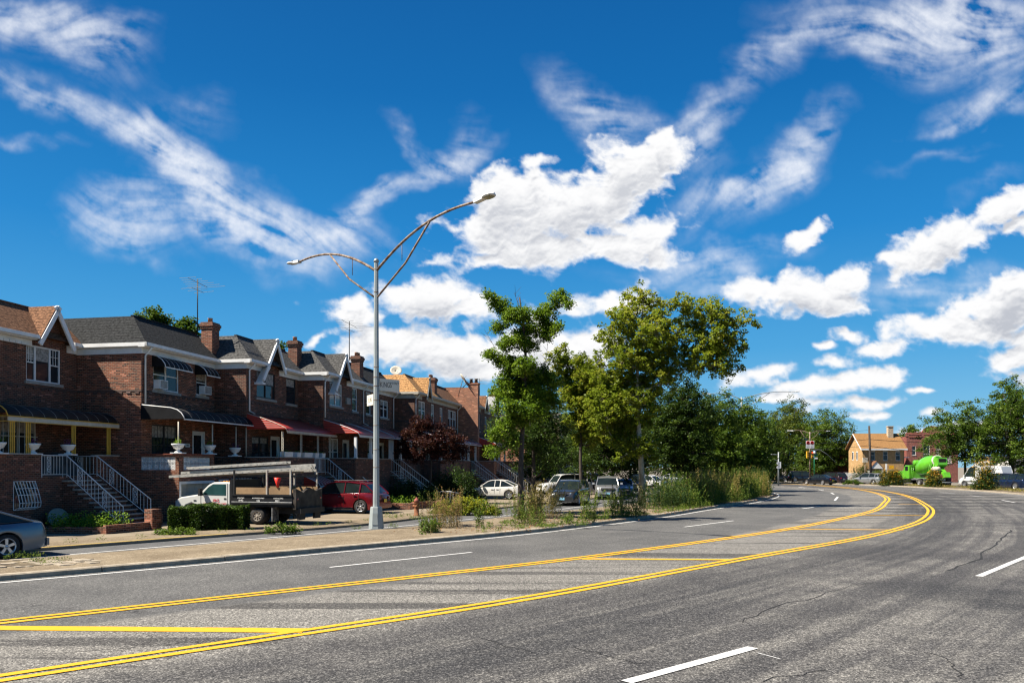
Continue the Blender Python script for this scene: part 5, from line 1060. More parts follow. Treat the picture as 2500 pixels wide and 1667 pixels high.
# junction traffic
car('driving_suv','black SUV side-on with bright rims crossing at the junction','suv',(47.4,129.5,.012),(.97,-.22),4.85,1.95,1.78,SUV_D,BOX_G,2.9,.39,P_BK,spk=7,rack=True)
car('driving_suv','small black SUV at the left behind the crossing SUV','suv',(43.6,131.5,.012),(.95,-.3),4.5,1.85,1.68,SUV_D,SUV_G,2.7,.36,P_BK)
car('driving_car','black saloon with yellow plate driving away at the junction','car',(43.4,112.5,.012),(-.48,.88),4.75,1.84,1.46,SED_D,SED_G,2.76,.345,P_BK,plate=PLATEY)
P_MR=paint('black_cherry_paint',(.035,.015,.018),.5,.25)
car('driving_suv','dark maroon SUV seen from behind right of the black saloon','suv',(48.0,119.5,.012),(-.40,.92),4.7,1.92,1.72,SUV_D,SUV_G,2.75,.37,P_MR)
car('parked_suv','small silver crossover parked before the tan house','suv',(50.2,112.0,.06),(-.52,.85),4.4,1.76,1.58,[(a,b*.93) for a,b in SUV_D],[(a,b*.93) for a,b in SUV_G],2.6,.34,P_SV)
car('parked_suv','dark blue crossover cut by the right edge','suv',(54.6,87.0,.10),(-.22,.97),4.8,1.9,1.68,SUV_D,[(.22,1.05),(.38,1.58),(.47,1.66),(.62,1.67),(.84,1.50),(.97,1.1)],2.8,.37,P_DB,spk=7,chromeside=True)
car('parked_suv','dark SUV nose-on between the white van and the blue crossover','suv',(57.4,93.5,.10),(-.5,.85),4.7,1.9,1.70,SUV_D,SUV_G,2.8,.37,P_DB)
# white van
vn=car('parked_van','tall white panel van with dark lower trim parked behind the mixer','van',(57.8,97.2,.06),(-.33,.94),6.3,2.02,2.62,[(0,.62),(.01,.85),(.04,1.02),(.10,1.18),(.17,1.28),(.5,1.3),(.97,1.3),(.99,1.2),(1,.7)],[(.13,1.2),(.245,2.38),(.32,2.6),(.6,2.62),(.93,2.6),(.985,1.3)],3.9,.36,P_WH,fo=1.0,van=True,wtop=.80,zlow=.3)
for s_ in (1,-1):
    g=MB(); g.box(-2.9,2.1,min(s_*1.0,s_*1.03),max(s_*1.0,s_*1.03),.62,.74); g.build('side_moulding',TRIM,vn)
# ---------------------------------------------------------------- concrete mixer
LIME=pm('lime_green_enamel',(.10,.36,.02),.32,0.,var=.12,sc_=1.2,coat=.6,grime=.1); GREYS=pm('grey_steel',(.35,.35,.36),.45,.6,grime=.3)
mx=empty('mixer_truck',(52.7,101.5,.06),math.atan2(1,-.03),'lime green concrete mixer with its drum and rear chute, parked on the far service road','mixer truck'); mx.scale=(.95,.95,.94)
mb=MB(); mb.box(-3.9,4.1,-.45,.45,.85,1.12); mb.build('chassis',GREYS,mx)
mb=MB(); mb.prism([(2.2,1.0),(2.2,2.85),(3.3,2.85),(3.75,2.15),(5.1,1.95),(5.35,1.3),(5.3,.8),(4.95,.8),(4.6,1.25),(4.0,1.25),(3.7,.95)],'y',-1.08,1.08); cb_=mb.build('cab',LIME,mx,bevel=.07)
g=MB(); g.quad((3.34,-.95,2.78),(3.34,.95,2.78),(3.79,.95,2.17),(3.79,-.95,2.17)); g.box(2.45,3.2,-1.095,-1.083,2.1,2.7).box(2.45,3.2,1.083,1.095,2.1,2.7).box(2.188,2.197,-.8,.8,2.1,2.7); g.build('window',CARGL,cb_)
for s_ in (1,-1):
    g=MB(); g.prism([(3.75,.95),(3.95,1.28),(4.35,1.42),(4.8,1.28),(5.0,.95),(4.9,.95),(4.7,1.2),(4.35,1.32),(4.0,1.2),(3.85,.95)],'y',s_*.85,s_*1.24); g.build('fender',LIME,mx)
    g=MB(); g.box(3.0,3.6,min(s_*1.12,s_*.7),max(s_*1.12,s_*.7),.45,.95).box(1.6,2.9,min(s_*1.1,s_*.6),max(s_*1.1,s_*.6),.5,1.0); g.build('fuel_tank',CHROME,mx)
    g=MB(); g.box(-3.9,-3.1,min(s_*.7,s_*1.2),max(s_*.7,s_*1.2),.12,1.3); g.build('mud_flap',TRIM,mx)
    for x in (4.4,): wheel(mx,x,s_*1.02,.53,.34,s_,.6,9,ALLOY)
    for x in (-.55,-1.9): wheel(mx,x,s_*.95,.53,.5,s_,.6,9,ALLOY)
c0=Vector((1.5,0,2.25)); ax=Vector((-.965,0,.26)).normalized(); ay=Vector((0,1,0)); az=ax.cross(ay)
def drum(prof,mat,nm,par,n=28):
    m=MB(); m.grid([[tuple(c0+ax*t+ay*(r*math.cos(2*PI*k/n))+az*(r*math.sin(2*PI*k/n))) for k in range(n)] for t,r in prof],close=True); return m.build(nm,mat,par)
dr=drum([(-.05,.05),(0,.62),(.35,.85),(1.5,1.18),(2.5,1.22),(3.3,1.08),(4.5,.66),(4.75,.62),(4.75,.5),(4.4,.05)],LIME,'drum',mx)
drum([(4.44,.76),(4.60,.76),(4.62,.66)],pm('worn_grey_steel',(.42,.40,.36),.7,grime=.5),'drum_ring',dr)
o_=MB(); n=22; o_.grid([[tuple(c0+ax*t+ay*(1.235*math.cos(a))*1.0+az*(1.235*math.sin(a))) for a in np.linspace(PI*1.08,PI*.72,9)] for t in (1.35,2.2,2.75)]); o_.build('drum_decal',pm('drum_decal_brown',(.20,.05,.02),.5,var=.6,sc_=3,col2=(.55,.30,.12)),dr)
g=MB(); g.lathe([(.36,-.75),(.38,-.7),(.38,.7),(.36,.75)],(1.55,0,3.18),16,'y'); g.build('water_tank',LIME,mx)
g=MB(); g.prism([(-3.05,3.75),(-3.9,3.85),(-4.05,2.9),(-3.5,2.55),(-3.2,2.9)],'y',-.62,.62); g.build('hopper',LIME,mx)
g=MB(); g.box(-4.0,-3.95,-.45,.45,3.1,3.7); g.build('hopper_mouth_shade',UNLIT,mx)  # black plate on the solid hopper, painted shade of its opening
g=MB(); g.prism([(-3.3,2.6),(-3.7,2.5),(-4.7,1.7),(-4.6,1.5),(-3.4,2.2)],'y',-.32,.32); g.prism([(-4.4,1.95),(-4.95,1.95),(-5.2,1.3),(-4.9,1.2)],'y',-.4,.4); g.build('chute',LIME,mx)
g=MB(); g.lathe([(.30,-.6),(.33,-.5),(.33,.5),(.30,.6)],(-3.75,.7,2.35),12,'x'); g.build('spare_chute',CREAM,mx)
for s_ in (1,-1):
    g=MB(); g.tube([(-2.3,s_*.5,1.1),(-3.0,s_*.55,3.0)],.08,6).tube([(-3.9,s_*.45,1.0),(-3.2,s_*.5,2.9)],.08,6); g.build('drum_support',LIME,mx)
    g=MB(); 
    for x in (1.05,1.45): g.tube([(x,s_*1.1,1.0),(x,s_*1.1,2.6)],.03,5)
    for k in range(6): g.tube([(1.05,s_*1.1,1.15+.26*k),(1.45,s_*1.1,1.15+.26*k)],.025,5)
    for x in (-2.2,-2.6): g.tube([(x,s_*1.0,1.0),(x-.3,s_*.85,3.0)],.03,5)
    for k in range(7): g.tube([(-2.2-.04*k,s_*(1.0-.02*k),1.2+.26*k),(-2.6-.04*k,s_*(1.0-.02*k),1.2+.26*k)],.025,5)
    g.build('ladder',LIME if s_>0 else CREAM,mx)
    g=MB(); g.box(-2.9,.2,min(s_*.7,s_*1.22),max(s_*.7,s_*1.22),1.13,1.18); g.build('rear_fender',LIME,mx)
g=MB(); g.box(-4.1,-4.0,-1.2,1.2,.55,.7); g.build('rear_bumper',CHROME,mx)
# ---------------------------------------------------------------- contractor's flat dump truck
d=Vector((-.955,.295,0)).normalized(); q=Vector((-10.62,35.05,0)); TK=empty('dump_truck',(q.x,q.y,.11),math.atan2(d.y,d.x),'white and black contractor truck with ladder rack parked nose-in at the garage','truck'); TK.scale=(.96,.96,.89)
# origin: rear axle centre line; front axle at +3.5
TW=paint('truck_white_paint',(.52,.52,.49),0.,.4); 
mb=MB(); prof=[(1.45,.62),(1.45,1.98),(1.62,2.04),(2.35,2.02),(2.62,1.90),(3.15,1.42),(4.15,1.27),(4.38,1.15),(4.46,.85),(4.42,.50),(4.05,.45),(4.0,.62),(3.86,.86),(3.55,.98),(3.24,.86),(3.1,.62),(3.05,.45),(1.6,.45)]
mb.prism(prof,'y',-.98,.98); cab_=mb.build('cab',TW,TK,bevel=.06)
for s_ in (1,-1): g=MB(); g.prism([(1.68,1.38),(1.68,1.92),(2.36,1.92),(2.62,1.76),(2.98,1.40)],'y',s_*.982,s_*.992); g.build('side_window',CARGLG,cab_)
g=MB(); g.quad((2.70,-.86,1.88),(2.70,.86,1.88),(3.20,.86,1.43),(3.20,-.86,1.43)); g.build('windshield',CARGLG,cab_)
for s_ in (1,-1):
    g=MB(); g.box(1.58,1.60,min(s_*.975,s_*.988),max(s_*.975,s_*.988),.6,1.95).box(3.02,3.04,min(s_*.975,s_*.988),max(s_*.975,s_*.988),.6,1.36).box(1.66,1.78,min(s_*.975,s_*.995),max(s_*.975,s_*.995),1.18,1.25); g.build('door_seam',TRIM,cab_)
    g=MB(); g.box(3.28,3.42,min(s_*.98,s_*.995),max(s_*.98,s_*.995),1.08,1.14); g.build('vent',TRIM,cab_)
    g=MB(); g.box(2.85,2.97,min(s_*1.08,s_*1.27),max(s_*1.08,s_*1.27),1.36,1.72).box(2.9,2.94,min(s_*.97,s_*1.1),max(s_*.97,s_*1.1),1.42,1.46); g.build('wing_mirror',TRIM,TK)
    wheel(TK,3.55,s_*.86,.40,.26,s_,.58,8,ALLOY); wheel(TK,0,s_*.80,.40,.50,s_,.58,8,pm('dusty_rim',(.30,.27,.23),.6,.4,grime=.4))
    g=MB(); g.box(4.40,4.47,min(s_*.6,s_*.93),max(s_*.6,s_*.93),.88,1.10); g.build('headlight',HEADL,cab_)
g=MB(); g.box(4.43,4.48,-.55,.55,.80,1.12); g.build('grille',TRIM,cab_); g=MB(); g.box(4.42,4.58,-.98,.98,.48,.68); g.build('front_bumper',CHROME,TK)
g=MB(); [g.box(2.3,2.38,-.4+.2*k-.04,-.4+.2*k+.04,2.03,2.075) for k in range(5)]; g.build('roof_marker_light',ORANGE,cab_)
text('J&G',.20,(2.20,.998,1.13),(R(90),0,PI),pm('red_lettering',(.45,.02,.03),.5),cab_,sx=1.1); text('CONSTRUCTION CORP.',.115,(2.25,.998,.97),(R(90),0,PI),bpy.data.materials['red_lettering'],cab_)
bed=MB(); bed.box(-1.9,1.25,-1.1,1.1,.86,.98); bed.build('bed_floor',BLACKP,TK)
for s_ in (1,-1):
    g=MB(); g.box(-1.85,1.25,min(s_*1.04,s_*1.12),max(s_*1.04,s_*1.12),.98,1.42).box(-1.85,1.25,min(s_*1.03,s_*1.16),max(s_*1.03,s_*1.16),1.38,1.45).box(-1.85,1.28,min(s_*1.03,s_*1.17),max(s_*1.03,s_*1.17),.98,1.07); sd=g.build('bed_side',BLACKP,TK)
    g=MB(); g.box(-1.8,1.1,min(s_*1.05,s_*1.09),max(s_*1.05,s_*1.09),1.46,1.78); g.build('timber_board',pm('plywood',(.26,.165,.085),.7,var=.2,sc_=2,grime=.25),sd)
    if s_>0:
        g=MB(); g.box(-1.85,1.25,1.125,1.172,1.075,1.10); g.build('trim_strip',pm('worn_white_strip',(.45,.45,.44),.6,grime=.5),sd)
        for t_,x in (('POINTING',.78),('WATERPROOFING',-.12),('SCAFFOLDING',-1.15)): text(t_,.075,(x,1.128,1.27),(R(90),0,PI),WHITE,sd)
        for t_,x in (('(646)',.78),('526',-.12),('0021',-1.1)): text(t_,.115,(x,1.128,1.16),(R(90),0,PI),WHITE,sd)
g=MB(); g.box(1.27,1.42,-1.05,1.05,.9,2.15); hb_=g.build('headboard',BLACKP,TK)
g=MB(); g.prism([(-1.1,.75),(-1.1,1.72),(-.55,1.60),(0,1.78),(.5,1.55),(1.1,1.75),(1.1,.75)],'x',-2.02,-1.87); g.build('tailgate',pm('scraped_steel',(.045,.038,.032),.6,.3,var=.6,sc_=2.5,grime=.5),TK)
g=MB(); g.box(-2.2,-1.9,-1.0,1.0,.55,.8).box(-2.05,-1.95,-.9,-.4,.25,.55).box(-2.05,-1.95,.4,.9,.25,.55); g.build('rear_frame',TRIM,TK)
g=MB(); g.box(-1.6,3.8,-.45,.45,.5,.8); g.build('chassis',TRIM,TK)
for s_ in (1,-1):
    g=MB(); g.box(-.83,-.78,min(s_*.6,s_*1.1),max(s_*.6,s_*1.1),.16,.85); g.build('mud_flap',pm('dirty_flap',(.10,.10,.10),.8,var=.7,sc_=8),TK)
    g=MB(); g.lathe([(.05,0),(.05,.03),(.02,.035)],(-2.03,s_*.95,1.25),10,'x'); g.build('tail_light',TAIL,TK)
for x in (1.15,-.55,-1.75):
    for s_ in (1,-1):
        g=MB(); g.box(x-.035,x+.035,min(s_*1.06,s_*1.13),max(s_*1.06,s_*1.13),1.40,2.62 if s_>0 else 2.5); g.build('rack_post',TRIM if x>0 else STONE,TK)
    g=MB(); g.box(x-.04,x+.04,-1.1,1.1,2.28,2.36); g.build('rack_beam',DARKM,TK)
ALU=pm('dirty_aluminium',(.44,.42,.37),.5,.25,var=.2,sc_=4,grime=.3)
def ladder(label,p,dv,L,wd,parent_r,stack=1):
    t=empty('ladder',p,math.atan2(dv[1],dv[0]),label,'ladder','aluminium ladders on the truck rack'); sl=dv[2]
    for s_ in (1,-1):
        m=MB(); m.prism([(-L/2,-.055-sl*L/2),(L/2,-.055+sl*L/2),(L/2,.055+sl*L/2),(-L/2,.055-sl*L/2)],'y',s_*wd/2-.018,s_*wd/2+.018); m.build('rail',ALU,t)
    m=MB(); x=-L/2+.15
    while x<L/2: m.tube([(x,-wd/2-.03,sl*x),(x,wd/2+.03,sl*x)],.019,6); x+=.30
    m.build('rungs',ALU,t); return t
q0_=Vector(TK.location)
def tl(x,y,z): return Vector((q0_.x+d.x*x-d.y*y,q0_.y+d.y*x+d.x*y,z))
ld_=Vector((-.986,.166,0))
for (x,y,z,L,sl,lb) in ((-11.83,34.80,2.34,6.63,-.060,'long lower aluminium ladder reaching over the truck bonnet'),(-11.55,34.82,2.48,6.1,-.058,'middle aluminium ladder of the stack on the truck rack'),(-11.95,34.80,2.64,4.66,-.055,'topmost aluminium ladder of the stack on the truck rack'),(-11.0,35.6,2.35,4.6,-.03,'aluminium ladder lying deeper in the truck rack')):
    ladder(lb,(x,y,z),(ld_.x,ld_.y,sl),L,.42,None)
pk=MB(); pk.box(-2.6,2.6,-.15,.15,-.04,.04); o=pk.build('scaffold_plank',pm('old_plank',(.30,.19,.10),.8,var=.3,sc_=3,grime=.3)); o.location=(-11.6,34.75,2.26); o.rotation_euler=(0,R(2),math.atan2(ld_.y,ld_.x)); K(o,'brown scaffold plank tied under the ladders','plank')
fn=MB(); fn.lathe([(.16,0),(.07,-.28),(.05,-.42)],(0,0,0),12); o=fn.build('funnel',pm('red_plastic',(.62,.03,.02),.45)); q=tl(-1.05,1.05,2.35); o.location=(q.x,q.y,2.12); K(o,'red plastic funnel hanging from the truck rack','funnel')
# ================================================================ trees, hedges, weeds
def pl(px,py,Yt,px0,z0=0.): return None
def lob(base,Y,lst,sc_=.408,ox=1100,oy=680,dy=.0,seed=1):
    r=random.Random(seed); out=[]; k=FPX/Y
    for x,y,rr_ in lst:
        X=(ox+x*sc_-1250)/k; Z=2.6+(1138-(oy+y*sc_))/k; out.append((X-base[0],r.uniform(-1,1)*(rr_*.8+.4)*(1 if abs(X-base[0])<2.5 else .7),Z,rr_,rr_*1.05,rr_*.92))
    return out
bG=(.44,37.2,.15)
GL=[(225,120,.30),(255,150,.35),(300,180,.42),(340,230,.45),(290,300,.42),(380,265,.5),(430,250,.5),(440,330,.45),(400,400,.5),(330,420,.45),(215,465,.28),(250,470,.35),(300,500,.4),(360,540,.5),(670,120,.35),(700,180,.3),(640,140,.4),(590,200,.45),(540,240,.45),(600,300,.5),(560,350,.4),(640,330,.3),(490,320,.45),(480,420,.4),(590,370,.25),
 (450,560,.55),(400,620,.65),(320,640,.5),(500,620,.6),(560,580,.5),(600,640,.5),(260,690,.3),(330,720,.5),(420,700,.65),(500,730,.65),(580,720,.5),(620,760,.4),(370,800,.5),(460,820,.5),(540,830,.4),(280,790,.3),(380,860,.45),(330,900,.5),(280,960,.45),(370,1000,.4),(260,1060,.35),(450,880,.35)]
tree('ginkgo_tree','ragged bright green ginkgo with bare broken top standing on the median','tree',bG,lob(bG,37.2,GL,seed=3),60000,.10,LF_GINK,BARKD,.15,3.2,11,clump=.25,trunk_top=10.3,dens=1.6,bare=[((-.25,.1,6.8),(-1.0,.2,7.6),(-1.75,.3,8.9)),((.5,0,6.0),(1.1,0,7.0),(1.25,.1,8.3)),((0,0,9.3),(-.1,0,9.9),(-.35,.1,10.6))])
bD=(1.05,41.2,.15); DL=[(300,700,.35),(350,850,.7),(480,830,.9),(600,820,.8),(640,930,.7),(300,930,.6),(420,960,.9),(540,960,1.),(660,1020,.5),(340,1040,.6),(480,1080,.8),(600,1090,.7),(250,870,.35),(560,740,.6),(690,900,.35),(400,1140,.4),(560,1160,.4)]
tree('yew_tree','low dark evergreen tree close behind the ginkgo trunk','tree',bD,lob(bD,41.2,DL,seed=5),16000,.11,LF_DARK,BARKD,.16,1.6,12,clump=.34,trunk_top=5.0,dens=1.3)
bP=(8.15,50,.15)
PL=[(1120,75,.4),(1075,110,.45),(1150,150,.6),(1060,200,.8),(1000,260,.7),(1200,160,.6),(1250,230,.9),(1340,170,.6),(1440,120,.35),(1420,200,.7),(1530,150,.45),(1590,170,.4),(1560,230,.8),(1480,280,.9),(1640,220,.4),(1660,280,.7),(1740,250,.45),(1780,290,.4),(1830,285,.22),(1100,300,1.),(950,330,.6),(880,370,.35),(920,410,.45),(1000,400,.8),(1200,360,1.1),(1340,370,1.1),(1580,370,1.),(1700,370,.7),(1750,440,.5),(1640,470,.9),(1480,450,1.),(1740,530,.35),(1700,560,.4),(1640,590,.4),(1560,540,.8),(1420,540,.8),(1300,510,1.1),(1150,500,1.2),(1020,520,.9),(900,480,.45),
 (690,425,.32),(640,470,.4),(600,490,.35),(700,500,.6),(770,520,.5),(640,560,.5),(720,590,.7),(820,600,.8),(920,600,.8),(1030,640,1.),(1150,640,1.1),(1260,640,.8),(700,680,.6),(800,700,.8),(900,720,.9),(1000,760,1.),(1100,780,1.),(1190,740,.8),(820,810,.6),(920,840,.8),(1020,880,.8),(1110,900,.7),(1180,860,.6),(900,930,.4),(1000,980,.6),(1080,1040,.6),(1160,1020,.5),(1200,1090,.5),(1240,980,.4),(1020,1080,.4),(960,870,.7),(880,800,.6),(1060,960,.7),(1130,1020,.6),(960,960,.5)]
PL2=[q for q in PL if q[0]<=830 and q[1]<900]; PL=[q for q in PL if q not in PL2]
bP2=(4.9,56,.15)
tree('plane_tree','smaller yellow-green plane tree filling the gap left of the tall one','tree',bP2,lob(bP2,56,[(a,b,c*1.15) for a,b,c in PL2]+[(760,760,.8),(860,790,.9),(880,640,.9),(940,690,.9),(700,760,.6),(760,870,.7),(860,880,.7),(920,920,.6),(660,640,.5),(820,530,.5),(950,800,.8),(720,860,.6),(800,920,.7),(880,960,.7),(960,900,.8),(760,960,.5),(840,1010,.5)],seed=9),40000,.16,LF_PLANE,BARKD,.16,3.6,22,clump=.3,trunk_top=8,dens=1.6,spread=1.15)
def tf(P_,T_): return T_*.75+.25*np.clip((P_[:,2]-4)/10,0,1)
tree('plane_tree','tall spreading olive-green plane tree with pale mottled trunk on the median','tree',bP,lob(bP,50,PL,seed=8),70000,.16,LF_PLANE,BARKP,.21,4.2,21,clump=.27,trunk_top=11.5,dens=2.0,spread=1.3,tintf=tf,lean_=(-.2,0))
def gtree(name,lb,x0,x1,ytop,ybot,Y,lf,bk,n,ls,seed,tr=.18,top=.6,cone=0.,dp=.9,clump=.5,group=None,zb=None,nl_=16):
    k=FPX/Y; X=((x0+x1)/2-1250)/k; w_=(x1-x0)/k; zt=2.6+(1138-ytop)/k; z0=2.6+(1138-ybot)/k
    return tree(name,lb,'tree',(X,Y,0),auto_lobes(w_,w_*dp,z0,zt,nl_,seed,top,cone),n,ls,lf,bk,tr,z0,seed,group,clump)
gtree('elm_tree','dark green tree with black trunk directly right of the plane tree','',1583,1760,908,1165,58,LF_DARK,BARKD,24000,.15,31,.13,.5,clump=.45) if 0 else None
gr='dark trees in a row along the median'
gtree('elm_tree','dark green tree with thin black trunk right of the plane tree',1588,1752,912,1168,60,LF_DARK,BARKD,42000,.15,31,.12,.5,group=gr,clump=.42)
gtree('elm_tree','round mid-green tree in the middle of the median row',1690,1822,948,1168,70,LF_MID,BARKD,32000,.17,32,.14,.5,group=gr,clump=.5)
gtree('elm_tree','dark tree at the end of the median row above the weeds',1765,1885,962,1172,82,LF_MID,BARKD,30000,.19,33,.15,.5,group=gr,clump=.55)
gtree('street_tree','dark tree behind the plane tree, left of its pale trunk',1360,1500,1000,1160,72,LF_DARK,BARKD,14000,.17,34,.16,.5,clump=.5)
gtree('street_tree','mid-green tree in the gap between ginkgo and plane tree',1375,1520,900,1120,86,LF_MID,BARKD,14000,.19,35,.16,.5,clump=.55)
gtree('street_tree','dark tree behind the plane tree trunk',1480,1620,960,1150,92,LF_DARK,BARKD,13000,.2,36,.2,.5,clump=.6)
gtree('street_tree','shaded tree behind the slender lamp post',1290,1420,1040,1165,104,LF_DARK,BARKD,9000,.22,37,.2,.5,clump=.6)
gtree('street_tree','distant green tree low behind the median row',1500,1740,1000,1168,125,LF_MID,BARKD,26000,.28,38,.2,.5,clump=.8)
gtree('oak_tree','large olive-green tree at the junction, behind the signal post',1850,2000,985,1172,145,LF_OLIVE,BARKD,34000,.26,41,.4,.4,clump=.8)
gtree('oak_tree','dark-topped tree rising highest behind the junction',1880,1985,968,1100,165,LF_DARK,BARKD,9000,.3,42,.4,.4,clump=.9)
gtree('oak_tree','dark green tree between the junction signals and the picket fence',1950,2075,1000,1168,138,LF_MID,BARKD,30000,.25,43,.35,.45,clump=.75)
gtree('oak_tree','mid-green tree left of the speed sign',1800,1925,1020,1176,120,LF_MID,BARKD,22000,.24,44,.3,.5,clump=.7)
gtree('maple_tree','large dark maple over the van at the right edge',2380,2560,930,1160,100,LF_MID,BARKD,26000,.24,51,.32,.5,clump=.65,cone=.3) 
gtree('maple_tree','spreading dark maple above the mixer',2262,2450,985,1130,104,LF_MID,BARKD,22000,.23,52,.2,.45,clump=.6)
gtree('maple_tree','pointed tip of the maple at the right edge',2415,2520,912,1040,104,LF_MID,BARKD,9000,.22,53,.25,.4,clump=.5,cone=.5)
gtree('street_tree','low leafy tree filling the view under the median row','' or 1640,1860,1060,1176,128,LF_DARK,BARKD,22000,.28,39,.2,.6,clump=.8) if 0 else None
gtree('street_tree','low leafy tree filling the view beyond the median row',1640,1870,1050,1176,128,LF_DARK,BARKD,24000,.28,39,.2,.6,clump=.8)
gtree('street_tree','dense dark tree over the parked cars between the two plane trees',1415,1575,985,1165,68,LF_DARK,BARKD,30000,.17,57,.16,.6,clump=.5)
gtree('street_tree','dark tree over the white saloon behind the yew',1250,1400,1000,1170,78,LF_DARK,BARKD,18000,.17,58,.16,.6,clump=.5)
gtree('backyard_tree','small tree between the tan house and the brick building',2195,2245,1040,1110,150,LF_MID,BARKD,4000,.3,54,.2,.5,clump=.7)
gtree('backyard_tree','tree top showing over the black mansard roof',330,430,752,880,52,LF_MID,BARKD,9000,.2,55,.2,.5,clump=.4)
gtree('backyard_tree','tree tip left of the tall chimney behind the roofs',420,500,775,880,55,LF_MID,BARKD,5000,.2,56,.2,.5,clump=.4)
gtree('backyard_tree','tiny treetop between the second and third chimneys',670,705,835,900,70,LF_MID,BARKD,1500,.2,57,.15,.5,clump=.4)
tree('purple_plum_tree','purple-leaved small tree before the tan-roofed house','tree',(-5.4,52.5,0),[(x*.88-.2,y,z*1.2+.15,a*1.02,a,b*1.1) for x,y,z,a,b in ((-.3,0,4.4,.9,.55),(.9,.3,3.9,.9,.6),(-1.3,.2,3.7,.8,.5),(2.0,-.2,3.5,.8,.6),(.2,-.4,3.3,1.1,.6),(-1.8,0,3.0,.7,.45),(2.6,.2,2.8,.7,.5),(1.2,0,2.7,1.,.6),(-.8,0,2.6,.9,.5),(-1.0,.3,4.0,.6,.4))],20000,.11,LF_RED,BARKD,.1,1.3,61,clump=.32,trunk_top=3.6)
def bush(name,lb,cat,base,w_,d_,h_,lf,n,ls,seed,boxy=False,rz=0.,group=None,z0=0.05):
    t=empty(name,(base[0],base[1],base[2] if len(base)>2 else 0.),rz,lb,cat,group); r=np.random.RandomState(seed)
    if boxy:
        m=n; f=r.rand(m); P_=np.empty((m,3)); u,v=r.rand(m)*2-1,r.rand(m)*2-1; dep=r.rand(m)**2*.22
        P_[:,0]=u*w_/2; P_[:,1]=v*d_/2; P_[:,2]=z0+r.rand(m)*(h_-z0)
        k=r.choice(5,m,p=[.34,.12,.14,.14,.26]); P_[k==0,1]=-d_/2+dep[k==0]; P_[k==1,1]=d_/2-dep[k==1]; P_[k==2,0]=-w_/2+dep[k==2]; P_[k==3,0]=w_/2-dep[k==3]; P_[k==4,2]=h_-dep[k==4]
        ph=np.sin(P_[:,0]*3.1+seed)*.06+np.sin(P_[:,0]*7.3+P_[:,1]*5)*.04; P_[:,1]+=ph*np.sign(P_[:,1]+.01); P_[:,2]+=np.where(P_[:,2]>h_*.8,ph,0)+r.normal(size=m)*.02
        b=MB(); b.box(-w_/2+.24,w_/2-.24,-d_/2+.24,d_/2-.24,0,h_-.24); b.build('inner_twigs',DARKTW,t)
    else:
        cl=max(10,n//40); P_=[]
        for i in range(cl):
            q=r.normal(size=3); q/=np.linalg.norm(q); q[2]=abs(q[2])*1.1-.1; c_=q*np.array([w_/2,d_/2,h_])*(.55+.4*r.rand()); c_[2]=max(c_[2],z0+.05); P_.append(c_+r.normal(size=(n//cl,3))*np.array([.11,.11,.09])*max(.7,h_))
        P_=np.concatenate(P_); P_[:,2]=np.abs(P_[:,2])
        b=MB()
        for k in range(7): a=k*.9; b.tube([(0,0,0),(math.cos(a)*w_*.2,math.sin(a)*d_*.2,h_*.5),(math.cos(a)*w_*.34,math.sin(a)*d_*.34,h_*.8)],[.03,.02,.006],4)
        b.build('branches',BARKD,t)
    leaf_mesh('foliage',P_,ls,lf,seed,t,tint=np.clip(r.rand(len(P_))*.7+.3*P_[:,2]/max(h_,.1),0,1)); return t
DARKTW=pm('dark_twigs',(.012,.014,.008),.9)
bush('box_hedge','clipped dark green box hedge before the contractor truck','hedge',(*G(512,1297),.02),2.85,1.4,1.0,LF_HEDGE,15000,.085,71,True,R(8))
bush('shrub','pale green ground creeper spilling at the left foot of the box hedge','shrub',(*G(435,1311),.05),1.9,.7,.28,LF_MID,1500,.07,72)
bush('shrub','small leafy weed patch right of the box hedge','shrub',(*G(690,1305),.05),1.5,.6,.42,LF_MID,1400,.07,73)
bush('shrub','round dark bush at the stoop behind the lamp post','shrub',(*hpt(O5,-.9,3.6)[:2],0),1.5,1.5,1.75,LF_HEDGE,4500,.09,74)
bush('shrub','small clipped bush against the red basement awning','shrub',(*hpt(O4,4.0,3.4)[:2],0),1.5,1.3,1.85,LF_HEDGE,3500,.09,75)
bush('shrub','dark green bush between the hydrant and the white stoop rail','shrub',(*G(1045,1236),0),2.0,1.6,1.5,LF_HEDGE,5000,.09,76)
bush('shrub','broad yellow-leaved shrub beside the service road','shrub',(*G(1135,1257),.02),4.0,1.8,.95,LF_YEL,9000,.11,77)
bush('shrub','tangled dark green bush in front of the cream saloon','shrub',(*G(1105,1225),0),4.6,2.6,2.6,LF_HEDGE,11000,.11,78)
bush('shrub','leafy bush with orange flowers left of the mixer','shrub',(49.6,104,.1),3.4,1.8,2.2,LF_SUN if 'LF_SUN' in globals() else leaf_mat('sunflower_leaf',(.012,.035,.010),(.04,.085,.015),(.70,.33,.02),.25),6000,.15,79)
bush('shrub','sunflower bush hiding the rear wheels of the mixer','shrub',(50.7,95.6,.1),1.9,1.4,2.2,bpy.data.materials['sunflower_leaf'],4200,.15,80)
bush('shrub','tall sunflower bush before the white van','shrub',(50.4,84.7,.1),2.3,1.5,3.3,bpy.data.materials['sunflower_leaf'],5200,.15,81)
bush('shrub','low green groundcover patch before the notice post','shrub',(45.8+1.5,110.5,.1),3.2,1.4,.7,LF_MID,3000,.12,82)
bush('shrub','clipped round bush right of the entry porch','shrub',(62.8,122.5,0),3.0,1.6,2.0,LF_OLIVE,3000,.14,83); bush('shrub','clipped round bush left of the entry porch','shrub',(56.2,122.5,0),2.2,1.6,2.2,LF_OLIVE,3000,.14,84); bush('shrub','dark conifer bush beside the notice post','shrub',(54.2,123.5,0),2.6,1.6,3.2,LF_DARK,3500,.14,85)
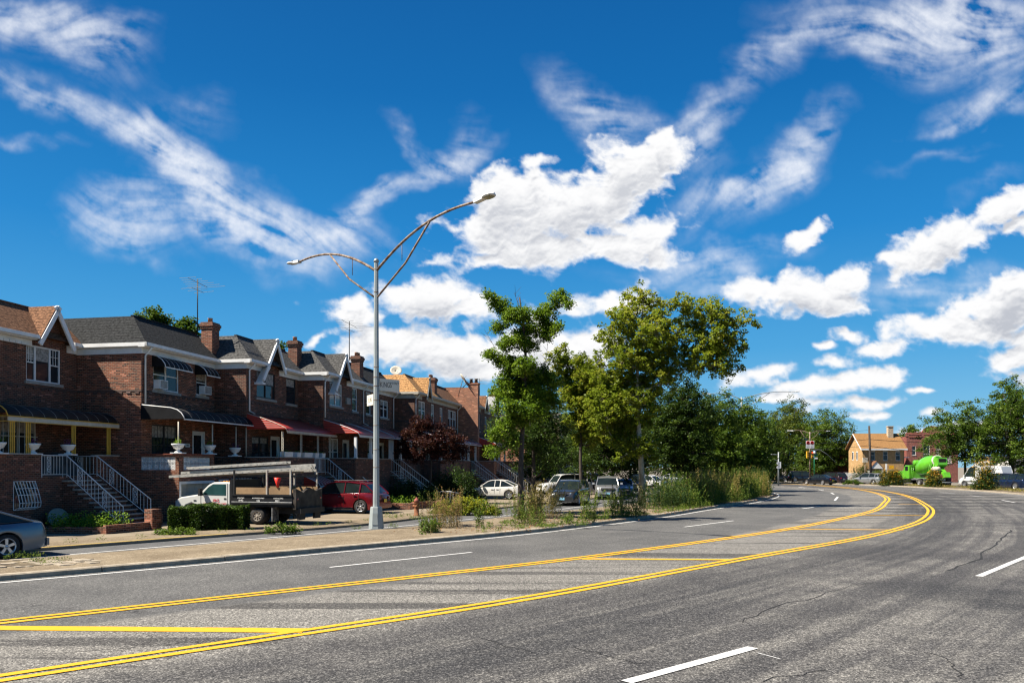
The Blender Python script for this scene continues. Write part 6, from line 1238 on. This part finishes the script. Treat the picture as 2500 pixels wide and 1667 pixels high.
# weeds: upright stems with leaves
def weeds(name,spots,mat,seed,label=None,cat=None,stuff=False,ls=.07,parent=None,group=None,lpm=26):
    """spots: (x,y,r,h,n): n stems about (x,y)"""
    r=np.random.RandomState(seed); P_=[];T_=[];m=MB(); o0=(spots[0][0],spots[0][1],.15)
    for x,y,rad,h,n in spots:
        for _ in range(n):
            a=r.rand()*2*PI; q=rad*math.sqrt(r.rand()); bx,by=x+math.cos(a)*q-o0[0],y+math.sin(a)*q-o0[1]; hh=h*(.45+.65*r.rand()); lx,ly=r.normal()*.16*hh,r.normal()*.16*hh
            k=max(5,int(lpm*hh)); t=r.rand(k)**.8; tint=r.rand()
            px=bx+lx*t*t+r.normal(size=k)*.035*(1.3-t); py=by+ly*t*t+r.normal(size=k)*.035*(1.3-t); P_.append(np.stack([px,py,hh*t],1)); T_.append(np.clip(tint*.6+r.rand(k)*.35+.1*t,0,1))
            if r.rand()<.5: m.tube([(bx,by,0),(bx+lx*.25,by+ly*.25,hh*.5),(bx+lx,by+ly,hh)],[.006,.004,.002],3,cap=False)
    t=None
    if stuff:
        o=leaf_mesh(name,np.concatenate(P_),ls,mat,seed,None,np.concatenate(T_),lean=.05,aspect=.34); o.location=o0; o['kind']='stuff'; return o
    t=empty(name,o0,0,label,cat,group); m.build('stems',STEM,t); leaf_mesh('leaves',np.concatenate(P_),ls,mat,seed,t,np.concatenate(T_),lean=.05,aspect=.34); return t
STEM=pm('dry_stem',(.20,.14,.06),.9,var=.3)
def row(c,i0,i1,off,rad,h,n,seed,st=1):
    r=random.Random(seed); oc_=offs(c,off); return [(p.x+r.uniform(-.4,.4),p.y+r.uniform(-.4,.4),rad,h*r.uniform(.55,1.3),n) for p in oc_[i0:i1:st]]
def idx(c,y): return min(range(len(c)),key=lambda i:abs(c[i].y-y)+(0 if c[i].x>-30 else 99))
a,b=idx(Lk,47),idx(Lk,98)
weeds('tall_green_weeds',row(Lk,a,b,-1.5,1.1,1.75,85,1)+row(Lk,a+2,b,-3.4,1.1,1.9,55,2)+row(Lk,a,b,-1.0,.7,.8,40,5),LF_WEED,5,stuff=True,ls=.10,lpm=22)
weeds('tall_dry_weeds',row(Lk,a,b,-2.2,1.2,1.9,30,3,3)+[(13.4,53.5,1.2,2.2,150),(12.2,51.5,1.,2.1,110),(15.5,57,1.,2.0,80),(20.2,66,1.2,1.9,120)],LF_DRY,6,stuff=True,ls=.10,lpm=24)
weeds('dark_weeds',[(9.6,47.0,.9,1.5,120),(8.3,46.4,.8,1.3,90),(23.5,80,1.5,2.3,200),(23.8,86,1.6,2.4,200),(22.8,75,1.4,2.2,160)],leaf_mat('dark_weed_leaf',(.015,.035,.012),(.04,.075,.02),(.08,.12,.03),.3),7,stuff=True,ls=.10,lpm=22)
weeds('weed_clump',[(*G(1330,1268),.8,1.7,110),(*G(1290,1272),.7,1.5,90)],LF_DRY,8,'tall yellowing weed clump around the ginkgo trunk','weed clump',ls=.085)
weeds('weed_clump',[(*G(1275,1285),.5,1.25,50),(*G(1300,1290),.6,.8,60)],LF_WEED,18,'green upright weeds at the kerb below the ginkgo','weed clump',ls=.08)
weeds('weed_clump',[(*G(1080,1296),.8,1.4,110),(*G(1100,1290),.5,1.6,50)],leaf_mat('straggly_weed_leaf',(.04,.06,.015),(.20,.17,.05),(.42,.20,.10),.35),9,'straggly half-dry weed clump right of the lamp post','weed clump',ls=.06)
weeds('weed_clump',[(*G(1050,1309),.4,.5,110)],LF_WEED,10,'leafy dark green weed on the kerb right of the lamp post','weed clump',ls=.10)
weeds('weed_clump',[(*G(1170,1297),.16,1.15,26)],LF_WEED,12,'single tall pointed weed between the two big clumps','weed clump',ls=.08)
weeds('weed_clump',[(*G(1438,1283),.35,1.35,46)],LF_WEED,13,'upright green weed at the kerb below the graphite crossover','weed clump',ls=.09)
weeds('weed_clump',[(*G(1535,1268),.9,1.5,110),(*G(1500,1262),.6,1.1,60)],LF_WEED,14,'bushy weeds at the near end of the long weed bank','weed clump',ls=.09)
weeds('weed_clump',[(*G(1215,1268),.14,1.1,14),(*G(1238,1266),.14,1.0,12)],LF_WEED,15,'pair of thin spiky weeds left of the ginkgo','weed clump',ls=.07)
r_=random.Random(9); sp_l=[]
for i in range(150):
    t=r_.random(); y=28+22*t; x0_=xat(Lk,y); 
    if x0_ is None: continue
    if r_.random()<.5: x=x0_-r_.uniform(.15,.6)
    else: x=x0_-r_.uniform(.3,4.6)
    if y<32 and r_.random()<.7: continue
    sp_l.append((x,y,.22,r_.uniform(.08,.4),10))
weeds('low_weeds',sp_l,LF_WEED,16,stuff=True,ls=.07,lpm=40)
weeds('kerb_grass',[(*G(1330+ (i*37)%260-130,1270+(i*13)%30),.3,.14,14) for i in range(40)]+[(p.x+r_.uniform(-.2,.2),p.y,.2,.16,8) for p in offs(hs_,-.5)[20:60]]+[(*G(120,1385),.5,.12,40),(*G(60,1375),.5,.15,40),(*G(1030,1275),.7,.22,60),(*G(960,1270),.5,.22,40),(*G(870,1300),.3,.12,20),(*G(960,1296),.2,.2,16)],LF_WEED,17,stuff=True,ls=.05,lpm=60)
weeds('verge_grass',[(p.x+r_.uniform(-.5,1.),p.y,.6,.25,16) for p in offs(Rk,1.8)[idx(Rk,60):idx(Rk,112)]]+[(p.x+r_.uniform(-.5,.5),p.y,.6,.25,14) for p in offs(Rk,3.2)[idx(Rk,60):idx(Rk,112)]],LF_DRY,19,stuff=True,ls=.12,lpm=30)
# fallen leaves on the median, kerb and by the saloon
r=np.random.RandomState(4); n=2600; tt=r.rand(n); ii=(idx(Lk,30)+tt*(idx(Lk,70)-idx(Lk,30))).astype(int); oL=offs(Lk,0); pts=np.array([[oL[i].x,oL[i].y,.16] for i in ii]); pts[:,0]-=r.rand(n)**1.5*4.5; pts[:,1]+=r.normal(size=n)*.6
q_=np.array([[*G(100+r.rand()*110,1378+r.normal()*5),.03+.02*r.rand()] for _ in range(260)]); pts=np.concatenate([pts,q_])
o=leaf_mesh('fallen_leaves',pts,.07,LF_BROWN,2,lean=3.); o['kind']='stuff'
# broken slabs and soil at the near end of the median
sb=MB(); r=random.Random(8)
for k in range(30):
    xx_=-20+r.random()*250; x,y=G(xx_,1381+r.random()*(20-.05*xx_)); a_=r.uniform(.07,.16); an=r.uniform(-.4,.4)+.83; c_,s_=math.cos(an),math.sin(an); P4=[(x+(dx*c_-dy*s_)*a_*1.5,y+(dx*s_+dy*c_)*a_) for dx,dy in ((-1,-1),(1,-.8),(.9,1),(-.8,.9))]; h=r.uniform(.160,.178); sb.prism(P4,'z',.1,h)
o=sb.build('broken_paving',KERB); o['kind']='structure'
so=MB(); P_=[G(-60,1386),G(90,1380),G(150,1386),G(90,1395),G(-60,1400)]; so.add([(x,y,.161) for x,y in P_],[tuple(range(5))]); o=so.build('bare_soil',SOIL); o['kind']='structure'
# ================================================================ street furniture
GALV=pm('galvanised_steel',(.27,.29,.285),.5,.35,var=.1,sc_=1.5,grime=.12); POLE=pm('pale_grey_painted_steel',(.29,.32,.315),.5,.1,var=.08,sc_=1.3,grime=.10); RUST=pm('rusty_pipe',(.16,.085,.045),.8,.2,var=.4,sc_=5,col2=(.30,.24,.19)); LAMPW=pm('lamp_housing',(.62,.62,.60),.4,.1,var=.05); LENS=pm('led_lens',(.30,.28,.22),.2)
def luminaire(par,c,dv,dn):   # c: arm end, dv: horizontal unit direction, dn: slope (z per metre)
    e=empty('lamp_head',c,math.atan2(dv[1],dv[0])); e.parent=par; e.rotation_euler=(0,-math.atan(dn),math.atan2(dv[1],dv[0]))
    m=MB(); m.prism([(-.03,-.06),(.45,-.055),(.47,.04),(.30,.075),(-.03,.07)],'y',-.10,.10); m.build('housing',LAMPW,e,bevel=.012)
    m=MB(); rows=[]
    for t in np.linspace(0,1,9):
        wdt=.10+.11*math.sin(PI*min(1,t*1.05))**.6 if t<.98 else .03; x=.40+.52*t; h=.045*(1-.4*t)
        rows.append([(x,-wdt,-.02),(x,-wdt*.9,-.02+h),(x,0,h+.01),(x,wdt*.9,-.02+h),(x,wdt,-.02),(x,wdt*.9,-.045),(x,0,-.05),(x,-wdt*.9,-.045)])
    m.grid(rows,close=True); m.add(rows[-1],[tuple(range(8))]); m.build('lamp_cover',LAMPW,e)
    m=MB(); m.box(.48,.82,-.13,.13,-.058,-.05); m.build('lens',LENS,e); m=MB(); m.lathe([(.035,0),(.035,.07),(.0,.08)],(.62,0,.035),8); m.build('photocell',DARKM,e); return e
def arm(par,p0,dv,L,zs,ze,rm,sag,lowz,mat):
    # curved upper pipe + straight brace
    m=MB(); pts=[]
    for k in range(15):
        t=k/14; pts.append((p0[0]+dv[0]*L*t,p0[1]+dv[1]*L*t,zs+(ze-zs)*(1-(1-t)**2.1)+sag*math.sin(PI*t)*.12))
    m.tube(pts,[rm*(1-.25*k/14) for k in range(15)],8)
    t=.60; q=pts[8]; m.tube([(p0[0]+dv[0]*.05,p0[1]+dv[1]*.05,lowz),((p0[0]+q[0])/2+dv[0]*.22,(p0[1]+q[1])/2+dv[1]*.22,(lowz+q[2])/2-.12),(q[0],q[1],q[2]-.03)],rm*.72,6)
    a=pts[4]; m.tube([(a[0],a[1],a[2]),(a[0],a[1],lowz+(q[2]-lowz)*.50)],.014,5)
    m.build('lamp_arm',mat,par); d_=(pts[-1][2]-pts[-3][2])/(L*2/14); return pts[-1],d_
LB=(-5.36,31.45)
lp=empty('street_lamp',(*LB,.15),0,'tall two-armed street lamp with a flared grey base on the bare median','street lamp')
m=MB(); oc=lambda r,z,n=8:[(r*math.cos(2*PI*k/n+PI/8),r*math.sin(2*PI*k/n+PI/8),z) for k in range(n)]
m.grid([oc(.305,0),oc(.30,.12),oc(.235,.82),oc(.22,.86)],smooth=False,close=True); m.add(oc(.22,.86),[tuple(range(8))]); bs=m.build('base',POLE,lp)
m=MB(); m.box(-.13,.10,-.2965,-.285,.14,.70); 
m2=MB(); m2.prism([(-.11,.16),(.11,.16),(.09,.62),(-.09,.62)],'y',-.292,-.262); m2.build('access_door',POLE,bs)
m=MB(); m.grid([oc(.135,.86),oc(.13,1.),oc(.085,10.55)],smooth=False,close=True); m.build('pole',POLE,lp)
m=MB(); m.lathe([(.10,0),(.11,.06),(.07,.13),(0,.16)],(0,0,10.5),10); m.build('finial',GALV,lp)
for z in (2.4,3.1,4.05,5.05,5.6,5.95,6.35,9.3,10.2):
    r_=.128-.0045*z; m=MB(); m.lathe([(r_+.008,0),(r_+.008,.03)],(0,0,z),12); m.build('band',RUST,lp)
dv=Vector((.715,-.70,0)).normalized()
e1,s1=arm(lp,(0,0),(dv.x,dv.y),5.75,10.15,11.55,.055,1.,9.1,RUST); luminaire(lp,e1,(dv.x,dv.y),.09)
e2,s2=arm(lp,(0,0),(-dv.x,-dv.y),5.75,10.15,11.55,.055,1.,9.1,RUST); luminaire(lp,e2,(-dv.x,-dv.y),.09)
SIGNB=pm('sign_face_cream',(.62,.58,.48),.5,var=.06); LETT=pm('sign_lettering_grey',(.012,.012,.012),.7)
e=empty('street_sign',(LB[0]+.12,LB[1]-.05,5.6),math.atan2(.62,.78),'faded KINGS HWY blade sign on the right of the lamp post','street sign'); m=MB(); m.box(0.02,.92,-.006,.006,-.02,.46); m.build('plate',SIGNB,e)
text('KINGS',.30,(.30,-.008,.22),(R(90),0,0),LETT,e,sx=.62,ext=.001); text('HWY',.16,(.74,-.008,.30),(R(90),0,0),LETT,e,sx=.8,ext=.001)
e=empty('street_sign',(LB[0]-.08,LB[1]-.1,5.05),math.atan2(.50,-.20)+PI,'sunlit cream EAST blade sign on the left of the lamp post','street sign'); e.rotation_euler.z=R(-62)+PI; m=MB(); m.box(.06,.85,-.006,.006,-.03,.40); m.build('plate',SIGNB,e)
text('E.45',.24,(.45,.008,.18),(R(90),0,PI),LETT,e,ext=.001)
def lamp2(name,label,p,h,arms,mat=GALV,group=None,rm=.05):
    t=empty(name,(p[0],p[1],0.),0,label,'street lamp',group); m=MB(); m.tube([(0,0,0),(0,0,h)],[.13,.08],8); m.build('pole',mat,t); m=MB(); m.box(-.22,.22,-.22,.22,0,.8); m.build('base',mat,t)
    for a,L,up in arms:
        dvx=(math.cos(R(a)),math.sin(R(a))); e_,s_=arm(t,(0,0),dvx,L,h-.3,h+up,rm,1.,h-1.3,mat); luminaire(t,e_,dvx,.06)
    return t
lamp2('street_lamp','slender lamp post rising behind the graphite crossover',(9.0,107),10.6,((200,4,.5),(20,4,.8)))
lamp2('street_lamp','lamp whose arm shows above the last median tree',(26.5,92),10.6,((-10,5.5,.5),(170,3.5,.4)))
lamp2('street_lamp','lamp reaching in from the right edge before the big tree',(61.5,84.5),10.6,((190,5.5,-.1),))
TLY=pm('signal_yellow',(.70,.36,.02),.5); 
def bulb(name,c): 
    m,q,b,o=newmat(name); b.inputs['Base Color'].default_value=(*c,1); b.inputs['Emission Color'].default_value=(*c,1); b.inputs['Emission Strength'].default_value=1.2; return m
BR=bulb('red_signal',(.8,.05,.02)); SG=pm('green_sign_face',(.01,.20,.10),.5); SBL=pm('blue_sign_face',(.02,.18,.42),.5); SW=pm('white_sign_face',(.66,.66,.65),.5,var=.05); RD=pm('sign_red',(.60,.03,.03),.5)
def signal(par,x,y,z,lit=0):
    m=MB(); m.box(x-.18,x+.18,y-.15,y+.15,z,z+1.05); s=m.build('signal_head',TLY,par)
    for k in range(3):
        q=MB(); q.lathe([(.11,0),(.11,-.03),(0,-.05)],(x,y-.15,z+.18+.34*k),12,'y'); q.build('lens',BR if (k==2 and lit) else UNLIT,s)
sp_=lamp2('signal_pole','signal post with two lamp arms and the no-turns sign',(46.6,124.6),8.0,((40,5.2,.25),(150,2.5,.2)),RUST); signal(sp_,-.35,0,3.9); signal(sp_,.35,0,3.9,1)
m=MB(); m.tube([(0,0,5.15),(1.6,0,5.2),(2.8,0,4.4),(4.1,0,3.2)],.035,5); m.build('mast_arm',GALV,sp_); m=MB(); m.box(.4,1.2,-.1,-.08,4.25,4.5); m.build('street_name_plate',SG,sp_)
sg=empty('road_sign',(46.5,124.25,5.45),0,'white sign with two red no-turn circles above the traffic signals','sign'); m=MB(); m.box(-.65,.65,-.02,.0,-.05,1.13); m.build('plate',SW,sg)
for x in (-.32,.32):
    m=MB(); m.lathe([(.27,0),(.27,-.015),(.20,-.015),(.20,0)],(x,-.022,.82),20,'y'); m.tube([(x-.17,-.03,.99),(x+.17,-.03,.65)],.028,4); rr=m.build('no_turn_ring',RD,sg)
    m=MB(); m.tube([(x-.08*(1 if x<0 else -1),-.028,.68),(x-.08*(1 if x<0 else -1),-.028,.85),(x+.1*(1 if x<0 else -1),-.028,.86)],.025,4); m.build('arrow',BLACKP,rr)
    text('7AM-7PM',.12,(x,-.024,.38),(R(90),0,0),BLACKP,sg); text('MON-FRI',.12,(x,-.024,.20),(R(90),0,0),BLACKP,sg); text('EXCEPT BUS',.09,(x,-.024,.06),(R(90),0,0),BLACKP,sg)
p=empty('speed_sign_pole',(35.3,105.5,0),0,'grey pole with SPEED LIMIT 25 sign at the end of the tall weeds','sign'); m=MB(); m.tube([(0,0,0),(0,0,4.5)],[.11,.08],8); m.build('pole',GALV,p); m=MB(); m.tube([(0,0,4.15),(-1.55,.2,4.2)],.05,6).tube([(0,0,3.3),(-1.75,.2,3.95)],.04,6); m.build('bracket_arm',GALV,p)
m=MB(); m.box(-.29,.29,-.14,-.12,2.35,3.2); q=m.build('sign_plate',SW,p); text('SPEED',.13,(0,-.145,3.08),(R(90),0,0),BLACKP,q); text('LIMIT',.13,(0,-.145,2.92),(R(90),0,0),BLACKP,q); text('25',.40,(0,-.145,2.62),(R(90),0,0),BLACKP,q)
b=empty('bus_stop_sign',(49.7,131,0),0,'round bus stop roundel on a thin green post','sign'); m=MB(); m.tube([(0,0,0),(0,0,5.0)],.05,6); m.build('post',SG,b)
m=MB(); m.lathe([(.33,0),(.33,-.03),(.0,-.04)],(0,-.05,4.85),20,'y'); q=m.build('roundel',SBL,b); m=MB(); m.lathe([(.24,0),(.0,-.01)],(0,-.095,4.85),16,'y'); m.build('roundel_centre',SW,q); m=MB(); m.box(-.6,.1,-.06,-.03,4.0,4.22); m.build('route_plate_blue',SBL,b); m=MB(); m.box(.05,.55,-.06,-.03,3.8,4.05); m.build('route_plate',SW,b)
p=empty('signal_pole',(56.0,143,0),0,'leaning pale pole with cross arm and red signal beyond the junction','traffic signal'); m=MB(); m.tube([(.2,0,0),(-.3,0,7.6)],[.12,.07],8); m.build('pole',GALV,p); m=MB(); m.tube([(-1.0,0,5.7),(1.0,0,5.75)],.05,5); m.build('cross_arm',GALV,p); signal(p,.3,0,2.9,1); m=MB(); m.box(.5,1.5,-.1,-.07,1.5,1.75); m.build('street_name_plate',SG,p); m=MB(); m.tube([(.1,0,3.2),(-.7,0,4.7),(-2.4,0,5.5)],.045,6); m.build('mast_arm',GALV,p)
p=empty('notice_post',(53.2,120,0),0,'rusty post with a pale box sign left of the tan house','sign'); m=MB(); m.tube([(0,0,0),(0,0,3.2)],.07,6); m.build('post',RUST,p); m=MB(); m.box(-.35,.35,-.12,.12,3.2,3.9); m.build('box_sign',CREAM,p)
p=empty('sign_post',(55.7,118.5,0),0,'white square post with a small amber sign beside it','sign'); m=MB(); m.box(-.08,.08,-.08,.08,0,3.0); m.build('post',SW,p); m=MB(); m.box(.4,1.1,-.06,-.03,2.2,2.75); m.build('amber_plate',TLY,p)
up=empty('utility_pole',(53.3,118.2,0),0,'tall dark wooden utility pole before the tan house','utility pole'); m=MB(); m.tube([(0,0,-.2),(-.16,0,4.5),(-.30,0,8.6)],[.20,.17,.14],10); m.build('pole',BARKD,up)
WIRE=pm('black_cable',(.012,.012,.012),.6)
def wire(name,label,a,b,sag,r=.03):
    m=MB(); a=Vector(a);b=Vector(b); m.tube([a.lerp(b,t)-Vector((0,0,sag*4*t*(1-t))) for t in np.linspace(0,1,17)],r,4); o=m.build(name,WIRE); K(o,label,'cable','overhead cables at the junction'); return o
wire('overhead_cable','thick upper cable right of the wooden pole',(53.0,118.2,6.6),(76,112,6.3),.5,.05); wire('overhead_cable','thick upper cable left of the wooden pole',(53.0,118.2,6.6),(24,124,5.4),.4,.04)
wire('overhead_cable','lower cable right of the wooden pole',(53.1,118.2,5.6),(80,114,4.0),.6,.05); wire('overhead_cable','lower cable left of the wooden pole',(53.1,118.2,5.7),(26,122,6.3),.9,.035); wire('overhead_cable','thin top wire from the wooden pole head',(52.9,118.2,8.0),(26,126,6.2),.4,.02)
# white picket fence, junction
f=empty('picket_fence',(50.5,124.5,0),0,'white picket fence before the red brick side wall','fence'); m=MB()
for k in range(22): m.prism([(k*.2,0),(k*.2+.15,0),(k*.2+.15,1.5),(k*.2+.075,1.65),(k*.2,1.5)],'y',0,.03)
m.build('pickets',WHITE,f); m=MB(); m.box(0,4.4,.035,.09,.3,.4).box(0,4.4,.035,.09,1.2,1.3); m.build('rail',WHITE,f)
# hydrant
hy=empty('fire_hydrant',(*G(1017,1264),.1),0,'rusty orange fire hydrant beside the service road','hydrant'); HO=pm('rusty_orange_paint',(.20,.075,.03),.8,var=.35,sc_=6,grime=.4)
m=MB(); m.lathe([(.17,0),(.17,.05),(.12,.06),(.11,.62),(.14,.64),(.14,.68),(.12,.70)],n=14); m.build('barrel',HO,hy); m=MB(); m.lathe([(.14,.70),(.13,.80),(.07,.88),(.04,.89),(.04,.94),(0,.94)],n=14); m.build('bonnet',pm('dull_red_paint',(.25,.07,.05),.7),hy)
m=MB(); m.lathe([(.06,-.19),(.06,.19)],(0,0,.5),8,'x'); m.lathe([(.08,-.18),(.08,0)],(0,0,.48),10,'y'); m.build('outlet_cap',HO,hy)
# antennas and dishes
def antenna(label,p,h,w_):
    t=empty('antenna',p,R(75),label,'antenna','tv antennas on the roofs'); m=MB(); m.tube([(0,0,0),(0,0,h)],.03,5); m.build('mast',DARKM,t); m=MB(); m.tube([(-w_/2,0,h-.1),(w_/2,0,h-.25)],.014,4)
    for k in range(6): x=-w_/2+w_*k/5; l=.5+.12*k; m.tube([(x,-l,h-.1-.03*k),(x,l,h-.1-.03*k)],.010,4)
    m.tube([(-w_/3,0,h-.55),(w_/3,0,h-.6)],.012,4); 
    for k in range(3): x=-w_/3+w_*k/3; m.tube([(x,-.6,h-.55),(x,.6,h-.58)],.010,4)
    m.build('elements',GALV,t); return t
q=hpt(O2,5.7,-.8); antenna('bare tv antenna on the tall chimney of the second house',(q.x,q.y,9.6),2.8,1.6); q=hpt(O4,5.0,-.4); antenna('wide tv antenna behind the twin-pot chimney',(q.x,q.y,9.5),2.6,2.2); q=hpt(O9,3,-1.5); antenna('small tv antenna far down the roofline',(q.x,q.y,9.4),2.2,1.4)
def dish(label,p,rz,r_=.38,arml=1.0):
    t=empty('satellite_dish',p,rz,label,'satellite dish','satellite dishes on the roofs'); m=MB(); m.tube([(0,0,0),(-.4,0,arml*.9)],.035,5); m.build('mast',DARKM,t); m=MB(); 
    n=18; c=Vector((-.42,0,arml)); nn=Vector((-.75,-.3,.55)).normalized(); a=nn.orthogonal().normalized(); b_=nn.cross(a)
    m.grid([[tuple(c+nn*(.10*(rr_**2)-.0)+(a*math.cos(2*PI*k/n)+b_*math.sin(2*PI*k/n))*r_*rr_) for k in range(n)] for rr_ in (.02,.35,.7,1.)],close=True); m.build('reflector',CREAM,t,solid=.02); m=MB(); m.tube([c,c+nn*.45],.015,4); m.build('feed_arm',DARKM,t); return t
q=hpt(O8,-.02,-1.3); dish('large satellite dish on the brick side wall, left of its pair',(q.x,q.y,8.9),RZ+R(90),.5,1.6); q=hpt(O8,.1,-.9); dish('smaller satellite dish beside the parapet chimney',(q.x,q.y,9.7),RZ+R(60),.42,.35); q=hpt(O6,2.,-2.); dish('grey satellite dish on the tan roof top',(q.x,q.y,9.55),RZ,.45,.4)
# porch urns, planters, yard things
def urn(label,p,plant,rs_=1.,group='white urns on the porch walls'):
    t=empty('urn',p,0,label,'urn',group); m=MB(); m.box(-.26,.26,-.26,.26,0,.05).lathe([(.16,.05),(.16,.08),(.07,.12),(.07,.17),(.20,.24),(.26,.36),(.29,.40),(.29,.44),(.24,.44),(.2,.38)],n=16); m.build('bowl',WHITE,t)
    r=np.random.RandomState(int(p[0]*-10)); n=60; pts=r.normal(size=(n,3))*[.09,.09,.07]+[0,0,.52]
    leaf_mesh('plant',pts,.07,{'g':LF_LIME,'p':LF_PINK}[plant],3,t); return t
LF_PINK=leaf_mat('pink_flower_leaf',(.03,.06,.015),(.12,.03,.14),(.55,.15,.5),.3)
def top(O,a,b,z): q=hpt(O,a,b); return (q.x,q.y,z)
urn('white urn with a bright green plant at the left edge',top(O1,-.62,2.1,3.06),'g'); urn('white urn with violet flowers between the ochre posts',top(O1,1.05,2.1,3.06),'p'); urn('white urn with pink flowers left of the third ochre post',top(O1,2.95,2.1,3.06),'p')
urn('white urn with yellow-green plant on the breeze-block wall pier',top(O2,-.0,1.85,3.17),'g'); urn('empty-looking white urn before the white front door',top(O2,2.6,1.8,3.17),'g'); urn('white urn on the dark railing pier right of the white door',top(O2,4.9,1.8,3.10),'p')
def planter(label,p,w_=.7):
    t=empty('planter_box',p,RZ,label,'planter','white planter boxes on the porch walls'); m=MB(); m.prism([(-.13,0),(.13,0),(.16,.26),(-.16,.26)],'x',-w_/2,w_/2); m.build('box',WHITE,t); r=np.random.RandomState(3); leaf_mesh('plant',r.normal(size=(50,3))*[w_*.25,.06,.04]+[0,0,.3],.07,LF_MID,3,t)
planter('white planter box left of the first lace post',top(O3,.75,1.9,3.1),.9); planter('square white planter at the lace post',top(O3,1.95,1.9,3.1),.45); planter('long white planter box between the lace posts',top(O3,3.1,1.9,3.1),1.); planter('white planter box right of the second lace post',top(O3,4.2,1.9,3.1),.45); planter('small white planter box before the white railing',top(O3,5.1,1.9,3.1),.45); planter('cream planter box on the porch behind the lamp post',top(O4,3.2,1.9,3.1),1.0)
tp=MB(); r=np.random.RandomState(2); rows=[]
for i in range(13):
    for_=[]
    for j in range(9):
        u_,v_=i/12,j/8; for_.append((1.7+3.4*u_,-.4-1.2*v_,2.2+(.95*math.sin(PI*u_)**.7*math.sin(PI*v_)**.5+.1*r.rand()) if 0<v_<1 else 2.2))
    rows.append(for_)
tp.grid(rows); o=tp.build('tarpaulin',pm('dark_tarpaulin',(.06,.058,.055),.6,var=.5,sc_=2)); o.location=(O1[0],O1[1],0); o.rotation_euler=(0,0,RZ); K(o,'dark tarpaulin draped over a heap on the porch with ochre posts','tarpaulin')
bx=MB(); bx.box(-.45,.45,-.3,.3,0,.75); bx.box(-.47,.47,-.32,.32,.75,.79); o=bx.build('cardboard_carton',pm('brown_cardboard',(.18,.11,.06),.8)); q=hpt(O1,5.1,1.2); o.location=(q.x,q.y,2.2); o.rotation_euler=(0,0,RZ); K(o,'brown carton at the back of the porch with ochre posts','carton')
bn=empty('rubbish_bin',(-18.35,31.9,.45),0,'grey-green rubbish bin lying on its side beside the planting bed','bin'); m=MB(); m.lathe([(.30,-.45),(.36,.42),(.40,.45),(.38,.5),(.30,.5)],n=18,axis='x'); 
BING=pm('dusty_plastic',(.20,.20,.16),.6,var=.2); o=m.build('body',BING,bn); o.rotation_euler=(0,R(-14),R(-40)); m=MB(); m.tube([(-.44,-.2,.1),(-.5,0,.2),(-.44,.2,.1)],.025,5); o=m.build('handle',BING,bn); o.rotation_euler=(0,R(-14),R(-40))
bn=empty('planter_tub',(-19.4,32.3,0),0,'wide brown tub against the dark porch wall behind the slate blue saloon','tub'); m=MB(); m.lathe([(.42,0),(.5,.78),(.53,.80),(.53,.85),(.45,.85)],n=18); m.build('body',pm('brown_tub',(.10,.085,.06),.7),bn)
# raised planting bed in front of house 1 and bed by the hydrant
def bed(label,P_,h,mat,lf,n,seed,size=.08,ph=.3,w_=.2):
    t=empty('planting_bed',(P_[0][0],P_[0][1],0),0,label,'planting bed'); o0=Vector((*P_[0],0)); m=MB(); Q=[Vector((*p,0))-o0 for p in P_]
    for i in range(len(Q)):
        a,b=Q[i],Q[(i+1)%len(Q)]; d_=(b-a).normalized(); nn=Vector((-d_.y,d_.x,0))*w_; m.add([a,b,b+nn,a+nn]+[v+Vector((0,0,h+.002*i)) for v in (a,b,b+nn,a+nn)],[(0,3,2,1),(4,5,6,7),(0,1,5,4),(1,2,6,5),(2,3,7,6),(3,0,4,7)])
    m.build('brick_edging',mat,t); s_=MB(); s_.add([(q.x,q.y,h*.7) for q in Q],[tuple(range(len(Q)))]); s_.build('soil',SOIL,t)
    r=np.random.RandomState(seed); pts=[]
    while len(pts)<n:
        wt_=r.rand(len(Q)); wt_/=wt_.sum(); c_=sum((Q[i]*wt_[i] for i in range(len(Q))),Vector()); 
        if len(Q)>3: a_,b_=r.rand(2); c_=(Q[0]*(1-a_)+Q[1]*a_)*(1-b_)+(Q[3]*(1-a_)+Q[2]*a_)*b_
        k=10; hh=ph*(.4+.8*r.rand()); pts+= [(c_.x+r.normal()*.09,c_.y+r.normal()*.09,h*.7+hh*r.rand()) for _ in range(k)]
    leaf_mesh('plants',np.array(pts),size,lf,seed,t); return t
A=[tuple(hpt(O1,a,b)[:2]) for a,b in ((.6,6.1),(3.4,6.1),(3.4,3.6),(.6,3.6))]; A2=A
bed('brick-edged bed of bright green plants before the first stoop',[(-17.5,29.75),(-15.15,29.5),(-14.9,31.5),(-17.6,31.7)],.34,BRICK2,LF_LIME,2600,4,.085,.55)
bd=MB(); bd.box(-.0,.16,0,2.1,.0,.42); bd.box(-.12,.3,1.95,2.4,0,.92); o=bd.build('stair_foot_wall',BRICK2); o.location=(-15.12,29.45,0); o.rotation_euler=(0,0,R(-24)); K(o,'low brick wall with a square pier at the foot of the first stoop','garden wall')
bd=MB(); a=hpt(O1,4.1,6.0); b=hpt(O1,4.5,5.0)
bed('low brick bed with lime-green plants by the hydrant',[G(940,1246),G(1010,1247),G(1018,1236),G(945,1234)],.45,BRICK2,LF_LIME,1500,5,.09,.5)
bed('brick bed with dark plants before the purple-leaved tree',[G(1012,1246),G(1075,1243),G(1080,1234),G(1020,1236)],.5,BRICK2,LF_DARK,900,6,.09,.7)
